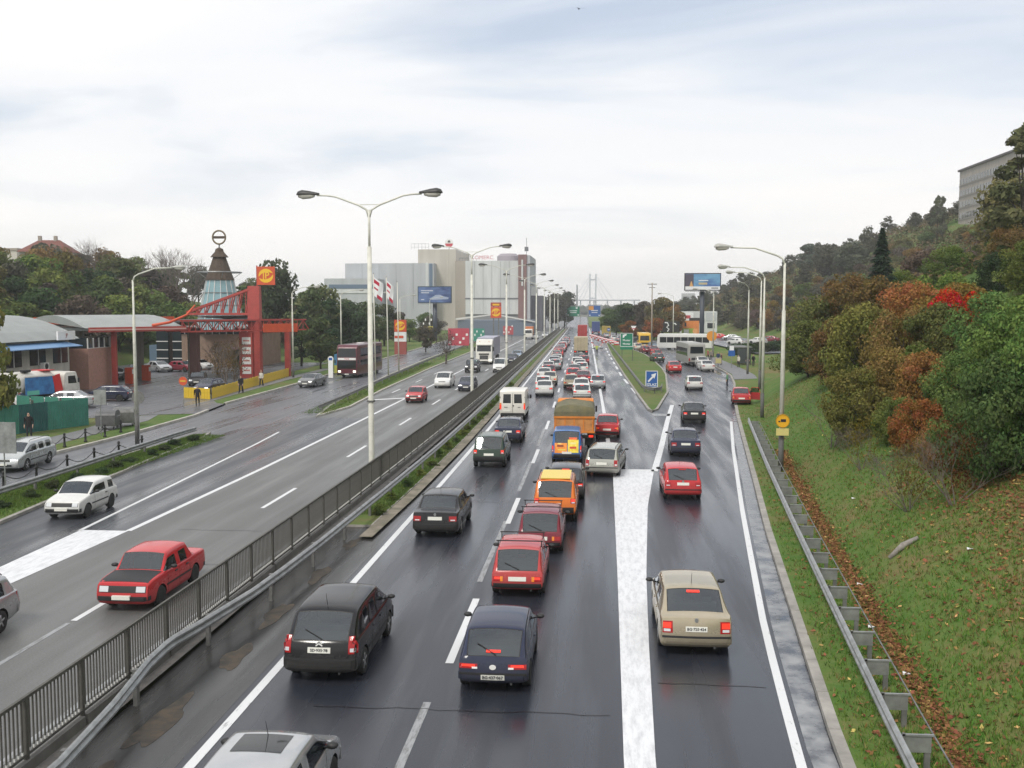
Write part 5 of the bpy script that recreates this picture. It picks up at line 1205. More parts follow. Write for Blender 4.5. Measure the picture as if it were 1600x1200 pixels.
# -- details on the near cars
detail(c_pic, 'mpv', 'SD\u00b7935\u00b778', chevron=True)
detail(c_suz, 'small_hatch', 'BG\u00b7437\u00b7067', oval=True, z=.64)
detail(c_oct, 'liftback', 'BG\u00b7725\u00b7424', roundel=True, z=.93)
detail(c_bmw, 'sedan', roundel=True, z=.90)
detail(c_golf, 'hatch', roundel=True, z=.86)
S = KSH['suv']
M_yroof = mat('yellow_roof', (.72, .55, .10), rough=.4)
MB().box((0, 1.55, 1.715), (1.18, 2.1, .03)).build('roof_panel', M_yroof, c_or)
S = KSH['panel_van']
for nm, cl, a in (('advert_orange', (.75, .22, .02), (-.66, .02, .58, 1.12)), ('advert_yellow', (.80, .55, .05), (.06, .64, .60, 1.30)), ('advert_pack', (.70, .10, .02), (.12, .56, 1.30, 1.42))):
    S.put(c_ad, nm, mat(nm, cl, rough=.4, col2=tuple(min(1, v * 1.5 + .05) for v in cl), nscale=6), 'y', -1, a[0], a[1], a[2], a[3], th=.008, na=6)
for i, (x, z, w, h, cl) in enumerate(((-.35, .92, .34, .10, (.25, .05, .02)), (-.28, .72, .42, .08, (.8, .6, .1)), (.34, .82, .36, .12, (.65, .08, .03)), (.34, 1.06, .30, .10, (.85, .75, .3)), (-.4, 1.06, .2, .05, (.85, .7, .2)))):
    S.put(c_ad, 'advert_picture', mat('advert_pic%d' % i, cl, rough=.4), 'y', -1, x - w / 2, x + w / 2, z, z + h, th=.012, na=3, nz=2)
S2 = KSH['old_sedan']
mq = MB(); P = []
for yy in [3.05 + .1 * i for i in range(10)]:
    for j in range(9):
        x = -.70 + 1.4 * j / 8; h = S2.bvh.ray_cast(Vector((x, yy, 5)), Vector((0, 0, -1)))[0]; P.append((x, yy, (h.z if h else .8) + .006))
mq.add(P, [(i * 9 + j, i * 9 + j + 1, (i + 1) * 9 + j + 1, (i + 1) * 9 + j) for i in range(9) for j in range(8)])
mq.build('bonnet_panel', mat('matt_black_bonnet', (.02, .02, .022), rough=.55), c_lada, True)

S = KSH['hatch']; P = []
for j in range(5):
    for i in range(7):
        x, y = -.42 + .84 * i / 6, 1.55 + .7 * j / 4; h = S.bvh.ray_cast(Vector((x, y, 5)), Vector((0, 0, -1)))[0]; P.append((x, y, h.z + .008))
MB().add(P, [(j * 7 + i, j * 7 + i + 1, (j + 1) * 7 + i + 1, (j + 1) * 7 + i) for j in range(4) for i in range(6)]).build('sunroof', M_dglass, c_sil, True)
# ================================================================== filling station
M_sred = mat('station_red', (.36, .055, .045), rough=.5, noise=.2, nscale=1.5)
M_sorg = mat('station_orange_red', (.58, .085, .03), rough=.5, noise=.12, nscale=1.5)
M_metalroof = mat('metal_roof', (.27, .29, .28), rough=.5, noise=.15, nscale=.6)
M_wallw = mat('station_wall', (.44, .42, .37), rough=.85, noise=.25, nscale=1.2, stretch=(1, 1, .25))
M_pink = mat('pink_brick', (.36, .20, .155), rough=.85, noise=.15, nscale=3)
M_brick = mat('brown_brick', (.22, .15, .11), rough=.9, col2=(.27, .19, .14), nscale=1.2)
M_win = mat('window_glass', (.02, .028, .032), rough=.06, spec=.7)
M_frame = mat('white_frame', (.62, .62, .60), rough=.5)
M_conc = mat('column_concrete', (.33, .29, .25), rough=.85, noise=.2)
M_yel = mat('yellow_paint', (.66, .45, .03), rough=.55, noise=.15, nscale=2)
def bx(root, name, m, x0, x1, y0, y1, z0, z1, **k): return part(root, name, m, ((x0 + x1) / 2, (y0 + y1) / 2, (z0 + z1) / 2), (abs(x1 - x0), abs(y1 - y0), abs(z1 - z0)), **k)
# workshop
ws = thing('station_workshop', 'pale workshop building with arched metal roof and blue awning behind the tanker truck', 'building', (0, 0, 0))
bx(ws, 'wall', M_wallw, -66, -52.2, 62, 96, .1, 5.4)
bx(ws, 'brick_wall', M_pink, -66, -51.6, 98.6, 103.6, .1, 4.3); bx(ws, 'recess_wall', mat('recess_brown', (.12, .09, .07), rough=.9), -66, -53.6, 96, 98.6, .1, 5.4); bx(ws, 'pilaster', mat('pale_pilaster', (.50, .49, .43), rough=.8), -66, -51.5, 103.6, 104.6, .1, 5.4)
wn = bx(ws, 'clerestory', M_win, -66, -51.75, 98.7, 103.5, 4.3, 5.4)
for i in range(5): bx(wn, 'glazing_bar', M_frame, -51.75, -51.66, 98.7 + i * 1.17, 98.82 + i * 1.17, 4.3, 5.35)
bx(wn, 'sill', M_frame, -51.8, -51.6, 98.7, 103.5, 4.22, 4.34)
for i, y in enumerate((66, 71, 76.5, 81, 85, 89, 93)):
    w = bx(ws, 'window', M_win, -52.25, -52.12, y, y + 2.6, 3.1, 4.6); bx(w, 'window_frame', M_frame, -52.14, -52.08, y + 1.25, y + 1.35, 3.1, 4.6)
for y in (83.6, 90.6):
    a = bx(ws, 'air_conditioner', M_white, -52.2, -51.75, y, y + .9, 2.6, 3.3); MB().lathe([(.28, 0), (.28, .03)], 14, 0, Matrix.Translation((-51.75, y + .45, 2.95)) @ Matrix.Rotation(R(90), 4, 'Y')).build('fan_grille', M_black, a)
for y in (74, 78): bx(ws, 'drain_slot', M_black, -52.22, -52.17, y, y + .18, .8, 2.0)
MB().box((-51.2, 84, 4.95), (2.0, 22, .07), 0, ry=R(12)).build('awning', mat('awning_blue', (.13, .26, .46), rough=.5, noise=.1), ws)
n = 12; vs = []
for y in (61.5, 97):
    for j in range(n + 1): t = j / n; vs.append((-51.6 - 15 * t, y, 5.4 + 2.3 * math.sin(math.pi * min(1, t * 1.0)) ** .8))
MB().add(vs, [(j, j + 1, n + 2 + j, n + 1 + j) for j in range(n)] + [tuple(range(n + 1))[::-1], tuple(range(n + 1, 2 * n + 2))]).build('arched_roof', M_metalroof, ws)
for k, (y, w, c) in enumerate(((79, 4, M_white), (92.5, 3.2, M_white))):
    s = bx(ws, 'fascia_sign', c, -51.5, -51.35, y, y + w, 5.35, 6.2); (lettering('JP', .5, M_sred, s, (-51.33, y + w / 2, 5.77), (R(90), 0, R(90)), .005) if k else bx(s, 'red_mark', M_sred, -51.35, -51.33, y + .5, y + 1.9, 5.6, 5.95))
bx(ws, 'parapet', M_conc, -58, -57, 62, 63.5, 5.4, 8.4)
sdm = MB().lathe([(.9, 0), (.75, .16), (.4, .28), (.001, .32)], 18, 0, Matrix.Translation((-55.5, 77, 8.3)) @ Matrix.Rotation(R(70), 4, 'Y')).path([(-55.5, 77, 6.9), (-55.5, 77, 8.2)], .05, 6)
sdm.build('satellite_dish', M_white, ws, True)
bx(ws, 'red_box', M_sorg, -52.2, -51.9, 67.4, 68.2, .5, 1.3)
# canopy
cn = thing('station_canopy', 'filling station canopy with grey roof, red fascia and red lattice truss on columns', 'canopy')
A, B = Vector((-51.2, 100.5)), Vector((-36.8, 119)); d = (B - A).normalized(); nb = Vector((-d.y, d.x))
def cp(t, s): q = A + d * t + nb * s; return q.x, q.y
Lc = (B - A).length; h0 = 6.05
def slab(root, name, m, t0, t1, s0, s1, z0, z1): return MB().prism([cp(t0, s0), cp(t1, s0), cp(t1, s1), cp(t0, s1)], z0, z1).build(name, m, root)
slab(cn, 'roof_sheet', M_metalroof, -1, 9.5, .1, 14, h0, h0 + .3)
vs = []
for t in (-1.5, 9.5):
    for j in range(9): s = j / 8; q = cp(t, .2 + 13 * s); vs.append((q[0], q[1], h0 + .3 + 1.3 * math.sin(math.pi * s * .8)))
MB().add(vs, [(j, j + 1, 10 + j, 9 + j) for j in range(8)] + [tuple(range(9))[::-1], tuple(range(9, 18))]).build('vaulted_roof', M_metalroof, cn)
slab(cn, 'fascia', M_sred, -1.2, 9.6, -.15, .1, h0 - .12, h0 + .38); slab(cn, 'fascia_trim', mat('pink_trim', (.55, .33, .30), rough=.5), -1.2, 9.6, -.2, -.15, h0 + .05, h0 + .2)
slab(cn, 'rear_fascia', M_sorg, -1, 16, 14, 14.2, h0 + .5, h0 + 1.3)
slab(cn, 'dark_roof', mat('dark_sheet', (.05, .05, .055), rough=.6), 9.6, Lc + 1, 1.2, 13, h0 + .75, h0 + .95)
tr = ob('lattice_truss', None, cn)
for s in (0.0, 3.2):
    for z in (h0 - .25, h0 + .95):
        p, q = cp(9.0, s), cp(Lc + 2.2, s); MB().bar((*p, z), (*q, z), .16, .16).build('truss_chord', M_sred, tr)
    k = 0; t = 9.2
    while t < Lc + 1.8:
        p, q = cp(t, s), cp(t + .8, s); za, zb_ = (h0 - .2, h0 + .9) if k % 2 else (h0 + .9, h0 - .2)
        MB().bar((*p, za), (*q, zb_), .09, .09).build('truss_web', M_sred, tr); MB().bar((*p, h0 - .2), (*p, h0 + .9), .07, .07).build('truss_post', M_sred, tr); t += .8; k += 1
MB().path([(*cp(6, .5), h0 + .5), (*cp(8, .5), h0 + .8), (*cp(10, .4), h0 + 1.6), (*cp(11, .3), h0 + 2.7)], [.18, .16, .13, .08], 6).build('curved_horn', M_sorg, cn, True)
slab(cn, 'end_panel', M_sorg, 19.5, Lc + .8, -.2, -.05, h0 - .5, h0 + .5)
for k, (t, s, m, w) in enumerate(((1.9, 1.0, M_sred, .45), (2.6, 11, M_conc, .9), (10, 11.5, M_conc, .8), (12.5, 3.2, mat('rust_column', (.14, .07, .06), rough=.8), .9), (15.2, 8.5, M_conc, .8), (Lc + .6, 1.6, M_sred, .6))):
    q = cp(t, s); bx(cn, 'column', m, q[0] - w / 2, q[0] + w / 2, q[1] - w / 2, q[1] + w / 2, .1, h0 + .05)
for t, s in ((5, 4), (8.5, 7)):
    q = cp(t, s); b = bx(cn, 'fuel_pump', M_sorg, q[0] - .4, q[0] + .4, q[1] - .3, q[1] + .3, .14, 1.9); bx(b, 'pump_display', M_white, q[0] + .41, q[0] + .43, q[1] - .22, q[1] + .22, 1.2, 1.7)
# brick station shop
sh_ = thing('station_shop', 'brown brick station shop with window band under the lattice canopy', 'building')
x0 = AT(283, 500, 137)[0]; x1 = AT(392, 500, 137)[0]
bx(sh_, 'brick_wall', M_brick, x0, x1, 137, 150, .1, 4.75); bx(sh_, 'window_band', M_win, x0 - .1, x1, 136.95, 150, 4.75, 5.6); bx(sh_, 'roof', M_metalroof, x0 - .6, x1 + .6, 136, 151, 5.6, 5.85)
for i in range(10): xx = x0 + (x1 - x0) * (i + .5) / 10; bx(sh_, 'glazing_bar', M_frame, xx - .06, xx + .06, 136.86, 136.96, 4.75, 5.6)
xd = AT(372, 500, 137)[0]; bx(sh_, 'door', M_win, xd - 1.0, xd + 1.3, 136.9, 137.0, .14, 2.6); bx(sh_, 'door_awning', mat('awning_plum', (.18, .10, .13), rough=.6), xd - 2.2, xd + 1.6, 135.4, 137, 2.7, 2.95)
xx = AT(262, 500, 140)[0]
for k in range(2):
    g_ = bx(sh_, 'glazed_bay', M_win, xx - 1.3 + k * 2.4, xx + .4 + k * 2.4, 139, 141, .1, 5.5)
    for z in (1.2, 2.4, 3.6): bx(g_, 'glazing_bar', M_frame, xx - 1.3 + k * 2.4, xx + .4 + k * 2.4, 138.9, 138.99, z, z + .12)
bx(sh_, 'blue_container', mat('container_blue', (.10, .16, .22), rough=.6), AT(232, 500, 142)[0], AT(252, 500, 142)[0], 142, 146, .1, 3.0)
# glass cone tower
cx, cy, _ = AT(345, 500, 138)
tw = thing('cone_tower', 'tapering glass and shingle cone tower topped by a round ring emblem', 'tower', (cx, cy, 0))
ns = 16; zr = [(5.4, 3.35), (8.8, 2.6), (12.3, 1.85)]
fr_ = ob('glass_cone', None, tw)
M_cglass = mat('cone_glass', (.20, .33, .36), rough=.12, spec=.7, noise=.15, nscale=.8)
for (z0, r0), (z1, r1) in zip(zr, zr[1:]):
    for j in range(ns):
        a0, a1 = 2 * math.pi * j / ns, 2 * math.pi * (j + 1) / ns
        MB().add([(r0 * math.cos(a0), r0 * math.sin(a0), z0), (r0 * math.cos(a1), r0 * math.sin(a1), z0), (r1 * math.cos(a1), r1 * math.sin(a1), z1), (r1 * math.cos(a0), r1 * math.sin(a0), z1)], [(0, 1, 2, 3)]).build('pane', M_cglass, fr_)
for j in range(ns):
    a = 2 * math.pi * j / ns; MB().bar((3.38 * math.cos(a), 3.38 * math.sin(a), 5.4), (1.87 * math.cos(a), 1.87 * math.sin(a), 12.3), .09, .09).build('glazing_rib', M_frame, fr_)
for z, r in zr[1:2] + [(10.5, 2.24), (7.1, 2.98)]: MB().path([((r + .03) * math.cos(t * math.pi / 16), (r + .03) * math.sin(t * math.pi / 16), z) for t in range(33)], .06, 5).build('glazing_ring', M_galvd, fr_)
MB().lathe([(2.0, 12.25), (1.7, 13.0), (.85, 15.5)], 16).build('shingle_cone', mat('shingle_brown', (.075, .055, .04), rough=.9, noise=.35, nscale=3), tw)
MB().lathe([(1.25, 15.45), (1.0, 15.75), (.62, 16.2), (.5, 16.6), (.1, 16.8)], 16).build('cap', MATS['shingle_brown'], tw)
MB().path([(2.95 * math.cos(t * math.pi / 16), 2.95 * math.sin(t * math.pi / 16), 13.35) for t in range(33)], .09, 6).build('halo_ring', M_galv, tw)
for t in range(4): a = t * math.pi / 2 + .5; MB().bar((2.95 * math.cos(a), 2.95 * math.sin(a), 13.35), (1.85 * math.cos(a), 1.85 * math.sin(a), 12.5), .07, .07).build('ring_bracket', M_galv, tw)
MB().path([(0, 0, 16.6), (0, 0, 17.3)], .08, 6).build('mast', M_black, tw)
rg_ = MB().path([(.92 * math.cos(t * math.pi / 16), 0, 18.2 + .92 * math.sin(t * math.pi / 16)) for t in range(33)], .12, 8).build('ring_emblem', mat('emblem_bronze', (.16, .12, .06), rough=.5), tw, True)
bx(rg_, 'emblem_bar', MATS['shingle_brown'], -.95, .95, -.08, .08, 18.03, 18.37)
# red pylon with price panels
px_, py_, _ = AT(400, 590, 117)
pn = thing('station_pylon', 'tall red station pylon with price panels, slanted truss arm and square logo sign', 'sign pylon', (px_, py_, 0))
bmo(solid([(-.5, .1), (-.5, 7.0), (-.35, 11.0), (.35, 11.0), (.5, 7.0), (.5, .1)], .72, .02), 'column', M_sred, pn, False)
bx(pn, 'panel_board', M_sred, -1.7, -.1, -.75, -.52, .1, 5.6)
for z in (4.55, 3.4, 2.2, 1.05): q = bx(pn, 'price_panel', M_white, -1.35, -.3, -.79, -.75, z - .42, z + .42); bx(q, 'price_text', mat('pale_red_print', (.6, .25, .22), rough=.5), -1.2, -.45, -.81, -.79, z - .08, z + .1)
for p, q in (((-.3, -.3, 10.7), (-8.2, -.3, 7.9)), ((-.3, -.3, 7.7), (-8.2, -.3, 7.7)), ((-.3, .3, 10.7), (-8.2, .3, 7.9)), ((-.3, .3, 7.7), (-8.2, .3, 7.7))): MB().bar(p, q, .22, .26).build('truss_chord', M_sred, pn)
for k in range(7):
    x = -1.0 - k * 1.0; zt = 10.7 - (-x - .3) / 7.9 * 2.8
    for y in (-.3, .3): MB().bar((x, y, 7.75), (x + .55, y, zt + .15), .12, .12).build('truss_web', M_sred, pn); MB().bar((x, y, 7.75), (x, y, zt), .07, .07).build('truss_post', M_sred, pn)
MB().add([(-7.9, -.4, 7.5), (-.4, -.4, 7.55), (-.4, 2.2, 7.15), (-4.5, 2.6, 7.05)], [(0, 1, 2, 3)]).build('white_soffit', M_white, pn)
def jp_sign(root, x, y, z, w, h, t=.12):
    b = bx(root, 'logo_board', M_sorg, x - w / 2, x + w / 2, y - t / 2, y + t / 2, z - h / 2, z + h / 2)
    r = min(w, h) * .40; n = 20; Mx = mat('logo_yellow', (.80, .50, .03), rough=.45); yy = y - t / 2
    def arc(a0, a1, w0): # crescent swoosh
        vs = []; 
        for i in range(n + 1):
            f = i / n; a = a0 + (a1 - a0) * f; th = w0 * math.sin(math.pi * f) ** .7 + .01
            for rr in (r, r - th * r): vs.append((x + rr * 1.02 * math.cos(a), yy - .014, z + rr * .95 * math.sin(a)))
        MB().add(vs, [(2 * i, 2 * i + 1, 2 * i + 3, 2 * i + 2) for i in range(n)]).build('logo_swoosh', Mx, b)
    arc(R(20), R(190), .5); arc(R(200), R(370), .5)
    lettering('JP', min(w, h) * .52, Mx, b, (x, yy - .012, z), (R(90), 0, 0), .012)
    return b
MB().path([(.35, 0, 10.9), (.35, 0, 13.4)], .08, 6).build('sign_mast', M_sred, pn)
jp_sign(pn, 1.45, 0, 12.2, 2.15, 2.15)
# yellow board fence
yf = thing('yellow_fence', 'yellow board fence along the footpath at the filling station', 'fence')
ym = MB().box((0, 0, .62), (.05, .30, .98)).mesh('board', M_yel); P0, P1 = Vector((-35.2, 89.6)), Vector((-37.6, 121)); nbd = 92; an = math.atan2(-(P1 - P0).x, (P1 - P0).y)
for i in range(nbd):
    q = P0.lerp(P1, (i + .5) / nbd); o = ob('board', ym, yf, (q.x, q.y, .05 * math.sin(i * 1.7) * .6), an)
for i in range(12): q = P0.lerp(P1, i / 11); MB().box((q.x - .06, q.y, .6), (.08, .08, 1.1)).build('post', M_galvd, yf)
q0 = G(345, 629); yf2 = thing('fence_return', 'short yellow board fence turning in at the station exit', 'fence')
for i in range(10): ob('board', ym, yf2, (-35.4 - i * .3, 89.3 + i * .12, 0), R(68))
# green corrugated fence
gf = thing('green_fence', 'tall green corrugated sheet fence at the left edge', 'fence')
M_gr = mat('green_sheet', (.045, .20, .155), rough=.5, noise=.25, nscale=1.2); M_gr2 = mat('dark_green_sheet', (.02, .10, .10), rough=.5, noise=.25, nscale=1.2)
P0, P1 = Vector((-43.5, 50)), Vector((-36.0, 68.6)); n = 18; dd = (P1 - P0) / n; nr = Vector((-dd.y, dd.x)).normalized()
for i in range(n):
    vs = []; m_ = 12
    for j in range(m_ + 1):
        q = P0 + dd * (i + .985 * j / m_); w = .035 if (j // 1) % 2 else 0
        for z in (.15, 2.08 + .02 * math.sin(i * 2.3)): vs.append((q.x + nr.x * w, q.y + nr.y * w, z))
    o = MB().add(vs, [(2 * j, 2 * j + 2, 2 * j + 3, 2 * j + 1) for j in range(m_)]).build('sheet_panel', M_gr2 if i in (13, 14) else M_gr, gf); sd_ = o.modifiers.new('t', 'SOLIDIFY'); sd_.thickness = .012
    if i % 2 == 0: q = P0 + dd * i - nr * -.1; MB().box((q.x, q.y, 1.15), (.1, .1, 2.3)).build('post', M_galvd, gf)
P2 = Vector((-42.5, 70.5)); 
for i in range(5): q = P1.lerp(P2, (i + .5) / 5); MB().box((q.x, q.y, 1.1), (1.25, .03, 1.9), 0, rz=math.atan2((P2 - P1).y, (P2 - P1).x)).build('sheet_panel', M_gr, gf)
# bollards with chains
M_iron = mat('bollard_iron', (.012, .012, .013), rough=.5)
bme = MB().lathe([(.11, 0), (.11, .06), (.07, .12), (.055, .55), (.09, .60), (.09, .64), (.05, .68), (.075, .76), (.06, .84), (.001, .88)], 12).mesh('bollard', M_iron, True)
rowA = [(-27.35, 41.2), (-27.28, 44.0), (-27.2, 46.6), (-27.1, 49.3), (-27.0, 51.9), (-26.9, 54.5), (-26.8, 57.2)]; rowB = [(-32.1, 53), (-32.0, 55.4), (-31.9, 57.8), (-31.85, 60.2), (-31.8, 62.6), (-31.9, 65)]
for row, nm, gp in ((rowA, 'on the narrow verge', 'bollards on the narrow verge'), (rowB, 'along the far kerb of the service road', 'bollards along the far kerb')):
    for i, (x, y) in enumerate(row): tag(ob('bollard', bme, None, (x, y, .11)), f'black chain bollard {nm}, {ORD[i]} from the camera', 'bollard', gp)
    for i, (a, b) in enumerate(zip(row, row[1:])):
        pts = [(a[0] + (b[0] - a[0]) * t / 8, a[1] + (b[1] - a[1]) * t / 8, .78 - .35 * math.sin(math.pi * t / 8)) for t in range(9)]
        tag(MB().path(pts, .022, 5).build('chain', M_iron), f'black chain from {ORD[i]} to next bollard {nm}', 'chain', 'chains ' + nm)
# rubbish containers
for i, (x, y, rz) in enumerate(((-33.6, 66.6, 12), (-33.3, 68.6, 18))):
    r = thing('rubbish_container', ['dark grey wheeled rubbish container, nearer of the pair by the footpath', 'grey wheeled rubbish container behind the darker one'][i], 'container', (x, y, .13), R(rz), 'rubbish containers')
    m = mat('container_steel', (.13, .13, .135), rough=.55, metal=.3, noise=.3, nscale=3) if i == 0 else M_galvd
    bmo(solid([(-.6, .25), (-.7, 1.0), (.7, 1.0), (.6, .25)], .65, .04), 'bin_body', m, r)
    vs = [(sx * .66, .72 * math.cos(math.pi * j / 8), 1.0 + .34 * math.sin(math.pi * j / 8)) for sx in (-1, 1) for j in range(9)]
    MB().add(vs, [(j + 1, j, 9 + j, 10 + j) for j in range(8)] + [tuple(range(9)), tuple(range(9, 18))[::-1]]).build('rounded_lid', m, r)
    for sx in (-1, 1):
        for sy in (-1, 1): MB().lathe([(.1, -.03), (.1, .03)], 10, 0, Matrix.Translation((sx * .5, sy * .45, .12)) @ Matrix.Rotation(R(90), 4, 'Y')).build('castor', M_tyre, r)
        MB().path([(sx * .7, -.35, .9), (sx * .78, -.3, .95), (sx * .78, .3, .95), (sx * .7, .35, .9)], .02, 5).build('handle', M_galv, r)

# ================================================================== buildings beyond
def seams(root, m, x0, x1, y, z0, z1, step, w=.12, nm='panel_joint'):
    x = x0 + step
    while x < x1 - .3: bx(root, nm, m, x - w / 2, x + w / 2, y - .06, y + .05, z0, z1); x += step
D = 360.0; XX = lambda px: AT(px, 480, D)[0]; ZZ = lambda py: AT(700, py, D)[2]
fa = thing('brewery_building', 'large windowless factory blocks in grey and beige left of the motorway', 'factory')
M_fg = mat('factory_grey', (0.42, 0.44, 0.46), rough=.8, noise=.17, nscale=.35, stretch=(1, 1, .12)); M_fb = mat('factory_beige', (0.48, 0.45, 0.4), rough=.8, noise=.17, nscale=.35, stretch=(1, 1, .12)); M_fbr = mat('factory_brown', (0.36, 0.32, 0.28), rough=.85, noise=.17, nscale=.35, stretch=(1, 1, .12)); M_fp = mat('factory_pale', (0.56, 0.58, 0.58), rough=.8, noise=.17, nscale=.35, stretch=(1, 1, .12)); M_fr = mat('factory_red_brown', (.22, .13, .125), rough=.85, noise=.17, nscale=.35, stretch=(1, 1, .12)); M_joint = mat('panel_joint_dark', (.16, .17, .18), rough=.8)
bx(fa, 'grey_block', M_fg, XX(540), XX(678), D, D + 40, 0, ZZ(411)); seams(fa, M_joint, XX(540), XX(676), D, 8, ZZ(411), 6.2, .08)
bx(fa, 'stair_glazing', mat('blue_glazing', (.12, .17, .24), rough=.2), XX(671), XX(676), D - .15, D, 14, ZZ(412)); bx(fa, 'stair_strip', M_fp, XX(665.5), XX(669), D - .1, D, 12, ZZ(410))
bx(fa, 'beige_tower', M_fb, XX(649), XX(709), D + 6, D + 45, 0, ZZ(388)); seams(fa, M_fbr, XX(678), XX(709), D + 6, 8, ZZ(389), 4.5, .1)
bx(fa, 'brown_block', M_fbr, XX(709), XX(729), D + 4, D + 40, 0, ZZ(407))
bx(fa, 'pale_block', M_fp, XX(728.5), XX(811), D - 2, D + 38, 6, ZZ(408)); seams(fa, M_joint, XX(729), XX(811), D - 2, 6, ZZ(409), 3.1, .07)
bx(fa, 'band', M_joint, XX(728), XX(811.5), D - 2.15, D - 2, ZZ(467.5), ZZ(465.5)); bx(fa, 'base_block', mat('base_grey', (.22, .23, .24), rough=.8), XX(728), XX(811), D - 1.5, D + 38, 0, 6)
bx(fa, 'red_tower', M_fr, XX(811), XX(824), D - 4, D + 30, 0, ZZ(399)); bx(fa, 'tower_side', M_fg, XX(824), XX(829), D - 3.5, D + 30, 0, ZZ(400)); bx(fa, 'pale_shaft', M_fp, XX(816), XX(818.6), D - 4.3, D - 4, 16, ZZ(407))
bx(fa, 'annex', M_fg, XX(528), XX(602), D - 18, D - 1, 0, ZZ(437)); bx(fa, 'annex_window_band', mat('blue_glazing'), XX(535), XX(602), D - 18.2, D - 18, ZZ(452), ZZ(446)); bx(fa, 'annex_pale_band', M_fp, XX(533), XX(602), D - 18.25, D - 18, ZZ(459), ZZ(453))
bx(fa, 'dark_block', mat('dark_cladding', (.13, .13, .15), rough=.7), XX(828), XX(846), D + 2, D + 30, 0, ZZ(462)); bx(fa, 'white_cabin', M_white, XX(829), XX(838), D + 3, D + 10, ZZ(462), ZZ(448))
MB().lathe([(XX(806) / 2 - XX(770) / 2, 0), (XX(806) / 2 - XX(770) / 2, 2.4), (3.0, 3.3)], 20, 0, Matrix.Translation((XX(788), D + 16, ZZ(408)))).build('roof_drum', mat('drum_grey', (.30, .27, .30), rough=.6), fa)
s_ = lettering('KOMERC', 1.9, mat('sign_pink_red', (.50, .10, .13), rough=.5), fa, (XX(754), D - 1, ZZ(403)), (R(90), 0, 0), .0, 1.05)
for i in range(9): bx(fa, 'roof_railing_post', M_joint, XX(719) + i * 1.0, XX(719) + i * 1.0 + .08, D - 1.4, D - 1.3, ZZ(408), ZZ(403.5))
bx(fa, 'roof_rail', M_joint, XX(719), XX(733), D - 1.42, D - 1.3, ZZ(404), ZZ(403.3))
rs = thing('roof_emblem', 'round white and red emblem sign on the beige factory tower roof', 'sign', (XX(697), D + 8, ZZ(388)))
MB().lathe([(1.55, -.12), (1.55, .12)], 24, 0, Matrix.Translation((0, 0, 2.3)) @ Matrix.Rotation(R(90), 4, 'X')).build('disc', M_white, rs)
MB().add([(1.42 * math.cos(math.pi + math.pi * i / 12), -.15, 2.2 + 1.42 * math.sin(math.pi + math.pi * i / 12)) for i in range(13)], [tuple(range(13))]).build('red_half', mat('emblem_red', (.5, .06, .08), rough=.5), rs)
MB().add([(-.55, -.15, 2.55), (.55, -.15, 2.55), (.3, -.15, 3.3), (-.3, -.15, 3.3)], [(0, 1, 2, 3)]).build('emblem_figure', M_black, rs); bx(rs, 'stand', M_joint, -.1, .1, -.05, .05, 0, .9)
for k in range(2): bx(rs, 'lattice_frame', M_galv, -14, -7.5, -.05, .05, .9 + k * 1.2, 1.0 + k * 1.2)
for k in range(6): bx(rs, 'lattice_post', M_galv, -14 + k * 1.3, -13.92 + k * 1.3, -.05, .05, 0, 2.3)
an_ = thing('antenna_mast', 'thin antenna mast with small panel on the red brown tower', 'antenna', (XX(821), D + 5, ZZ(399))); MB().path([(0, 0, 0), (0, 0, 6.4)], .09, 5).build('mast', M_joint, an_); bx(an_, 'panel', M_joint, -.7, .7, -.1, .1, 1.6, 3.2)
sd2 = thing('market_shed', 'low grey shed with sloped white edge roof below the factory', 'building', (0, 0, 0))
xs = [AT(p, 500, 300)[0] for p in (715, 832)]
bx(sd2, 'wall', mat('shed_blue_grey', (.14, .17, .21), rough=.7), xs[0], xs[1], 300, 318, 0, 4.6)
MB().prism([(xs[0] - .5, 5.2), ((xs[0] + xs[1]) / 2, 6.6), (xs[1] + .8, 4.3), (xs[1] + .8, 4.0), ((xs[0] + xs[1]) / 2, 6.2), (xs[0] - .5, 4.7)], -19, -299.5 + 281, 0, Matrix.Translation((0, 281, 0)) @ Matrix.Rotation(R(90), 4, 'X')).build('roof_edge', M_frame, sd2)
for p, q, c, z0, z1, dY, nm, lb in ((700, 733, (.46, .06, .09), .3, 4.2, 205, 'red_stall', 'bright red hoarding with white bands beyond the service road'), (737, 757, (.05, .25, .19), .3, 3.6, 232, 'green_stall', 'green hoarding right of the red hoarding'), (786, 802, (.42, .08, .09), 1.0, 3.6, 262, 'pink_stall', 'small faded red hoarding beside the red logo sign'), (657, 676, (.62, .55, .06), 3.2, 4.4, 215, 'yellow_banner', 'yellow banner on posts left of the red hoarding')):
    a, b = AT(p, 500, dY)[0], AT(q, 500, dY)[0]; r = thing(nm, lb, 'hoarding'); m = mat(nm, c, rough=.5, noise=.15, nscale=.5)
    bx(r, 'panel', m, a, b, dY, dY + .2, z0 + .4, z1)
    for k in range(6): bx(r, 'white_band', M_white, a + (b - a) * (.04 + .16 * k), a + (b - a) * (.14 + .16 * k), dY - .03, dY, z0 + .8 + .8 * (k % 3), z0 + 1.25 + .8 * (k % 3))
    for x in (a + .4, b - .4): bx(r, 'post', M_galvd, x - .08, x + .08, dY + .25, dY + .4, 0, z1)
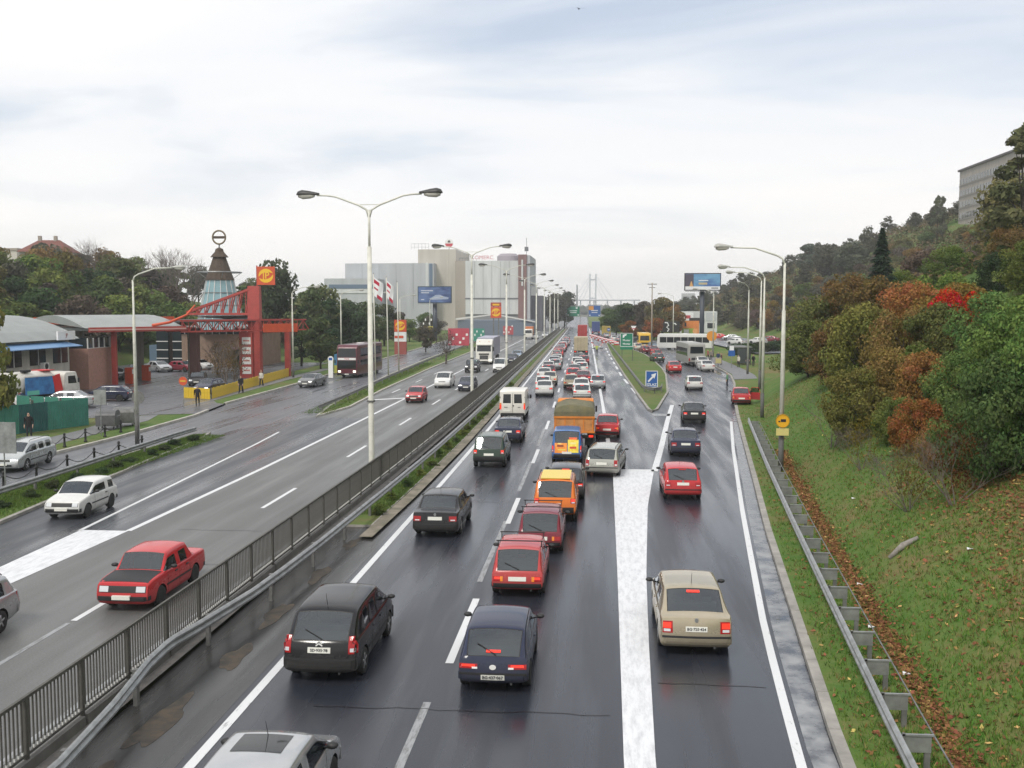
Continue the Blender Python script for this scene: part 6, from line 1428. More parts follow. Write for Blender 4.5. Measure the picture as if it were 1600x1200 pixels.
# office block on the hill
ofc = thing('office_block', 'long grey flat-roofed office block with window rows on top of the right hill', 'building')
M_of = mat('office_wall', (.34, .31, .28), rough=.85, noise=.2, nscale=.5, stretch=(1, 1, .2)); ox = 112.0; bx(ofc, 'wall', M_of, ox, ox + 16, 185, 330, 22, 50.5); bx(ofc, 'roof_edge', mat('roof_dark', (.10, .09, .09), rough=.8), ox - .5, ox + 16.5, 184.5, 330.5, 50.5, 51.1)
wme = MB().box((0, 0, 0), (.12, 1.9, 1.7)).mesh('window', M_win); fme = MB().box((-.07, 0, 0), (.05, .16, 1.7)).box((-.07, -.95, 0), (.05, .12, 1.8)).mesh('window_frame', M_frame)
for zf in (47.2, 43.7, 40.2, 36.7):
    bx(ofc, 'floor_band', mat('office_band', (.24, .22, .20), rough=.85), ox - .12, ox, 185, 330, zf - 1.5, zf - 1.05)
    y = 186.5
    while y < 329: w = ob('window', wme, ofc, (ox - .03, y, zf)); ob('window_frame', fme, w); y += 2.4
bx(ofc, 'roof_vent', M_fg, ox + 2, ox + 4, 262, 264.5, 51.1, 52.6)
# hilltop houses on the left
h1 = thing('hilltop_house', 'house with red hipped roof among trees at the top left', 'house', (*AT(78, 400, 235)[:2], 15.4), R(8))
bx(h1, 'wall', mat('house_wall', (.45, .41, .36), rough=.85), -5.5, 5.5, -4, 4, -6, 6.2)
rf_ = MB().add([(-6, -4.6, 6.2), (6, -4.6, 6.2), (6, 4.6, 6.2), (-6, 4.6, 6.2), (-2.5, 0, 9.2), (2.5, 0, 9.2)], [(0, 1, 5, 4), (1, 2, 5), (2, 3, 4, 5), (3, 0, 4), (3, 2, 1, 0)]).build('roof', mat('roof_tile_red', (.17, .065, .05), rough=.85, noise=.25, nscale=2), h1)
for x in (-2.2, 1.5): bx(rf_, 'chimney', M_conc, x - .35, x + .35, -.4, .4, 8.6, 10.2)
for x in (-3.5, 0, 3.5): w = bx(h1, 'window', M_win, x - .6, x + .6, -4.06, -3.98, 3.4, 4.9); bx(w, 'window_frame', M_frame, x - .05, x + .05, -4.1, -4.05, 3.4, 4.9)
h2 = thing('hilltop_flat_house', 'pale flat-roofed building at the top left picture edge', 'house', (*AT(12, 400, 240)[:2], 15.2))
bx(h2, 'wall', mat('pale_wall', (.55, .52, .47), rough=.8), -8, 4.8, -4, 4, -6, 7.0); bx(h2, 'parapet', M_conc, -8.2, 5, -4.2, 4.2, 7.0, 7.6); bx(h2, 'window', M_win, -5, -3.4, -4.05, -3.98, 4.4, 6.0); bx(h2, 'window', M_win, 0, 1.6, -4.05, -3.98, 4.4, 6.0)
# cable-stayed bridge far ahead
bq = thing('cable_bridge', 'pale twin-column cable-stayed bridge pylon far ahead on the skyline', 'bridge'); DB = 1250.0; M_br = mat('bridge_pale', (.45, .47, .50), rough=.7)
bxx = [AT(p, 480, DB)[0] for p in (921.6, 930.8)]; zt = AT(925, 428, DB)[2]; zd = AT(925, 468, DB)[2]
for x in bxx: bx(bq, 'pylon_column', M_br, x - .85, x + .85, DB - 1.2, DB + 1.2, -.4, zt)
for py, h in ((437, 1.6), (466, 1.6)): z = AT(925, py, DB)[2]; bx(bq, 'cross_beam', M_br, bxx[0], bxx[1], DB - .8, DB + .8, z - h / 2, z + h / 2)
bx(bq, 'deck', mat('deck_grey', (.34, .36, .39), rough=.7), AT(860, 480, DB)[0], AT(1000, 480, DB)[0], DB - 4, DB + 4, zd - 1.6, zd - .2)
for i, (pt, pe) in enumerate(((431, 896), (436, 905), (442, 911), (431, 958), (436, 949), (442, 942))):
    z = AT(925, pt, DB)[2]; xa = bxx[0] if pe < 925 else bxx[1]; MB().path([(xa, DB - 1, z), (AT(pe, 480, DB)[0], DB - 1, zd)], .22, 5).build('stay_cable', M_br, bq)
for i in range(7): x = AT(865 + 21 * i, 480, DB)[0]; bx(bq, 'pier', M_br, x - .8, x + .8, DB - 1.5, DB + 1.5, -.4, zd - 1.6)
ch = thing('distant_chimney', 'thin grey chimney left of the bridge pylon', 'chimney', (AT(901.5, 480, 1100)[0], 1100, -.4)); MB().lathe([(1.1, 0), (.7, 33), (.001, 33.1)], 10).build('shaft', M_joint, ch)
for i, (p0, p1, pt, dd_, lb) in enumerate(((1147, 1172, 439, 1500, 'pale blue distant apartment tower behind the big right billboard lamp'), (1171, 1193, 437, 1560, 'second pale distant apartment tower touching the hill edge'), (1066, 1086, 458, 1300, 'low distant apartment block left of the big right billboard post'))):
    a, b = AT(p0, 480, dd_)[0], AT(p1, 480, dd_)[0]; z = AT(900, pt, dd_)[2]; r = thing('apartment_tower', lb, 'apartment block', ((a + b) / 2, dd_, -.4), 0, 'distant apartment towers'); w = b - a
    bx(r, 'wall', mat('tower_wall', (.38, .38, .38), rough=.8), -w / 2, w / 2, 0, 14, 0, z)
    nz = int(z / 3); 
    for k in range(2, nz): bx(r, 'window_row', M_joint, -w / 2 + 1, w / 2 - 1, -.15, 0, k * 3.0, k * 3.0 + 1.3)

# ================================================================== signs, billboards, poles
M_blue = mat('sign_blue', (.02, .10, .34), rough=.4); M_green = mat('sign_green', (.01, .19, .11), rough=.4); M_swhite = mat('sign_white', (.75, .76, .77), rough=.4)
sx_, sy_ = G(1019, 612); s1 = thing('exit_sign', 'blue exit sign with white arrow on the grass island', 'sign', (5.35, 101.5, .1), R(-2))
bx(s1, 'panel', M_blue, -.58, .58, -.03, .03, .45, 2.05)
for a in ((-.61, -.54, .42, 2.08), (.54, .61, .42, 2.08), (-.61, .61, 2.02, 2.08), (-.61, .61, .42, .48)): bx(s1, 'white_border', M_swhite, a[0], a[1], -.05, -.032, a[2], a[3])
MB().add([(-.40, -.045, 1.06), (-.30, -.045, .92), (.16, -.045, 1.42), (.26, -.045, 1.28), (.44, -.045, 1.85), (-.08, -.045, 1.68), (.05, -.045, 1.55)], [(0, 1, 2, 3, 4, 5, 6)]).build('arrow', M_swhite, s1)
lettering('IZLAZ', .36, M_swhite, s1, (0, -.045, .68), (R(90), 0, 0), .008)
for x in (-.35, .35): MB().path([(x, .06, 0), (x, .06, 1.9)], .03, 6).build('post', M_galv, s1)
xs_, ys_ = G(990, 559); s2 = thing('direction_sign', 'green direction sign with two place names on the grass island', 'sign', (AT(979, 540, 160)[0], 160, .1))
bx(s2, 'panel', M_green, -.98, .98, -.04, .04, 2.25, 4.35); bx(s2, 'lower_panel', M_green, -.98, .98, -.04, .04, 1.75, 2.2)
for a in ((-.98, -.92, 2.25, 4.35), (.92, .98, 2.25, 4.35), (-.98, .98, 4.29, 4.35), (-.98, .98, 2.2, 2.28)): bx(s2, 'border', M_swhite, a[0], a[1], -.06, -.042, a[2], a[3])
MB().add([(-.62, -.055, 3.62), (-.42, -.055, 3.62), (-.25, -.055, 3.95), (-.1, -.055, 3.85), (.02, -.055, 4.2), (-.45, -.055, 4.15), (-.36, -.055, 4.02), (-.6, -.055, 4.15)], [(0, 1, 2, 3, 4, 5, 6, 7)]).build('arrow', M_swhite, s2)
lettering('Mostar', .42, M_swhite, s2, (0, -.055, 3.22), bold=.01); lettering('Mostar', .42, M_swhite, s2, (0, -.055, 2.65), bold=.01)
for x in (-.7, .95): MB().path([(x, .1, -.05), (x, .1, 4.3)], .05, 6).build('post', M_poled, s2)
ts = thing('truck_sign', 'round yellow truck sign with a plate below on the near right lamp pole', 'sign', (9.3, 51.84, hill_at(9.3, 52)))
MB().lathe([(.34, -.02), (.34, .02)], 24, 0, Matrix.Translation((0, -.14, 2.62)) @ Matrix.Rotation(R(90), 4, 'X')).build('disc', mat('sign_amber', (.75, .40, .02), rough=.4), ts)
MB().path([(.33 * math.cos(t * math.pi / 12), -.165, 2.62 + .33 * math.sin(t * math.pi / 12)) for t in range(25)], .022, 5).build('rim', mat('sign_rim', (.45, .25, .01), rough=.5), ts)
MB().box((.03, -.165, 2.64), (.26, .01, .14)).box((-.17, -.165, 2.59), (.09, .01, .07)).build('lorry_symbol', M_ink, ts); bx(ts, 'plate', mat('sign_pale_yellow', (.62, .54, .20), rough=.5), -.31, .31, -.155, -.125, 1.88, 2.24); bx(ts, 'clamp', M_galv, -.16, .16, -.13, .12, 2.55, 2.65)
def billboard(name, lb, X, Y, w, h, zc, pr, art, rz=0.0, board=M_black):
    r = thing(name, lb, 'billboard', (X, Y, 0), rz); bx(r, 'frame', board, -w / 2 - .2, w / 2 + .2, 0, .7, zc - h / 2 - .2, zc + h / 2 + .2)
    p = bx(r, 'poster', art, -w / 2, w / 2, -.06, 0, zc - h / 2, zc + h / 2); MB().path([(0, .5, 0), (0, .5, zc - h / 2)], pr, 12).build('post', mat('billboard_post', (.05, .06, .08), rough=.5), r, True)
    bx(r, 'catwalk', M_galvd, -w / 2, w / 2, -.8, 0, zc - h / 2 - .42, zc - h / 2 - .34)
    for k in range(4): MB().path([(-w * .36 + w * .24 * k, 0, zc - h / 2 - .35), (-w * .36 + w * .24 * k, -1.0, zc - h / 2 - .3)], .03, 4).build('floodlight_arm', M_galvd, r)
    return r, p
art1 = mat('poster_blue_dusk', (.06, .14, .36), rough=.5, col2=(.16, .36, .55), nscale=.35, stretch=(.6, 1, 1.6))
X1, Y1, _ = AT(1098, 440, 228); bb1, p1 = billboard('large_billboard', 'large billboard with blue poster and white strip on a dark post at right', X1, Y1, 7.6, 3.5, 14.1, .5, art1)
bx(p1, 'white_strip', M_swhite, -3.8, 3.8, -.09, -.06, 12.36, 13.1); bx(p1, 'dark_corner', mat('poster_dusk', (.08, .07, .10), rough=.5), -3.8, -2.0, -.085, -.06, 13.1, 15.8)
MB().add([(-2.9, -.095, 13.1), (-2.1, -.095, 13.1), (-2.4, -.095, 14.2), (-2.6, -.095, 14.2)], [(0, 1, 2, 3)]).build('golden_figure', mat('poster_gold', (.62, .36, .14), rough=.5), p1); bx(p1, 'poster_text', mat('poster_sand', (.5, .42, .25), rough=.5), -.9, 1.0, -.085, -.06, 13.5, 13.95); bx(p1, 'poster_text', M_swhite, -.9, 1.2, -.085, -.06, 14.3, 14.5); bx(p1, 'strip_text', M_joint, 1.9, 3.4, -.1, -.09, 12.6, 12.85)
art2 = mat('poster_night_blue', (.02, .04, .14), rough=.5, col2=(.14, .22, .42), nscale=.3, stretch=(.5, 1, 1.5))
X2, Y2, _ = AT(679, 460, 250); bb2, p2 = billboard('blue_billboard', 'dark blue billboard with a pale car-like shape in front of the factory', X2, Y2, 8.1, 3.8, 11.6, .55, art2, board=mat('frame_teal', (.03, .06, .08), rough=.5))
MB().add([(-.6, -.09, 10.3), (3.4, -.09, 10.5), (3.6, -.09, 10.9), (2.2, -.09, 11.2), (1.4, -.09, 11.6), (.2, -.09, 11.5), (-.7, -.09, 10.9), (-1.4, -.09, 10.6)], [tuple(range(8))]).build('pale_shape', mat('poster_pale', (.34, .40, .52), rough=.5), p2)
for k, (x0, x1, z) in enumerate(((-3.4, -.4, 12.5), (-3.4, -1.4, 12.0), (-3.4, -2.6, 10.3))): bx(p2, 'poster_text', M_swhite, x0, x1, -.09, -.06, z, z + .16)
X3, Y3, _ = AT(1049, 512, 262); r3 = thing('black_billboard', 'low black billboard with white swirl above a white strip', 'billboard', (X3, Y3, 0)); z0, z1 = AT(900, 519, 262)[2], AT(900, 502, 262)[2]
bx(r3, 'poster', M_black, -2.1, 2.1, -.05, .1, z0, z1); bx(r3, 'white_strip', M_swhite, -2.1, 2.1, -.06, .1, z0 - .95, z0 - .3)
for p_ in (((-1.7, z1 - .3), (-1.0, z1 - .4), (-.7, z1 - 1.0), (-1.2, z1 - 1.5), (-.6, z1 - 2.0), (-1.0, z1 - 2.6)), ((.6, z1 - .5), (1.0, z1 - .6), (1.2, z1 - .9))): MB().path([(x, -.07, z) for x, z in p_], .16, 5).build('white_swirl', M_swhite, r3)
for x in (-1.6, 1.6): bx(r3, 'leg', M_galvd, x - .1, x + .1, .12, .3, 0, z1)
X4, Y4, _ = AT(1079, 512, 292); r4 = thing('orange_billboard', 'orange and green billboard on a roadside frame', 'billboard', (X4, Y4, 0)); z0, z1 = AT(900, 522, 292)[2], AT(900, 501, 292)[2]
bx(r4, 'orange_poster', mat('poster_orange', (.66, .22, .05), rough=.5, noise=.15, nscale=.6), -2.5, 2.4, -.05, .1, z0, z1); bx(r4, 'green_panel', mat('poster_green', (.28, .42, .06), rough=.5), -2.5, 1.0, -.08, -.05, z0, z0 + 1.7); bx(r4, 'pale_panel', M_swhite, -1.9, -.5, -.1, -.08, z0 + .2, z0 + 1.4)
MB().lathe([(.75, 0), (.75, .03)], 16, 0, Matrix.Translation((1.3, -.06, z0 + .9)) @ Matrix.Rotation(R(90), 4, 'X')).build('fruit_disc', mat('poster_peach', (.72, .35, .15), rough=.5), r4); bx(r4, 'figure', M_ink, -1.7, -1.2, -.09, -.05, z1 - 1.6, z1 - .5)
for x in (-2, 2): bx(r4, 'leg', M_galvd, x - .12, x + .12, .12, .35, 0, z1)
r5 = thing('roadside_kiosk_building', 'low pale building with sign boards behind the orange billboard', 'building', (AT(1092, 500, 318)[0], 318, 0)); bx(r5, 'wall', M_fp, -5.6, 5.6, 0, 8, 0, 7.2); bx(r5, 'dark_canopy', M_black, -3.0, 1.6, -.4, 0, 3.6, 5.2); bx(r5, 'sign_board', M_swhite, -4.6, -1.7, -.3, 0, 4.4, 6.8); bx(r5, 'sign_red', mat('emblem_red'), -4.2, -2.6, -.34, -.3, 5.0, 6.0); bx(r5, 'window', M_win, 2.6, 4.8, -.08, 0, 2.0, 3.6); bx(r5, 'grey_panel', M_fg, 2.2, 5.3, -.1, 0, 4.2, 6.9)
# overhead motorway signs
for i, (pa, pb, ta, tb, m, lb) in enumerate(((886, 905.5, 479, 494, M_green, 'green overhead motorway sign far ahead'), (920, 938, 477.5, 494.5, M_blue, 'blue overhead motorway sign with orange corner far ahead'))):
    dY = 430.0 + i * 8; a, b = AT(pa, 480, dY)[0], AT(pb, 480, dY)[0]; z0, z1 = AT(900, tb, dY)[2], AT(900, ta, dY)[2]; r = thing('overhead_sign', lb, 'sign', ((a + b) / 2, dY, 0)); w = (b - a) / 2
    bx(r, 'panel', m, -w, w, -.08, .08, z0, z1)
    for z, ww in ((z0 + (z1 - z0) * .52, .6), (z0 + (z1 - z0) * .34, .5)): bx(r, 'text_line', M_swhite, -w * ww, w * ww, -.11, -.08, z, z + .3)
    bx(r, 'panel_corner', M_swhite if i == 0 else mat('sign_orange', (.65, .27, .03), rough=.5), *((w * .4, w * .7) if i == 0 else (-w, -w * .15)), -.11, -.08, z1 - (.9 if i == 0 else 1.9), z1 - (.3 if i == 0 else .2))
    for x in (-w * .8, w * .8): bx(r, 'arrow', M_swhite, x - .25, x + .25, -.11, -.08, z0 + .25, z0 + .75)
    for x in (-w - .3, w + .3): bx(r, 'gantry_post', M_galv, x - .15, x + .15, .1, .4, -.4, z1 + .3)
    bx(r, 'gantry_beam', M_galv, -w - .3, w + .3, .1, .4, z1 + .1, z1 + .4)
# logo signs of the filling station
X, Y, _ = AT(775, 485, 236); r = thing('red_logo_sign', 'upright red logo sign on two posts beyond the white lorry', 'sign', (X, Y, 0)); jp_sign(r, 0, 0, 7.3, 2.5, 2.6); bx(r, 'upper_panel', M_sred, -1.25, 1.25, -.06, .06, 8.65, 9.6); bx(r, 'panel_print', mat('logo_yellow'), -.8, .8, -.08, -.06, 8.9, 9.3)
for x in (-.6, .6): bx(r, 'post', M_galvd, x - .12, x + .12, .1, .3, 0, 9.2)
X, Y, _ = AT(626, 540, 178); r = thing('price_totem', 'red price totem with orange logo head beside the flagpoles', 'sign', (X, Y, .1)); bx(r, 'base', mat('totem_brick_red', (.30, .075, .06), rough=.7), -1.05, 1.05, -.4, .4, 0, 2.3); bx(r, 'price_board', M_swhite, -1.05, 1.05, -.38, .38, 2.3, 4.0); bx(r, 'price_stripe', M_sorg, -1.0, .6, -.42, -.38, 2.9, 3.35); jp_sign(r, 0, 0, 5.1, 2.1, 2.1, .7)
# flagpoles
M_fpole = mat('flagpole_white', (.62, .61, .54), rough=.4)
for i, (p0, b, hh) in enumerate(((587, 595, 12.2), (607, 589, 12.0), (623.5, 584, 11.6))):
    X, Y = G(p0, b); r = thing('flagpole', ['white flagpole with red and white flag, leftmost of three', 'white flagpole with red and white flag, middle of three', 'bare white flagpole, rightmost of three'][i], 'flagpole', (X, Y, .1), 0, 'flagpoles on the grass strip')
    MB().path([(0, 0, 0), (-.15, 0, hh)], [.085, .05], 10).build('pole', M_fpole, r, True)
    MB().lathe([(.001, 0), (.09, .06), (.001, .16)], 8, 0, Matrix.Translation((-.15, 0, hh))).build('finial', M_galv, r)
    if i < 2:
        nx, nz = 8, 10; vs = []; f = []; sg_ = 1.0 if i == 0 else .75
        for a in range(nz + 1):
            for c in range(nx + 1):
                u, v = c / nx, a / nz; vs.append((-.1 + 1.1 * sg_ * u * (1 - .15 * v), .12 * math.sin(u * 7 + v * 3) * u, hh - .35 - 2.1 * v - .75 * u))
        FM = [M_swhite, mat('flag_red', (.42, .02, .05), rough=.8)]; mb = MB(); mb.v = vs
        for a in range(nz):
            for c in range(nx):
                k = a * (nx + 1) + c; mb.f.append((k, k + 1, k + nx + 2, k + nx + 1)); mb.m.append(1 if (a in (1, 2) and c < 5) or (a in (8, 9) and c > 2) or (a in (5,) and c < 4) else 0)
        o = mb.build('flag', FM, r, True)
# utility pole, small road signs
up_ = thing('utility_pole', 'tall pale utility pole with cross arm near the yellow bus', 'utility pole', (*G(1018, 548), 0)); zt = AT(900, 442, G(1018, 548)[1])[2]
MB().path([(0, 0, 0), (0, 0, zt)], [.16, .11], 8).build('pole', M_conc, up_, True); bx(up_, 'cross_arm', M_galvd, -.9, .9, -.06, .06, zt - .35, zt - .2); bx(up_, 'cross_arm', M_galvd, -.6, .6, -.06, .06, zt - 1.0, zt - .88)
def post_sign(name, lb, X, Y, z0, h, shape, m, m2=None, s=.35, back=False):
    r = thing(name, lb, 'sign', (X, Y, z0)); MB().path([(0, .05, 0), (0, .05, h)], .03, 6).build('post', M_galv, r); sg = -1
    if shape == 'disc': MB().lathe([(s, -.015), (s, .015)], 20, 0, Matrix.Translation((0, 0, h - s)) @ Matrix.Rotation(R(90), 4, 'X')).build('disc', m, r)
    elif shape == 'tri': MB().add([(0, -.02, h - 1.7 * s), (s, -.02, h), (-s, -.02, h), (0, .02, h - 1.7 * s), (s, .02, h), (-s, .02, h)], [(0, 1, 2), (5, 4, 3), (0, 3, 4, 1), (1, 4, 5, 2), (2, 5, 3, 0)]).build('triangle', m, r)
    else: bx(r, 'panel', m, -s, s, -.02, .02, h - 2.3 * s, h)
    if m2 is not None: bx(r, 'bar', m2, -s * .65, s * .65, -.035, -.02, h - s * 1.15, h - s * .85)
    return r
X, Y = G(287, 640); post_sign('no_entry_sign', 'orange red round no-entry sign at the station exit', X, Y, .14, 2.6, 'disc', M_sorg, M_yel, .36)
post_sign('grey_sign_back', 'grey back of a large road sign at the left picture edge', *G(8, 772), .1, 3.2, 'panel', M_galv, None, .62)
post_sign('grey_sign_back', 'grey back of a road sign beside the rubbish containers', *G(158, 683), .1, 3.0, 'panel', M_galv, None, .42)
post_sign('round_sign_back', 'round grey sign back right of the near left lamp pole', -29.6, 62.8, .1, 3.0, 'disc', M_galvd, None, .42)
post_sign('give_way_sign', 'white and red triangular sign above the yellow bus', AT(990, 510, 214)[0], 214, 0, 4.6, 'tri', M_swhite, mat('emblem_red'), .6)
post_sign('blue_round_sign', 'small red and blue road sign near the striped barriers', AT(951, 515, 250)[0], 250, 0, 3.4, 'disc', M_blue, M_swhite, .42)
post_sign('orange_diamond_sign', 'orange round sign in front of the white coach', AT(1112, 533, 182)[0], 182, .2, 4.1, 'disc', mat('sign_orange'), None, .9)
bs = thing('stop_post', 'white round-topped stop post with blue board beside the coach', 'sign', (*G(517, 592), .12)); bx(bs, 'panel', M_white, -.28, .28, -.06, .06, 0, 2.1); MB().lathe([(.34, -.05), (.34, .05)], 18, 0, Matrix.Translation((0, 0, 2.25)) @ Matrix.Rotation(R(90), 4, 'X')).build('round_top', M_white, bs); bx(bs, 'blue_mark', M_blue, -.2, .2, -.08, -.06, 2.1, 2.4)
kb_ = thing('blue_kiosk', 'small blue and yellow kiosk behind the maroon coach', 'kiosk', (*G(527, 585), .12)); bx(kb_, 'box', mat('kiosk_blue', (.06, .22, .38), rough=.5), -.5, .9, .5, 2.0, 1.0, 2.4); bx(kb_, 'base', mat('kiosk_yellow', (.50, .50, .08), rough=.5), -.5, .9, .5, 2.0, 0, 1.0)
# striped barrier blocks
M_rb = mat('barrier_red', (.50, .04, .035), rough=.5); p, q = Vector(G(924, 527)), Vector(G(963, 537)); p2_ = Vector((p.x, p.y))
a_, b_ = Vector((AT(924, 525, 285)[0], 285)), Vector((AT(963, 535, 226)[0], 226))
for i in range(14):
    c_ = a_.lerp(b_, i / 13); r = thing('barrier_block', 'red and white striped barrier block closing the lane', 'barrier', (c_.x, c_.y, 0), R(6), 'striped barrier blocks')
    bmo(solid([(-.9, 0), (-.9, .2), (-.6, .9), (.6, .9), (.9, .2), (.9, 0)], .5, .03), 'block', M_rb if i % 2 else M_swhite, r, False); bx(r, 'stripe', M_swhite if i % 2 else M_rb, -.51, .51, -1.0, .62, .45, .75)
for k, (px__, py__) in enumerate(((927.5, 545), (939.5, 545))):
    X, Y = G(px__, py__); r = thing('striped_board', ['striped hazard board left of the traffic warden', 'striped hazard board right of the traffic warden'][k], 'barrier', (X, Y, 0), R(8 if k else -8), 'striped hazard boards'); bx(r, 'foot', M_black, -.35, .35, -.2, .2, 0, .12)
    for j in range(4): MB().box(((-1 if k == 0 else 1) * (-.25 + j * .17), 0, .55 + j * .22), (.5, .05, .2), 0, ry=R(-25 if k else 25)).build('stripe', M_rb if j % 2 else M_swhite, r)
    MB().path([(0, .06, .1), (0, .06, 1.4)], .03, 5).build('post', M_galvd, r)
# bus shelter
bsx = thing('bus_shelter', 'dark glass bus shelter on the right pavement', 'bus shelter', (20.6, 150, .19), R(4)); bx(bsx, 'roof', M_galvd, -1.2, 1.2, -3, 3, 2.5, 2.65); bx(bsx, 'back_glass', mat('shelter_glass', (.06, .07, .075), rough=.15), .95, 1.0, -2.8, 2.8, .3, 2.4); bx(bsx, 'side_glass', MATS['shelter_glass'], -.9, .95, -2.9, -2.85, .3, 2.4)
for y in (-2.85, 0, 2.85): bx(bsx, 'post', M_black, .9, 1.0, y - .05, y + .05, 0, 2.5)
bx(bsx, 'bench', M_conc, .4, .85, -1.8, 1.8, .42, .5)
bp_ = thing('bus_stop_sign', 'blue and white bus stop sign by the waiting people', 'sign', (*AT(1143, 560, 141)[:2], .19)); MB().path([(0, 0, 0), (0, 0, 3.0)], .04, 6).build('post', M_galv, bp_); bx(bp_, 'white_panel', M_swhite, -.3, .3, -.07, -.04, 2.4, 3.0); bx(bp_, 'blue_panel', M_blue, -.45, .45, -.07, -.04, 1.6, 2.4)
bin_ = thing('street_cabinet', 'pale street cabinet behind the white sedans', 'cabinet', (*AT(1122, 567, 142)[:2], .19)); bx(bin_, 'box', M_conc, -.45, .45, -.3, .3, .5, 1.3); bx(bin_, 'leg', M_galvd, -.05, .05, -.05, .05, 0, .5); bx(bin_, 'panel', mat('cabinet_yellow', (.45, .40, .18), rough=.6), -.36, .36, -.33, -.3, .6, 1.2)
# ================================================================== vegetation
def leaf_mat():
    m = bpy.data.materials.new('leaf'); m.use_nodes = True; t = m.node_tree; l = t.links.new; t.nodes.clear()
    o = nd(t, 'ShaderNodeOutputMaterial'); oi = nd(t, 'ShaderNodeObjectInfo'); at = nd(t, 'ShaderNodeAttribute'); at.attribute_name = 'tint'
    mr = nd(t, 'ShaderNodeMapRange'); mr.inputs[3].default_value = .55; mr.inputs[4].default_value = 1.5; l(at.outputs['Fac'], mr.inputs[0])
    mx = nd(t, 'ShaderNodeMix', data_type='RGBA', blend_type='MULTIPLY'); mx.inputs['Factor'].default_value = 1; l(oi.outputs['Color'], mx.inputs['A']); l(mr.outputs[0], mx.inputs['B'])
    hs = nd(t, 'ShaderNodeHueSaturation'); hm = nd(t, 'ShaderNodeMapRange'); hm.inputs[3].default_value = .535; hm.inputs[4].default_value = .465
    at2 = nd(t, 'ShaderNodeAttribute'); at2.attribute_name = 'hue'; l(at2.outputs['Fac'], hm.inputs[0]); l(hm.outputs[0], hs.inputs['Hue']); l(mx.outputs['Result'], hs.inputs['Color'])
    d = nd(t, 'ShaderNodeBsdfDiffuse'); tr = nd(t, 'ShaderNodeBsdfTranslucent'); ms = nd(t, 'ShaderNodeMixShader'); ms.inputs[0].default_value = .28
    l(hs.outputs[0], d.inputs[0]); l(hs.outputs[0], tr.inputs[0]); l(d.outputs[0], ms.inputs[1]); l(tr.outputs[0], ms.inputs[2]); l(ms.outputs[0], o.inputs[0])
    return m
M_leaf = leaf_mat()
M_bark = mat('bark', (.045, .035, .028), rough=.95, noise=.3, nscale=4)
M_twig = mat('twig', (.15, .125, .11), rough=.95, noise=.2, nscale=4)
def crown(seed, R_, H_, nleaf, leaf, nclump=16, flat=.0, taper=0.0, sparse=1.0, bottom=.15, cr=(.28, .48)):
    """leaves in clumps spread through an ellipsoid; base at z=bottom*H, unit metres"""
    rn = random.Random(seed); cl = []
    for i in range(nclump):
        t = rn.random() * 2 * math.pi; u = rn.uniform(-.85, 1); rr = math.sqrt(max(0, 1 - u * u)) * rn.uniform(.35, .82)
        z = (u + 1) / 2; k = 1 - taper * z
        cl.append((rr * math.cos(t) * R_ * k, rr * math.sin(t) * R_ * k, (bottom + (1 - bottom) * (.06 + .84 * z)) * H_, rn.uniform(*cr) * R_ * max(.35, k), rn.random()))
    vs = []; fs = []; tint = []; hue = []
    for i in range(nleaf):
        c = cl[rn.randrange(nclump)]
        while True:
            p = Vector((rn.uniform(-1, 1), rn.uniform(-1, 1), rn.uniform(-1, 1)))
            if .12 < p.length < 1: break
        p = p * (p.length ** -.45); q = Vector(c[:3]) + Vector((p.x, p.y, p.z * .78)) * c[3]
        nrm = (p.normalized() + Vector((rn.gauss(0, .6), rn.gauss(0, .6), rn.gauss(.25, .5)))).normalized()
        a = nrm.orthogonal().normalized(); a.rotate(Matrix.Rotation(rn.random() * 6.28, 3, nrm)); b = nrm.cross(a); s = leaf * rn.uniform(.6, 1.4); o = len(vs)
        vs += [tuple(q + a * s), tuple(q + b * s * .55), tuple(q - a * s), tuple(q - b * s * .55)]; fs.append((o, o + 1, o + 2, o + 3))
        tint.append(min(1, max(0, .35 * c[4] + .65 * rn.random()))); hue.append(min(1, max(0, .55 * c[4] + .45 * rn.random())))
    me = bpy.data.meshes.new('crown'); me.from_pydata(vs, [], fs); me.materials.append(M_leaf)
    for nm, dt in (('tint', tint), ('hue', hue)): me.attributes.new(nm, 'FLOAT', 'FACE').data.foreach_set('value', dt)
    return me, cl
def trunk(seed, cl, H_, r0, nlimb=9, m=None, bottom=0):
    rn = random.Random(seed); b = MB(); top = H_ * .62; bend = rn.uniform(-.2, .2)
    pts = [(0, 0, -.4), (bend * .3, 0, top * .35), (bend, bend * .4, top * .7), (bend * 1.2, 0, top)]; b.path(pts, [r0, r0 * .8, r0 * .55, r0 * .25], 7)
    for c in rn.sample(cl, min(nlimb, len(cl))):
        z = rn.uniform(.18, .8) * min(top, c[2]); s = (bend * .6, 0, z); b.path([s, ((s[0] + c[0]) * .5, c[1] * .45, z + (c[2] - z) * .62), (c[0], c[1], c[2])], [r0 * .42, r0 * .26, r0 * .08], 5)
    return b.mesh('trunk', m or M_bark, True)
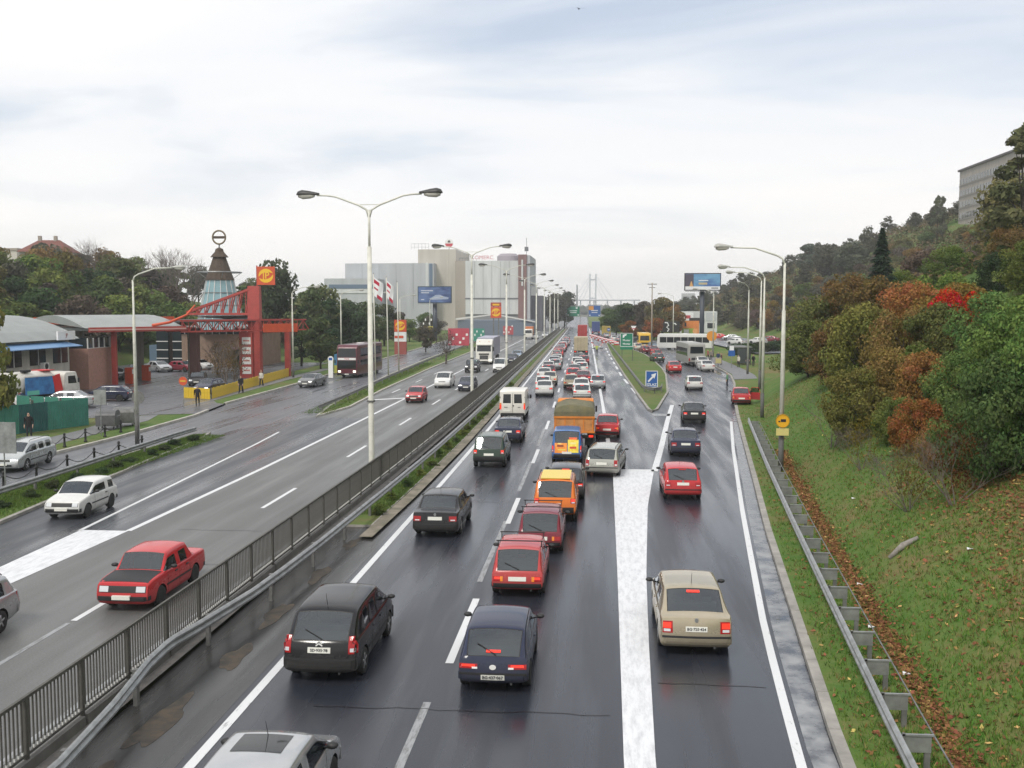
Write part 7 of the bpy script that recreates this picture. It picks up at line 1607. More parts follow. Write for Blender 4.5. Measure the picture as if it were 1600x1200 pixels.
def bare(seed, R_, H_, stems=4, spread=.22, thick=1.0):
    rn = random.Random(seed); b = MB(); tips = []
    def grow(p, d, ln, r, lv):
        q = p + d * ln; b.path([tuple(p), tuple((p + q) / 2 + Vector((rn.gauss(0, .04), rn.gauss(0, .04), 0)) * ln), tuple(q)], [r, r * .8, r * .55], 4, 0, False)
        if lv == 0: return
        for k in range(3 if lv > 1 else 4):
            e = (d + Vector((rn.gauss(0, .48), rn.gauss(0, .48), rn.uniform(-.05, .4)))).normalized(); grow(q, e, ln * rn.uniform(.55, .8), r * .5, lv - 1)
    for k in range(stems): grow(Vector((rn.uniform(-.2, .2), rn.uniform(-.2, .2), -.3)), Vector((rn.gauss(0, spread), rn.gauss(0, spread), 1)).normalized(), H_ * .34, .045 * H_ / 3 * thick, 4)
    return b.mesh('branches', M_twig, False)
KINDS = {}
def kind(name, seed, R_, H_, nl, leaf, ncl, r0, taper=0.0, bottom=.15, variants=1, limbs=9, cr=(.28, .48)):
    KINDS[name] = []
    for v in range(variants):
        c, cl = crown(seed + v * 7, R_, H_, nl, leaf, ncl, taper=taper, bottom=bottom, cr=cr); KINDS[name].append((c, trunk(seed + v * 7, cl, H_, r0, limbs), R_, H_))
kind('tree', 1, 3.2, 8.5, 3600, .23, 22, .17, variants=4)
kind('tall', 40, 2.2, 10.5, 3000, .22, 20, .16, taper=.45, bottom=.08, variants=2)
kind('bush', 60, 2.5, 3.6, 3200, .17, 18, .07, bottom=.0, variants=4, limbs=8)
kind('near', 80, 3.2, 5.0, 13000, .092, 64, .09, bottom=.02, variants=4, limbs=26, cr=(.12, .30))
kind('thin', 90, 2.6, 4.2, 800, .10, 24, .06, bottom=.12, variants=2, limbs=22)
# conifer
def conifer(seed):
    rn = random.Random(seed); vs = []; fs = []; tint = []
    for k in range(4200):
        z = rn.random() ** .8; lay = (z * 11) % 1; r = (1 - z) * 2.6 * (.55 + .45 * (1 - lay)) * math.sqrt(rn.random()); t = rn.random() * 6.28
        q = Vector((r * math.cos(t), r * math.sin(t), 1.0 + z * 8.5 - r * .22)); a = Vector((math.cos(t), math.sin(t), -.35 + rn.gauss(0, .25))).normalized(); b = a.cross(Vector((rn.gauss(0, .3), rn.gauss(0, .3), 1))).normalized(); s = .22 * rn.uniform(.6, 1.3); o = len(vs)
        vs += [tuple(q + a * s), tuple(q + b * s * .4), tuple(q - a * s), tuple(q - b * s * .4)]; fs.append((o, o + 1, o + 2, o + 3)); tint.append(rn.random())
    me = bpy.data.meshes.new('crown'); me.from_pydata(vs, [], fs); me.materials.append(M_leaf)
    for nm in ('tint', 'hue'): me.attributes.new(nm, 'FLOAT', 'FACE').data.foreach_set('value', tint)
    return me
KINDS['conifer'] = [(conifer(5), MB().path([(0, 0, -.4), (0, 0, 9)], [.18, .03], 7).mesh('trunk', M_bark, True), 2.6, 9.5)]
BARE = [bare(3, 2.5, 6), bare(8, 2.5, 6), bare(14, 2.5, 6)]; SHRUB = [bare(21, 2.5, 6, 7, .55, .5), bare(25, 2.5, 6, 8, .6, .45)]
PR = random.Random(77)
GREEN = [(.105, .150, .040), (.135, .180, .046), (.088, .126, .044), (.150, .186, .054), (.112, .134, .048)]
AUT = [(.221, .134, .042), (.250, .106, .038), (.192, .144, .058), (.144, .134, .054), (.269, .173, .038)]
DARK = [(.046, .071, .036), (.055, .084, .038), (.063, .080, .042)]
GREY = [(.108, .094, .076), (.126, .101, .083), (.100, .100, .072)]
def jit(c, s=.18): k = 1 + PR.uniform(-s, s); return tuple(max(.005, v * k * (1 + PR.uniform(-.08, .08))) for v in c) + (1,)
def plant(kd, X, Y, z, h, w, col, label, cat='tree', group=None, name=None, trunk_=True, hand=None):
    hand = hand if hand is not None else not any(col is q for L_ in (GREEN, AUT, DARK, GREY) for q in L_)
    c, t, R_, H_ = KINDS[kd][PR.randrange(len(KINDS[kd]))]
    r = thing(name or ('bush' if cat == 'bush' else 'tree'), label, cat, (X, Y, z), PR.random() * 6.28, group)
    o = ob('crown', c, r); o.color = jit(tuple(v * (2.5 if hand else 1) for v in col)); o.scale = (w / R_, w / R_, h / H_)
    if trunk_: q = ob('trunk', t, r); q.scale = (w / R_, w / R_, h / H_)
    return r
def bare_plant(X, Y, z, h, label, cat='tree', group=None, leaves=None):
    r = thing('bare_tree' if cat == 'tree' else 'bare_shrub', label, cat, (X, Y, z), PR.random() * 6.28, group); o = ob('branches', BARE[PR.randrange(3)] if cat == 'tree' else SHRUB[PR.randrange(2)], r); o.scale = (h / 6,) * 3
    if leaves: c, t, R_, H_ = KINDS['thin'][PR.randrange(2)]; q = ob('leaves', c, r); q.color = jit(leaves); q.scale = (h * .34 / R_, h * .34 / R_, h * .95 / H_)
    return r
cols = lambda L: L[PR.randrange(len(L))]
CN = lambda c: 'green' if c in GREEN else ('autumn brown' if c in AUT else ('dark green' if c in DARK else 'greyish'))
# --- right hill: near growth placed one by one  (photo x, distance, height, half width, kind, colour)
near = [(1562, 748, 5.6, 2.5, (.034, .060, .020), 'large dense dark green bush at the right picture edge'),
 (1625, 720, 6.2, 2.6, (.042, .070, .022), 'tall green bush cut by the right picture edge'),
 (1505, 735, 3.4, 1.7, (.040, .058, .020), 'dark green bush left of the largest dense bush'),
 (1600, 640, 5.6, 2.8, (.050, .078, .022), 'fresh green bush above the dense bush at the right edge'),
 (1432, 705, 2.9, 1.5, (.12, .056, .018), 'rust orange shrub left of the dense bushes'),
 (1468, 725, 2.4, 1.3, (.095, .062, .022), 'brown orange shrub below the rust shrub'),
 (1400, 690, 2.5, 1.3, (.062, .070, .02), 'green olive shrub between the rust and the spreading shrub'),
 (1335, 690, 3.9, 2.0, (.058, .056, .018), 'olive brown spreading shrub with visible stems'),
 (1385, 655, 3.8, 1.9, (.085, .062, .02), 'tan brown shrub behind the olive one'),
 (1440, 660, 3.6, 1.9, (.11, .058, .022), 'orange-leaved shrub behind the rust shrub'),
 (1500, 660, 3.8, 2.0, (.046, .070, .022), 'mid green shrub above the dark bushes'),
 (1350, 620, 4.6, 2.3, (.062, .070, .018), 'yellow green young tree behind the olive shrub'),
 (1410, 610, 4.2, 2.2, (.090, .060, .022), 'brown shrub below the crimson shrub'),
 (1470, 590, 3.8, 2.1, (.060, .064, .022), 'olive shrub just below the crimson shrub'),
 (1492, 572, 3.9, 1.9, (.19, .022, .006), 'crimson red shrub high on the slope'),
 (1548, 580, 4.0, 2.3, (.048, .078, .022), 'green bush right of the crimson shrub'),
 (1310, 600, 3.8, 2.2, (.070, .052, .020), 'brown shrub left behind the olive spreading shrub'),
 (1262, 590, 3.4, 2.4, (.048, .060, .018), 'olive bush at the foot of the slope behind the second lamp'),
 (1298, 565, 4.0, 2.8, (.055, .064, .02), 'rounded olive green bush above the grass slope'),
 (1345, 545, 4.4, 2.8, (.085, .058, .022), 'reddish brown bush above the rounded olive bush'),
 (1430, 545, 4.0, 2.4, (.12, .062, .02), 'orange brown bush left of the crimson shrub')]
def on_hill(px, py):
    dX, dY, dZ = ray(px, py); t = 15.0
    while t < 200 and CAM_H + dZ * t > hill_at(dX * t, dY * t): t += .1
    return dX * t, dY * t
for px, py, h, w, c, lb in near:
    X, Y = on_hill(px, py); k = Y / 48 if Y < 70 else Y / 56
    plant('near', X, Y, hill_at(X, Y) - .3, h * max(.8, k), w * max(.8, k), c, lb, 'bush', 'bushes on the near right slope')
for px, py, h, lb, lv in ((1300, 700, 3.6, 'bare many-stemmed shrub right of the yellow truck sign', None), (1420, 800, 2.8, 'low bare shrub with few leaves above the fallen leaves', (.12, .10, .03)), (1490, 790, 3.0, 'dark forked bare shrub under the dense bush', (.10, .05, .02)), (1345, 735, 2.4, 'thin bare shrub with yellow tips beside the olive shrub', (.16, .12, .02))):
    # intersect the view ray with the slope
    dX, dY, dZ = ray(px, py); t = 15.0
    while t < 120 and CAM_H + dZ * t > hill_at(dX * t, dY * t): t += .1
    bare_plant(dX * t, dY * t, hill_at(dX * t, dY * t), h, lb, 'bush', 'bare shrubs on the near right slope', lv)
def joined_wood(name, items, col, label):
    vs = []; fs = []; tint = []; hue = []; rn = random.Random(len(items))
    lib = [crown(300 + k, 3.2, 8.5, 620, .42, 16) [0] for k in range(3)]
    for X, Y, z, h, w in items:
        me = lib[rn.randrange(3)]; a = rn.random() * 6.28; ca, sa = math.cos(a), math.sin(a); o = len(vs); ht = rn.random(); tt = rn.random()
        for v in me.vertices: x, y, q = v.co; x *= w / 3.2; y *= w / 3.2; vs.append((X + x * ca - y * sa, Y + x * sa + y * ca, z + q * h / 8.5))
        for p, t_ in zip(me.polygons, me.attributes['tint'].data): fs.append(tuple(i + o for i in p.vertices)); tint.append(.6 * t_.value + .4 * tt); hue.append(ht)
    me = bpy.data.meshes.new(name); me.from_pydata(vs, [], fs); me.materials.append(M_leaf)
    for nm, dt in (('tint', tint), ('hue', hue)): me.attributes.new(nm, 'FLOAT', 'FACE').data.foreach_set('value', dt)
    o = ob(name, me); stuff(tag(o, label, 'wood')); o.color = (*col, 1); return o
its = []
while len(its) < 170:
    Y = PR.uniform(330, 800); d = 1.5 + PR.random() ** 1.3 * (20 + Y * .26); X = K_right(Y) + v0f(Y) + d
    if X / Y < .55: its.append((X, Y, hill_at(X, Y) - .3, PR.uniform(6, 8.5), PR.uniform(2.8, 4.2)))
joined_wood('far_hill_wood', its, (.085, .080, .055), 'hazy brown and green wood covering the far end of the right hill')
# --- right hill: the rest, scattered over the slope
cnt = 0; spots = []
YB = [(56, 80, 15), (80, 115, 26), (115, 160, 46), (160, 230, 92), (230, 330, 92)]
for y0, y1, n in YB:
    k = 0; tries = 0
    while k < n and tries < 900:
        tries += 1; Y = PR.uniform(y0, y1); d = (5.5 if Y < 110 else 1.5) + PR.random() ** 1.5 * (16 + Y * .32); X = K_right(Y) + v0f(Y) + d
        if X / Y > .62: continue
        if any((X - a) ** 2 + (Y - b) ** 2 < (1.7 + Y * .006) ** 2 for a, b in spots): continue
        spots.append((X, Y)); k += 1
        if 104 < X < 132 and 180 < Y < 334: continue
        big = PR.random() if not (X > 62 and 160 < Y < 335) else .1; z = hill_at(X, Y) - .3
        far = Y > 230; pal = PR.random()
        c = (cols(GREEN) if pal < .46 else (cols(AUT) if pal < .70 else (cols(DARK) if pal < .85 else cols(GREY)))) if Y < 150 else (cols(GREEN) if pal < .22 else cols(AUT[2:4] + AUT[:1]) if pal < .58 else cols(GREY))
        kd = 'bush' if (big < .55 and not far) or big == .1 else ('tree' if big < .93 else 'tall')
        if Y < 115: kd = 'near'
        h = PR.uniform(3.2, 5.0) if kd in ('bush', 'near') else PR.uniform(6, 8.5); w = h * (.68 if kd in ('bush', 'near') else .45)
        if d < 9 and Y < 200: h *= .75; w *= .9
        place = 'on the near right hillside' if Y < 115 else ('on the middle right hillside' if Y < 230 else ('on the right hill below the office block' if Y < 330 else 'on the far end of the right hill'))
        plant(kd, X, Y, z, h, w, c, f'{CN(c)} {"tree" if kd in ("tree", "tall") else "bush"} {place}', 'tree' if kd in ('tree', 'tall') else 'bush', f'{CN(c)} {"trees" if kd in ("tree", "tall") else "bushes"} {place}')
for px, Y, h, w, kd, c, lb in ((1375, 100, 9.5, 3.0, 'conifer', (.018, .030, .020), 'dark blue-green spruce standing out on the right hill'), (1572, 120, 10, 3.8, 'tree', (.060, .055, .024), 'tall olive brown tree in front of the office block'), (1592, 95, 13.0, 3.2, 'tall', (.05, .05, .026), 'tall thin tree at the top right picture edge'), (1460, 300, 15, 2.4, 'tall', (.05, .052, .035), 'group of slender poplar-like trees left of the office block'), (1468, 306, 14, 2.2, 'tall', (.05, .052, .035), 'second slender tree left of the office block'), (1295, 330, 12, 6.5, 'tree', (.05, .052, .038), 'big round tree on the hill skyline'), (1262, 380, 11, 6, 'tree', (.045, .05, .038), 'round skyline tree beyond the big round tree'), (1330, 320, 10, 6, 'tree', (.05, .056, .036), 'broad skyline tree right of the big round tree')):
    X = AT(px, 500, Y)[0]; plant(kd, X, Y, hill_at(X, Y) - .4, h, w, c, lb, 'tree', name='spruce_tree' if kd == 'conifer' else None)
# --- left wood behind the filling station
spots = []
for y0, y1, xa, xb, n in ((66, 120, -96, -74, 28), (120, 175, -100, -70, 38), (150, 215, -120, -60, 34), (200, 300, -150, -52, 26), (60, 110, -130, -97, 12)):
    k = 0; tries = 0
    while k < n and tries < 600:
        tries += 1; Y = PR.uniform(y0, y1); X = PR.uniform(xa, xb)
        if X / Y < -.78 or any((X - a) ** 2 + (Y - b) ** 2 < 9 for a, b in spots): continue
        if X > -72 and Y < 152: continue
        spots.append((X, Y)); k += 1; pal = PR.random(); c = cols(GREEN) if pal < .56 else (cols(AUT[2:4]) if pal < .72 else (cols(DARK) if pal < .82 else cols(GREY)))
        kd = 'tree' if PR.random() < .8 else 'tall'; h = PR.uniform(7.5, 10.5); place = 'in the wood behind the station workshop' if Y < 120 else ('in the wood behind the cone tower' if Y < 200 else 'in the wood far behind the station')
        plant(kd, X, Y, left_at(X, Y) - .3, h, h * .44, c, f'{CN(c)} tree {place}', 'tree', f'{CN(c)} trees {place}')
for px, Y, h, lb in ((255, 190, 15, 'bare grey tree on the left skyline, left one'), (300, 185, 15, 'bare grey tree left of the ring emblem'), (275, 200, 16, 'bare grey tree on the left skyline, middle one'), (150, 205, 14, 'bare grey tree right of the red-roofed house')):
    X = AT(px, 500, Y)[0]; bare_plant(X, Y, left_at(X, Y) - .3, h, lb, 'tree', None)
for px, Y, h, w, kd, c, lb in ((430, 168, 16.5, 4.3, 'tree', (.028, .038, .020), 'tall dark tree rising behind the square logo sign'), (408, 172, 13.5, 3.2, 'tree', (.030, .040, .022), 'dark tree left of the tall dark tree'), (495, 160, 12.5, 4.6, 'tree', (.040, .048, .022), 'large olive tree right of the logo sign'), (470, 140, 9.5, 2.6, 'tall', (.022, .034, .018), 'dark narrow tree behind the red canopy end'), (515, 152, 10.5, 3.2, 'tall', (.024, .036, .018), 'dark evergreen behind the second left lamp'), (545, 165, 9.5, 3.8, 'tree', (.024, .036, .018), 'dark tree behind the maroon coach'), (500, 135, 7.0, 2.8, 'tree', (.036, .045, .018), 'low olive tree behind the yellow fence'), (448, 182, 9, 4, 'tree', (.062, .045, .03), 'reddish brown tree below the square logo sign'), (575, 190, 9.5, 4.2, 'tree', (.040, .052, .026), 'green tree between coach and flagpoles'), (600, 215, 9, 4.5, 'tree', (.045, .050, .028), 'green tree behind the flagpoles'), (540, 205, 10, 4, 'tree', (.04, .05, .025), 'green tree under the factory annex'), (-22, 62, 9.0, 2.0, 'tree', (.075, .075, .022), 'yellowing tree cut by the left picture edge'), (665, 190, 5.0, 2.2, 'tree', (.05, .042, .03), 'small reddish tree right of the price totem')):
    X = AT(px, 500, Y)[0]; plant(kd, X, Y, left_at(X, Y) - .2 if X < K_left(Y) else .1, h, w, c, lb)
bare_plant(AT(697, 560, 150)[0], 150, .1, 5.4, 'small dark half-bare roadside tree on the grass strip', 'tree', None, (.06, .05, .04))
for i in range(16):
    Y = PR.uniform(225, 290); px = 560 + i * 17 + PR.uniform(-6, 6); X = AT(px, 500, Y)[0]; c = cols(GREEN + GREY)
    if X < K_left(Y) - 3: plant('tree' if i % 3 else 'bush', X, Y, .1, PR.uniform(5, 7.5), PR.uniform(2.8, 4), c, f'{CN(c)} tree in front of the factory', 'tree', f'{CN(c)} trees in front of the factory')
for i, (px, Y, h) in enumerate(((367, 112, 5.2), (352, 108, 4.8), (340, 122, 4.6))): bare_plant(AT(px, 590, Y)[0], Y, .1, h, ['thin half-bare sapling beside the price panels', 'thin half-bare sapling left of the price panels', 'thin sapling before the brick shop wall'][i], 'tree', None, (.12, .085, .03))
# --- between the roads far ahead, and the far wood
for i, (px, Y, h, w, c) in enumerate(((963, 300, 8.5, 4, GREEN[2]), (978, 290, 9.5, 4.5, DARK[1]), (995, 295, 10, 4.6, GREY[0]), (1012, 285, 10.5, 4.4, GREY[1]), (1035, 275, 11, 5.0, AUT[3]), (1052, 290, 9.5, 4, AUT[0]), (1022, 262, 6, 3, AUT[1]), (985, 265, 5.0, 3, AUT[1]), (950, 330, 8, 4, GREEN[0]))):
    X = AT(px, 500, Y)[0]; plant('tree', X, Y, -.1, h, w, c, ['green tree at the left end of the clump beyond the exit road', 'dark tree second in the clump beyond the exit road', 'greyish tree third in the clump beyond the exit road', 'greyish brown tree fourth in the clump beyond the exit road', 'golden brown tree behind the black billboard', 'brown tree beside the orange billboard', 'low rusty tree behind the yellow bus', 'low red-brown tree behind the green direction sign', 'green tree farthest left beyond the exit road'][i])
its = []
for i in range(70):
    Y = PR.uniform(420, 900); px = 832 + 330 * (i / 70) + PR.uniform(-8, 8); X = AT(px, 480, Y)[0]
    if not -24 < X - off(Y) < 14: its.append((X, Y, -.3, PR.uniform(7, 11), PR.uniform(5, 8)))
joined_wood('far_roadside_wood', its, (.075, .085, .055), 'hazy wood lining the far motorway')
for i, (px, Y, h) in enumerate(((872, 430, 15), (882, 445, 16), (862, 420, 13))): X = AT(px, 480, Y)[0]; plant('tree', X, Y, -.3, h, 6, GREY[2], ['rounded hazy tree right of the factory, middle one', 'tallest hazy tree right of the factory', 'hazy tree right of the factory, left one'][i])
wood = MB(); rn = random.Random(9)
for i in range(5200):
    Y = rn.uniform(900, 2600); X = rn.uniform(-.75, .75) * Y; h = rn.uniform(3, 10) * (1 + Y / 4000); w = rn.uniform(3, 7)
    if abs(X - off(Y)) < 18 and Y < 1150: continue
    wood.lathe([(w * .5, 0), (w, h * .45), (w * .7, h * .8), (.01, h)], 5, 0, Matrix.Translation((X, Y, -.4)), rn.random() * 6)
stuff(tag(wood.build('far_wood', mat('far_wood', (.040, .050, .030), rough=.95, col2=(.06, .055, .04), nscale=.05)), 'hazy far-off wood along the horizon', 'wood'))
# parking hedge and kerb-side shrubs
for i in range(7): X = 24 + i * 2.4; Y = 178 + i * 3; plant('bush', X, Y, hill_at(X, Y) - .2, 2.0, 2.2, DARK[i % 3], 'dark clipped hedge bush between bus stop and car park', 'bush', 'hedge bushes by the car park')
for i in range(11): Y = 40 + i * 2.1; plant('bush', PR.uniform(-25.2, -24.6) + (-.05 * i), Y, .06, PR.uniform(.25, .5), PR.uniform(.35, .6), DARK[i % 3], 'low weeds on the narrow verge under the left crash barrier', 'plant', 'weeds on the narrow verge', 'weed_clump', False)
for i in range(22): Y = 40 + i * 3.2; plant('bush', mgf(Y) + .12 + PR.uniform(-.1, .15), Y, .04, PR.uniform(.25, .5), PR.uniform(.25, .4), GREEN[i % 5], 'low weeds along the foot of the median crash barrier', 'plant', 'weeds along the median', 'weed_clump', False)

# ================================================================== grass blades, leaves, litter
def scatter(name, n, fn, tri, label, cat):
    rn = random.Random(len(name) * 13); vs = []; fs = []; tint = []; hue = []; i = 0
    while i < n:
        p = fn(rn)
        if p is None: i += 1; continue
        tri(rn, p, vs, fs, tint, hue); i += 1
    me = bpy.data.meshes.new(name); me.from_pydata(vs, [], fs); me.materials.append(M_leaf)
    for nm, dt in (('tint', tint), ('hue', hue)): me.attributes.new(nm, 'FLOAT', 'FACE').data.foreach_set('value', dt)
    o = ob(name, me); stuff(tag(o, label, cat)); return o
def blade(rn, p, vs, fs, tint, hue):
    for k in range(3):
        a = rn.random() * 6.28; h = rn.uniform(.05, .15); w = rn.uniform(.008, .018); x, y = p[0] + rn.gauss(0, .04), p[1] + rn.gauss(0, .04); lx, ly = rn.gauss(0, .05), rn.gauss(0, .05); o = len(vs)
        vs += [(x - w * math.cos(a), y - w * math.sin(a), p[2] - .01), (x + w * math.cos(a), y + w * math.sin(a), p[2] - .01), (x + lx, y + ly, p[2] + h)]; fs.append((o, o + 1, o + 2)); tint.append(rn.random()); hue.append(rn.random())
def leaf1(rn, p, vs, fs, tint, hue):
    s = rn.uniform(.035, .085); a = rn.random() * 6.28; c, d = math.cos(a) * s, math.sin(a) * s; z = p[2] + rn.uniform(.02, .06); o = len(vs); t = rn.gauss(0, .02); u = rn.gauss(0, .02)
    vs += [(p[0] + c, p[1] + d, z + t), (p[0] - d * .6, p[1] + c * .6, z + u), (p[0] - c, p[1] - d, z - t), (p[0] + d * .6, p[1] - c * .6, z - u)]; fs.append((o, o + 1, o + 2, o + 3)); tint.append(rn.random()); hue.append(rn.random())
def under(rn):
    Y = rn.uniform(95, 560); d = rn.random() * (25 + Y * .22); X = K_right(Y) + v0f(Y) + d + 1.5
    if (X > 105 and 180 < Y < 335) or (Y < 135 and d < 9): return None
    bump = 1.6 + 1.5 * math.sin(X * .55 + 1.1 * math.sin(Y * .21)) * math.sin(Y * .33 + .4 * X)
    return (X, Y, hill_at(X, Y) + max(.1, bump) * rn.random() ** .5 * sm(0, 5, d) + .1)
def bigleaf(rn, p, vs, fs, tint, hue):
    n = Vector((rn.gauss(-.3, .6), rn.gauss(-.3, .6), 1)).normalized(); a = n.orthogonal().normalized(); a.rotate(Matrix.Rotation(rn.random() * 6.28, 3, n)); b = n.cross(a); s = rn.uniform(.12, .26) * (1 + p[1] / 300); o = len(vs); q = Vector(p)
    vs += [tuple(q + a * s), tuple(q + b * s * .6), tuple(q - a * s), tuple(q - b * s * .6)]; fs.append((o, o + 1, o + 2, o + 3)); c = .5 + .5 * math.sin(p[0] * .23) * math.sin(p[1] * .11); tint.append(min(1, .45 * c + .55 * rn.random())); hue.append(min(1, .6 * c + .4 * rn.random()))
u1 = scatter('brown_undergrowth', 80000, under, bigleaf, 'brownish undergrowth covering the right hillside', 'undergrowth'); u1.color = (.15, .105, .058, 1)
u2 = scatter('green_undergrowth', 40000, under, bigleaf, 'green undergrowth covering the right hillside', 'undergrowth'); u2.color = (.085, .105, .036, 1)
def hillpt(rn):
    Y = 16 + 72 * rn.random() ** 1.5; v = .3 + rn.random() ** .8 * (6 + Y * .30); return hill_xyz(v, Y)
gsr = scatter('hill_grass_blades', 62000, hillpt, blade, 'short green grass covering the right slope', 'grass'); gsr.color = (.105, .195, .036, 1)
gs2 = scatter('dry_grass_blades', 16000, hillpt, blade, 'dry yellowish grass blades on the right slope', 'grass'); gs2.color = (.24, .195, .08, 1)
def leafpt(rn):
    r = rn.random()
    if r < .13: Y = rn.uniform(16, 60); return hill_xyz(v0f(Y) - .1 + rn.gauss(0, .18), Y)
    if r < .84: Y = rn.uniform(22, 46); v = v0f(Y) + 1.2 + rn.random() ** .55 * (3 + Y * .25); pt = .5 + .5 * math.sin(v * .9 + 1.2 * math.sin(Y * .5)) * math.sin(Y * .6 + v * .4); return hill_xyz(v, Y) if rn.random() < (.10 + .90 * sm(3.5, 8, v)) * (.35 + .65 * pt) else None
    return hillpt(rn)
l1 = scatter('fallen_leaves', 64000, leafpt, leaf1, 'fallen brown leaves lying on the right slope and ditch', 'leaves'); l1.color = (.25, .125, .06, 1)
l2 = scatter('yellow_fallen_leaves', 4200, leafpt, leaf1, 'fallen yellow leaves scattered on the right slope', 'leaves'); l2.color = (.52, .36, .14, 1)
def vpt(rn):
    r = rn.random()
    if r < .35: Y = rn.uniform(36, 64); t = rn.random(); a = lin([(-23.6, 37), (-24.3, 48.5), (-25.6, 64)])(Y); b = lin([(-27.4, 37), (-26.9, 52), (-26.3, 64)])(Y); return (a + (b - a) * t, Y, .11)
    if r < .6: Y = rn.uniform(40, 110); return (rn.uniform(-9.6, mstrip(Y) - off(Y) - .55) + off(Y), Y, .08)
    if r < .8: Y = rn.uniform(78, 150); c = sg2(Y); return (c + rn.uniform(-1.2, 1.0), Y, .11)
    Y = rn.uniform(40, 64); return (-25.6 + rn.uniform(-1, 1.3), Y, .11)
gv_ = scatter('verge_grass_blades', 30000, vpt, blade, 'rough grass on the verges and islands', 'grass'); gv_.color = (.11, .17, .042, 1)
lg_ = thing('fallen_log', 'grey weathered log lying on the grass slope', 'log')
dX, dY, dZ = ray(1411, 858); t = 15.0
while CAM_H + dZ * t > hill_at(dX * t, dY * t): t += .05
X, Y = dX * t, dY * t
MB().path([(X - .42, Y - .05, hill_at(X - .42, Y - .05) + .06), (X, Y, hill_at(X, Y) + .10), (X + .45, Y + .02, hill_at(X + .45, Y + .02) + .08)], [.07, .11, .06], 8).build('trunk', mat('weathered_wood', (.24, .22, .20), rough=.9, noise=.3), lg_, True)
for i, (v, Y) in enumerate(((2.1, 23.0), (2.25, 30.5), (1.9, 26.4), (5.0, 29), (3.6, 41))):
    p = hill_xyz(v, Y); s = .09; MB().add([(p[0] - s, p[1] - s * .6, p[2] + .05), (p[0] + s, p[1] - s * .4, p[2] + .07), (p[0] + s * .8, p[1] + s, p[2] + .05), (p[0] - s * .7, p[1] + s * .8, p[2] + .09)], [(0, 1, 2, 3)]).build('paper_scrap', M_swhite); 
    o = bpy.data.objects[-1] if False else [q for q in COL.objects if q.name.startswith('paper_scrap')][-1]; tag(o, 'small scrap of white paper on the right slope', 'litter', 'paper scraps')
# ================================================================== people
M_cloth = mat('jacket_cloth', objcol=True, rough=.9, noise=.15, nscale=6)
M_trou = mat('trousers', (.022, .024, .032), rough=.9); M_skin = mat('skin', (.42, .26, .19), rough=.6); M_hair = mat('hair', (.03, .022, .018), rough=.8); M_shoe = mat('shoe', (.02, .018, .017), rough=.6)
def figure(pose):
    V = []; E = []; Rr = []
    def v(p, r, par=None):
        V.append(p); Rr.append(r); i = len(V) - 1
        if par is not None: E.append((par, i))
        return i
    pel = v((0, 0, .96), .15); ch = v((0, 0, 1.18), .145, pel); sh = v((0, 0, 1.40), .15, ch); nk = v((0, .01, 1.52), .06, sh); hd = v((0, .03, 1.64), .095, nk); tp = v((0, .02, 1.74), .075, hd); v((0, .125, 1.63), .018, hd)
    st = {'stand': .03, 'walk': .24, 'arms': .05}[pose]
    for sx in (-1, 1):
        f = st * sx; hp = v((sx * .10, 0, .90), .10, pel); kn = v((sx * .11, f * .55 + .02, .50), .068, hp); an = v((sx * .11, f - (.05 if f < 0 else 0), .09), .045, kn); v((sx * .12, f + .15, .045), .04, an)
        so = v((sx * .20, 0, 1.40), .072, sh)
        if pose == 'arms': el = v((sx * .42, .05, 1.22), .048, so); wr = v((sx * .62, .18, 1.34), .036, el); d = Vector((sx * .8, .4, .45)).normalized()
        else: el = v((sx * .26, -.02 - f * .35, 1.12), .05, so); wr = v((sx * .25, .10 - f * .5, .88), .036, el); d = Vector((0, .15, -1)).normalized()
        q = Vector(V[wr]) + d * .08; pm = v(tuple(q), .036, wr); sd = d.cross(Vector((0, 1, 0))).normalized() if abs(d.y) < .9 else Vector((1, 0, 0))
        for k in range(4): a = Vector(q) + d * (.055 + .01 * (k in (1, 2))) + Vector((0, (k - 1.5) * .02, 0)); b = v(tuple(a), .010, pm); v(tuple(a + d * .03 - Vector((sx * .012, 0, 0))), .008, b)
        v(tuple(q + d * .02 + Vector((0, .055, 0))), .011, pm)
    me = bpy.data.meshes.new('fig'); me.from_pydata(V, E, []); o = bpy.data.objects.new('fig', me); COL.objects.link(o)
    md = o.modifiers.new('s', 'SKIN'); md.use_smooth_shade = True
    for i, r in enumerate(Rr): me.skin_vertices[0].data[i].radius = (r, r)
    me.skin_vertices[0].data[0].use_root = True
    sb = o.modifiers.new('u', 'SUBSURF'); sb.levels = 1
    m2 = bpy.data.meshes.new_from_object(o.evaluated_get(bpy.context.evaluated_depsgraph_get())); bpy.data.objects.remove(o)
    for m in (M_cloth, M_trou, M_skin, M_hair, M_shoe): m2.materials.append(m)
    hands = [Vector(V[i]) for i in range(len(V)) if abs(Rr[i] - .036) < 1e-6]
    for p in m2.polygons:
        c = p.center
        if c.z < .10: k = 4
        elif c.z > 1.70 or (c.z > 1.60 and c.y < .01): k = 3
        elif c.z > 1.50: k = 2
        elif any((c - h).length < .085 for h in hands): k = 2
        elif c.z < .93 and abs(c.x) < .22: k = 1
        else: k = 0
        p.material_index = k; p.use_smooth = True
    m2.name = 'body'; return m2
FIG = {k: figure(k) for k in ('stand', 'walk', 'arms')}
def person(pose, X, Y, z, rz, col, label, h=1.75, extra=None):
    o = ob('person', FIG[pose], None, (X, Y, z), R(rz)); o.scale = (h / 1.8,) * 3; o.color = (*col, 1); tag(o, label, 'person'); return o
X, Y = G(46, 690); person('stand', X, Y, .14, 200, (.012, .012, .014), 'person in black standing before the green corrugated fence', 1.78)
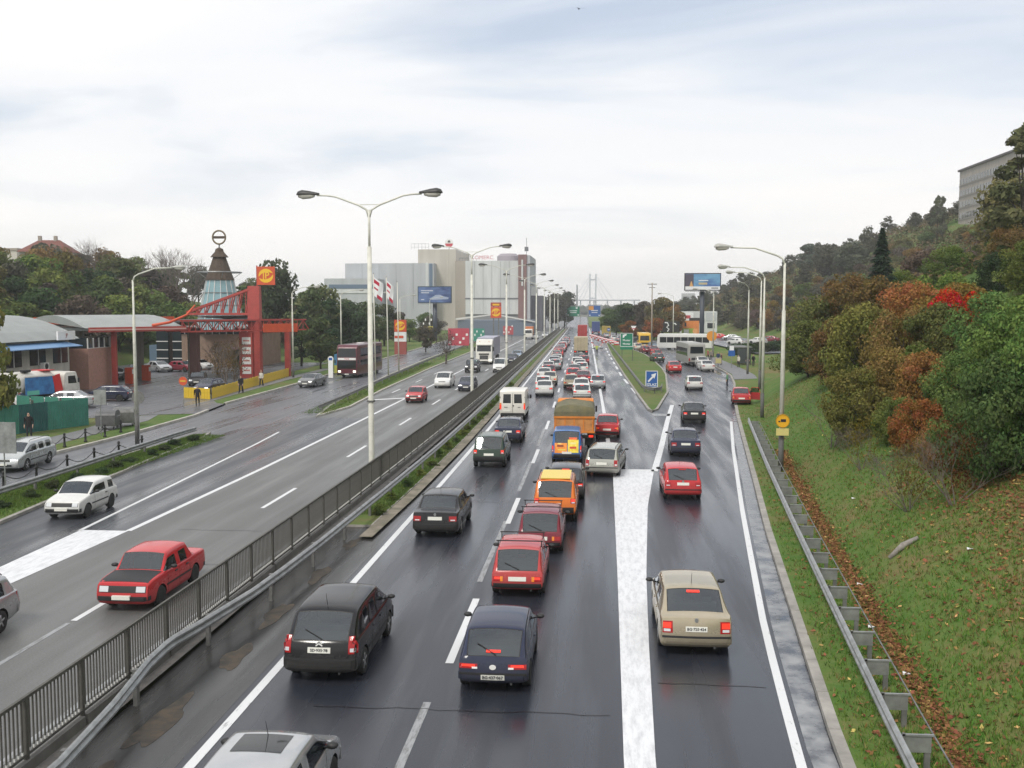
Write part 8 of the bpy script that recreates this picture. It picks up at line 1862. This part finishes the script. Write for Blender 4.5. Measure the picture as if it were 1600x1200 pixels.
X, Y = G(309, 637); person('walk', X, Y, .10, 200, (.02, .02, .024), 'person in dark jacket walking across the station exit', 1.8)
X, Y = G(378, 617); person('walk', -34.6, 95.5, .14, 175, (.015, .015, .018), 'person in black walking along the yellow fence, left one', 1.78); person('stand', -34.9, 96.3, .14, 180, (.02, .018, .02), 'person in black just behind the left one at the yellow fence', 1.7)
person('walk', -35.6, 104.4, .14, 175, (.55, .53, .48), 'person in pale coat beside the yellow fence', 1.68); person('stand', -35.9, 105.3, .14, 180, (.08, .05, .03), 'person in brown beside the pale-coated one', 1.75)
X, Y = G(932.5, 554); w_ = person('arms', X, Y, 0, 180, (.46, .55, .08), 'traffic warden in yellow vest with arms out on the closed lane', 1.85)
X, Y = G(967, 601); 
for i, (px, py, c, ps, rz, lb) in enumerate(((1154, 576, (.62, .60, .50), 'stand', 120, 'person in white jacket waiting at the bus stop'), (1168, 575, (.015, .015, .025), 'stand', 170, 'person in dark blue coat at the bus stop, left of the dark pair'), (1177, 575, (.012, .012, .013), 'stand', 200, 'person in black coat at the bus stop behind the lamp pole'), (1127, 572, (.10, .03, .04), 'stand', 90, 'person in maroon by the shelter'), (1122, 570, (.03, .05, .12), 'walk', 180, 'person in blue behind the white sedans'), (1111, 566, (.25, .22, .2), 'stand', 150, 'person in grey near the orange sign'), (1106, 565, (.3, .1, .08), 'walk', 120, 'person in red top near the orange sign'))):
    X, Y = G(px, py); person(ps, X, Y, .19, rz, c, lb, 1.76)
X, Y = G(1142, 600); person('stand', 13.6, 108, .0, 90, (.10, .22, .12), 'person in green crouching area beside the parked red car', 1.7)['label'] = 'person in green standing left of the parked red car'
# bird
br = thing('bird', 'small dark bird flying at the top of the sky', 'bird', AT(905, 14, 70), R(20))
MB().add([(0, -.18, 0), (.05, 0, .03), (0, .2, 0), (-.05, 0, .03), (0, 0, -.04)], [(0, 1, 4), (1, 2, 4), (2, 3, 4), (3, 0, 4), (0, 3, 1), (1, 3, 2)]).build('body', M_black, br)
for s in (-1, 1): MB().add([(0, .06, .02), (s * .18, .08, .10), (s * .38, -.06, .02), (s * .16, -.05, .07), (0, -.06, .02)], [(0, 1, 2, 3, 4)]).build('wing', M_black, br)
# ---- labels of look-alikes: order them as seen from the camera, left to right
grp = {}
for o in COL.objects:
    if o.parent is None and o.get('label') and o.get('group'): grp.setdefault(o['label'], []).append(o)
def nth(n): return f"{n}{'th' if 10 <= n % 100 <= 20 else {1: 'st', 2: 'nd', 3: 'rd'}.get(n % 10, 'th')}"
for lb, os_ in grp.items():
    if len(os_) < 2: continue
    os_.sort(key=lambda o: (o.location.x * math.cos(YAW) + o.location.y * math.sin(YAW)) / max(1.0, o.location.y * math.cos(YAW) - o.location.x * math.sin(YAW)))
    for i, o in enumerate(os_): o['label'] = f'{lb}, ' + ('leftmost' if i == 0 else 'rightmost' if i == len(os_) - 1 else f'{nth(i + 1)} from the left')
# ================================================================== air
for k, o in list(PROTO.items()):
    if k not in USED:
        for c in list(o.children_recursive) + [o]: bpy.data.objects.remove(c)
hz = MB().box((0, 0, 37), (5500, 5500, 82)).build('haze', mat('haze_dummy')); stuff(tag(hz, 'pale autumn haze filling the air', 'haze'))
hm = bpy.data.materials.new('haze'); hm.use_nodes = True; t = hm.node_tree; t.nodes.clear(); o_ = nd(t, 'ShaderNodeOutputMaterial'); pv = nd(t, 'ShaderNodeVolumePrincipled')
pv.inputs['Color'].default_value = (.93, .96, 1.0, 1); pv.inputs['Density'].default_value = .00036; pv.inputs['Anisotropy'].default_value = .45
t.links.new(pv.outputs[0], o_.inputs['Volume']); hz.data.materials.clear(); hz.data.materials.append(hm)
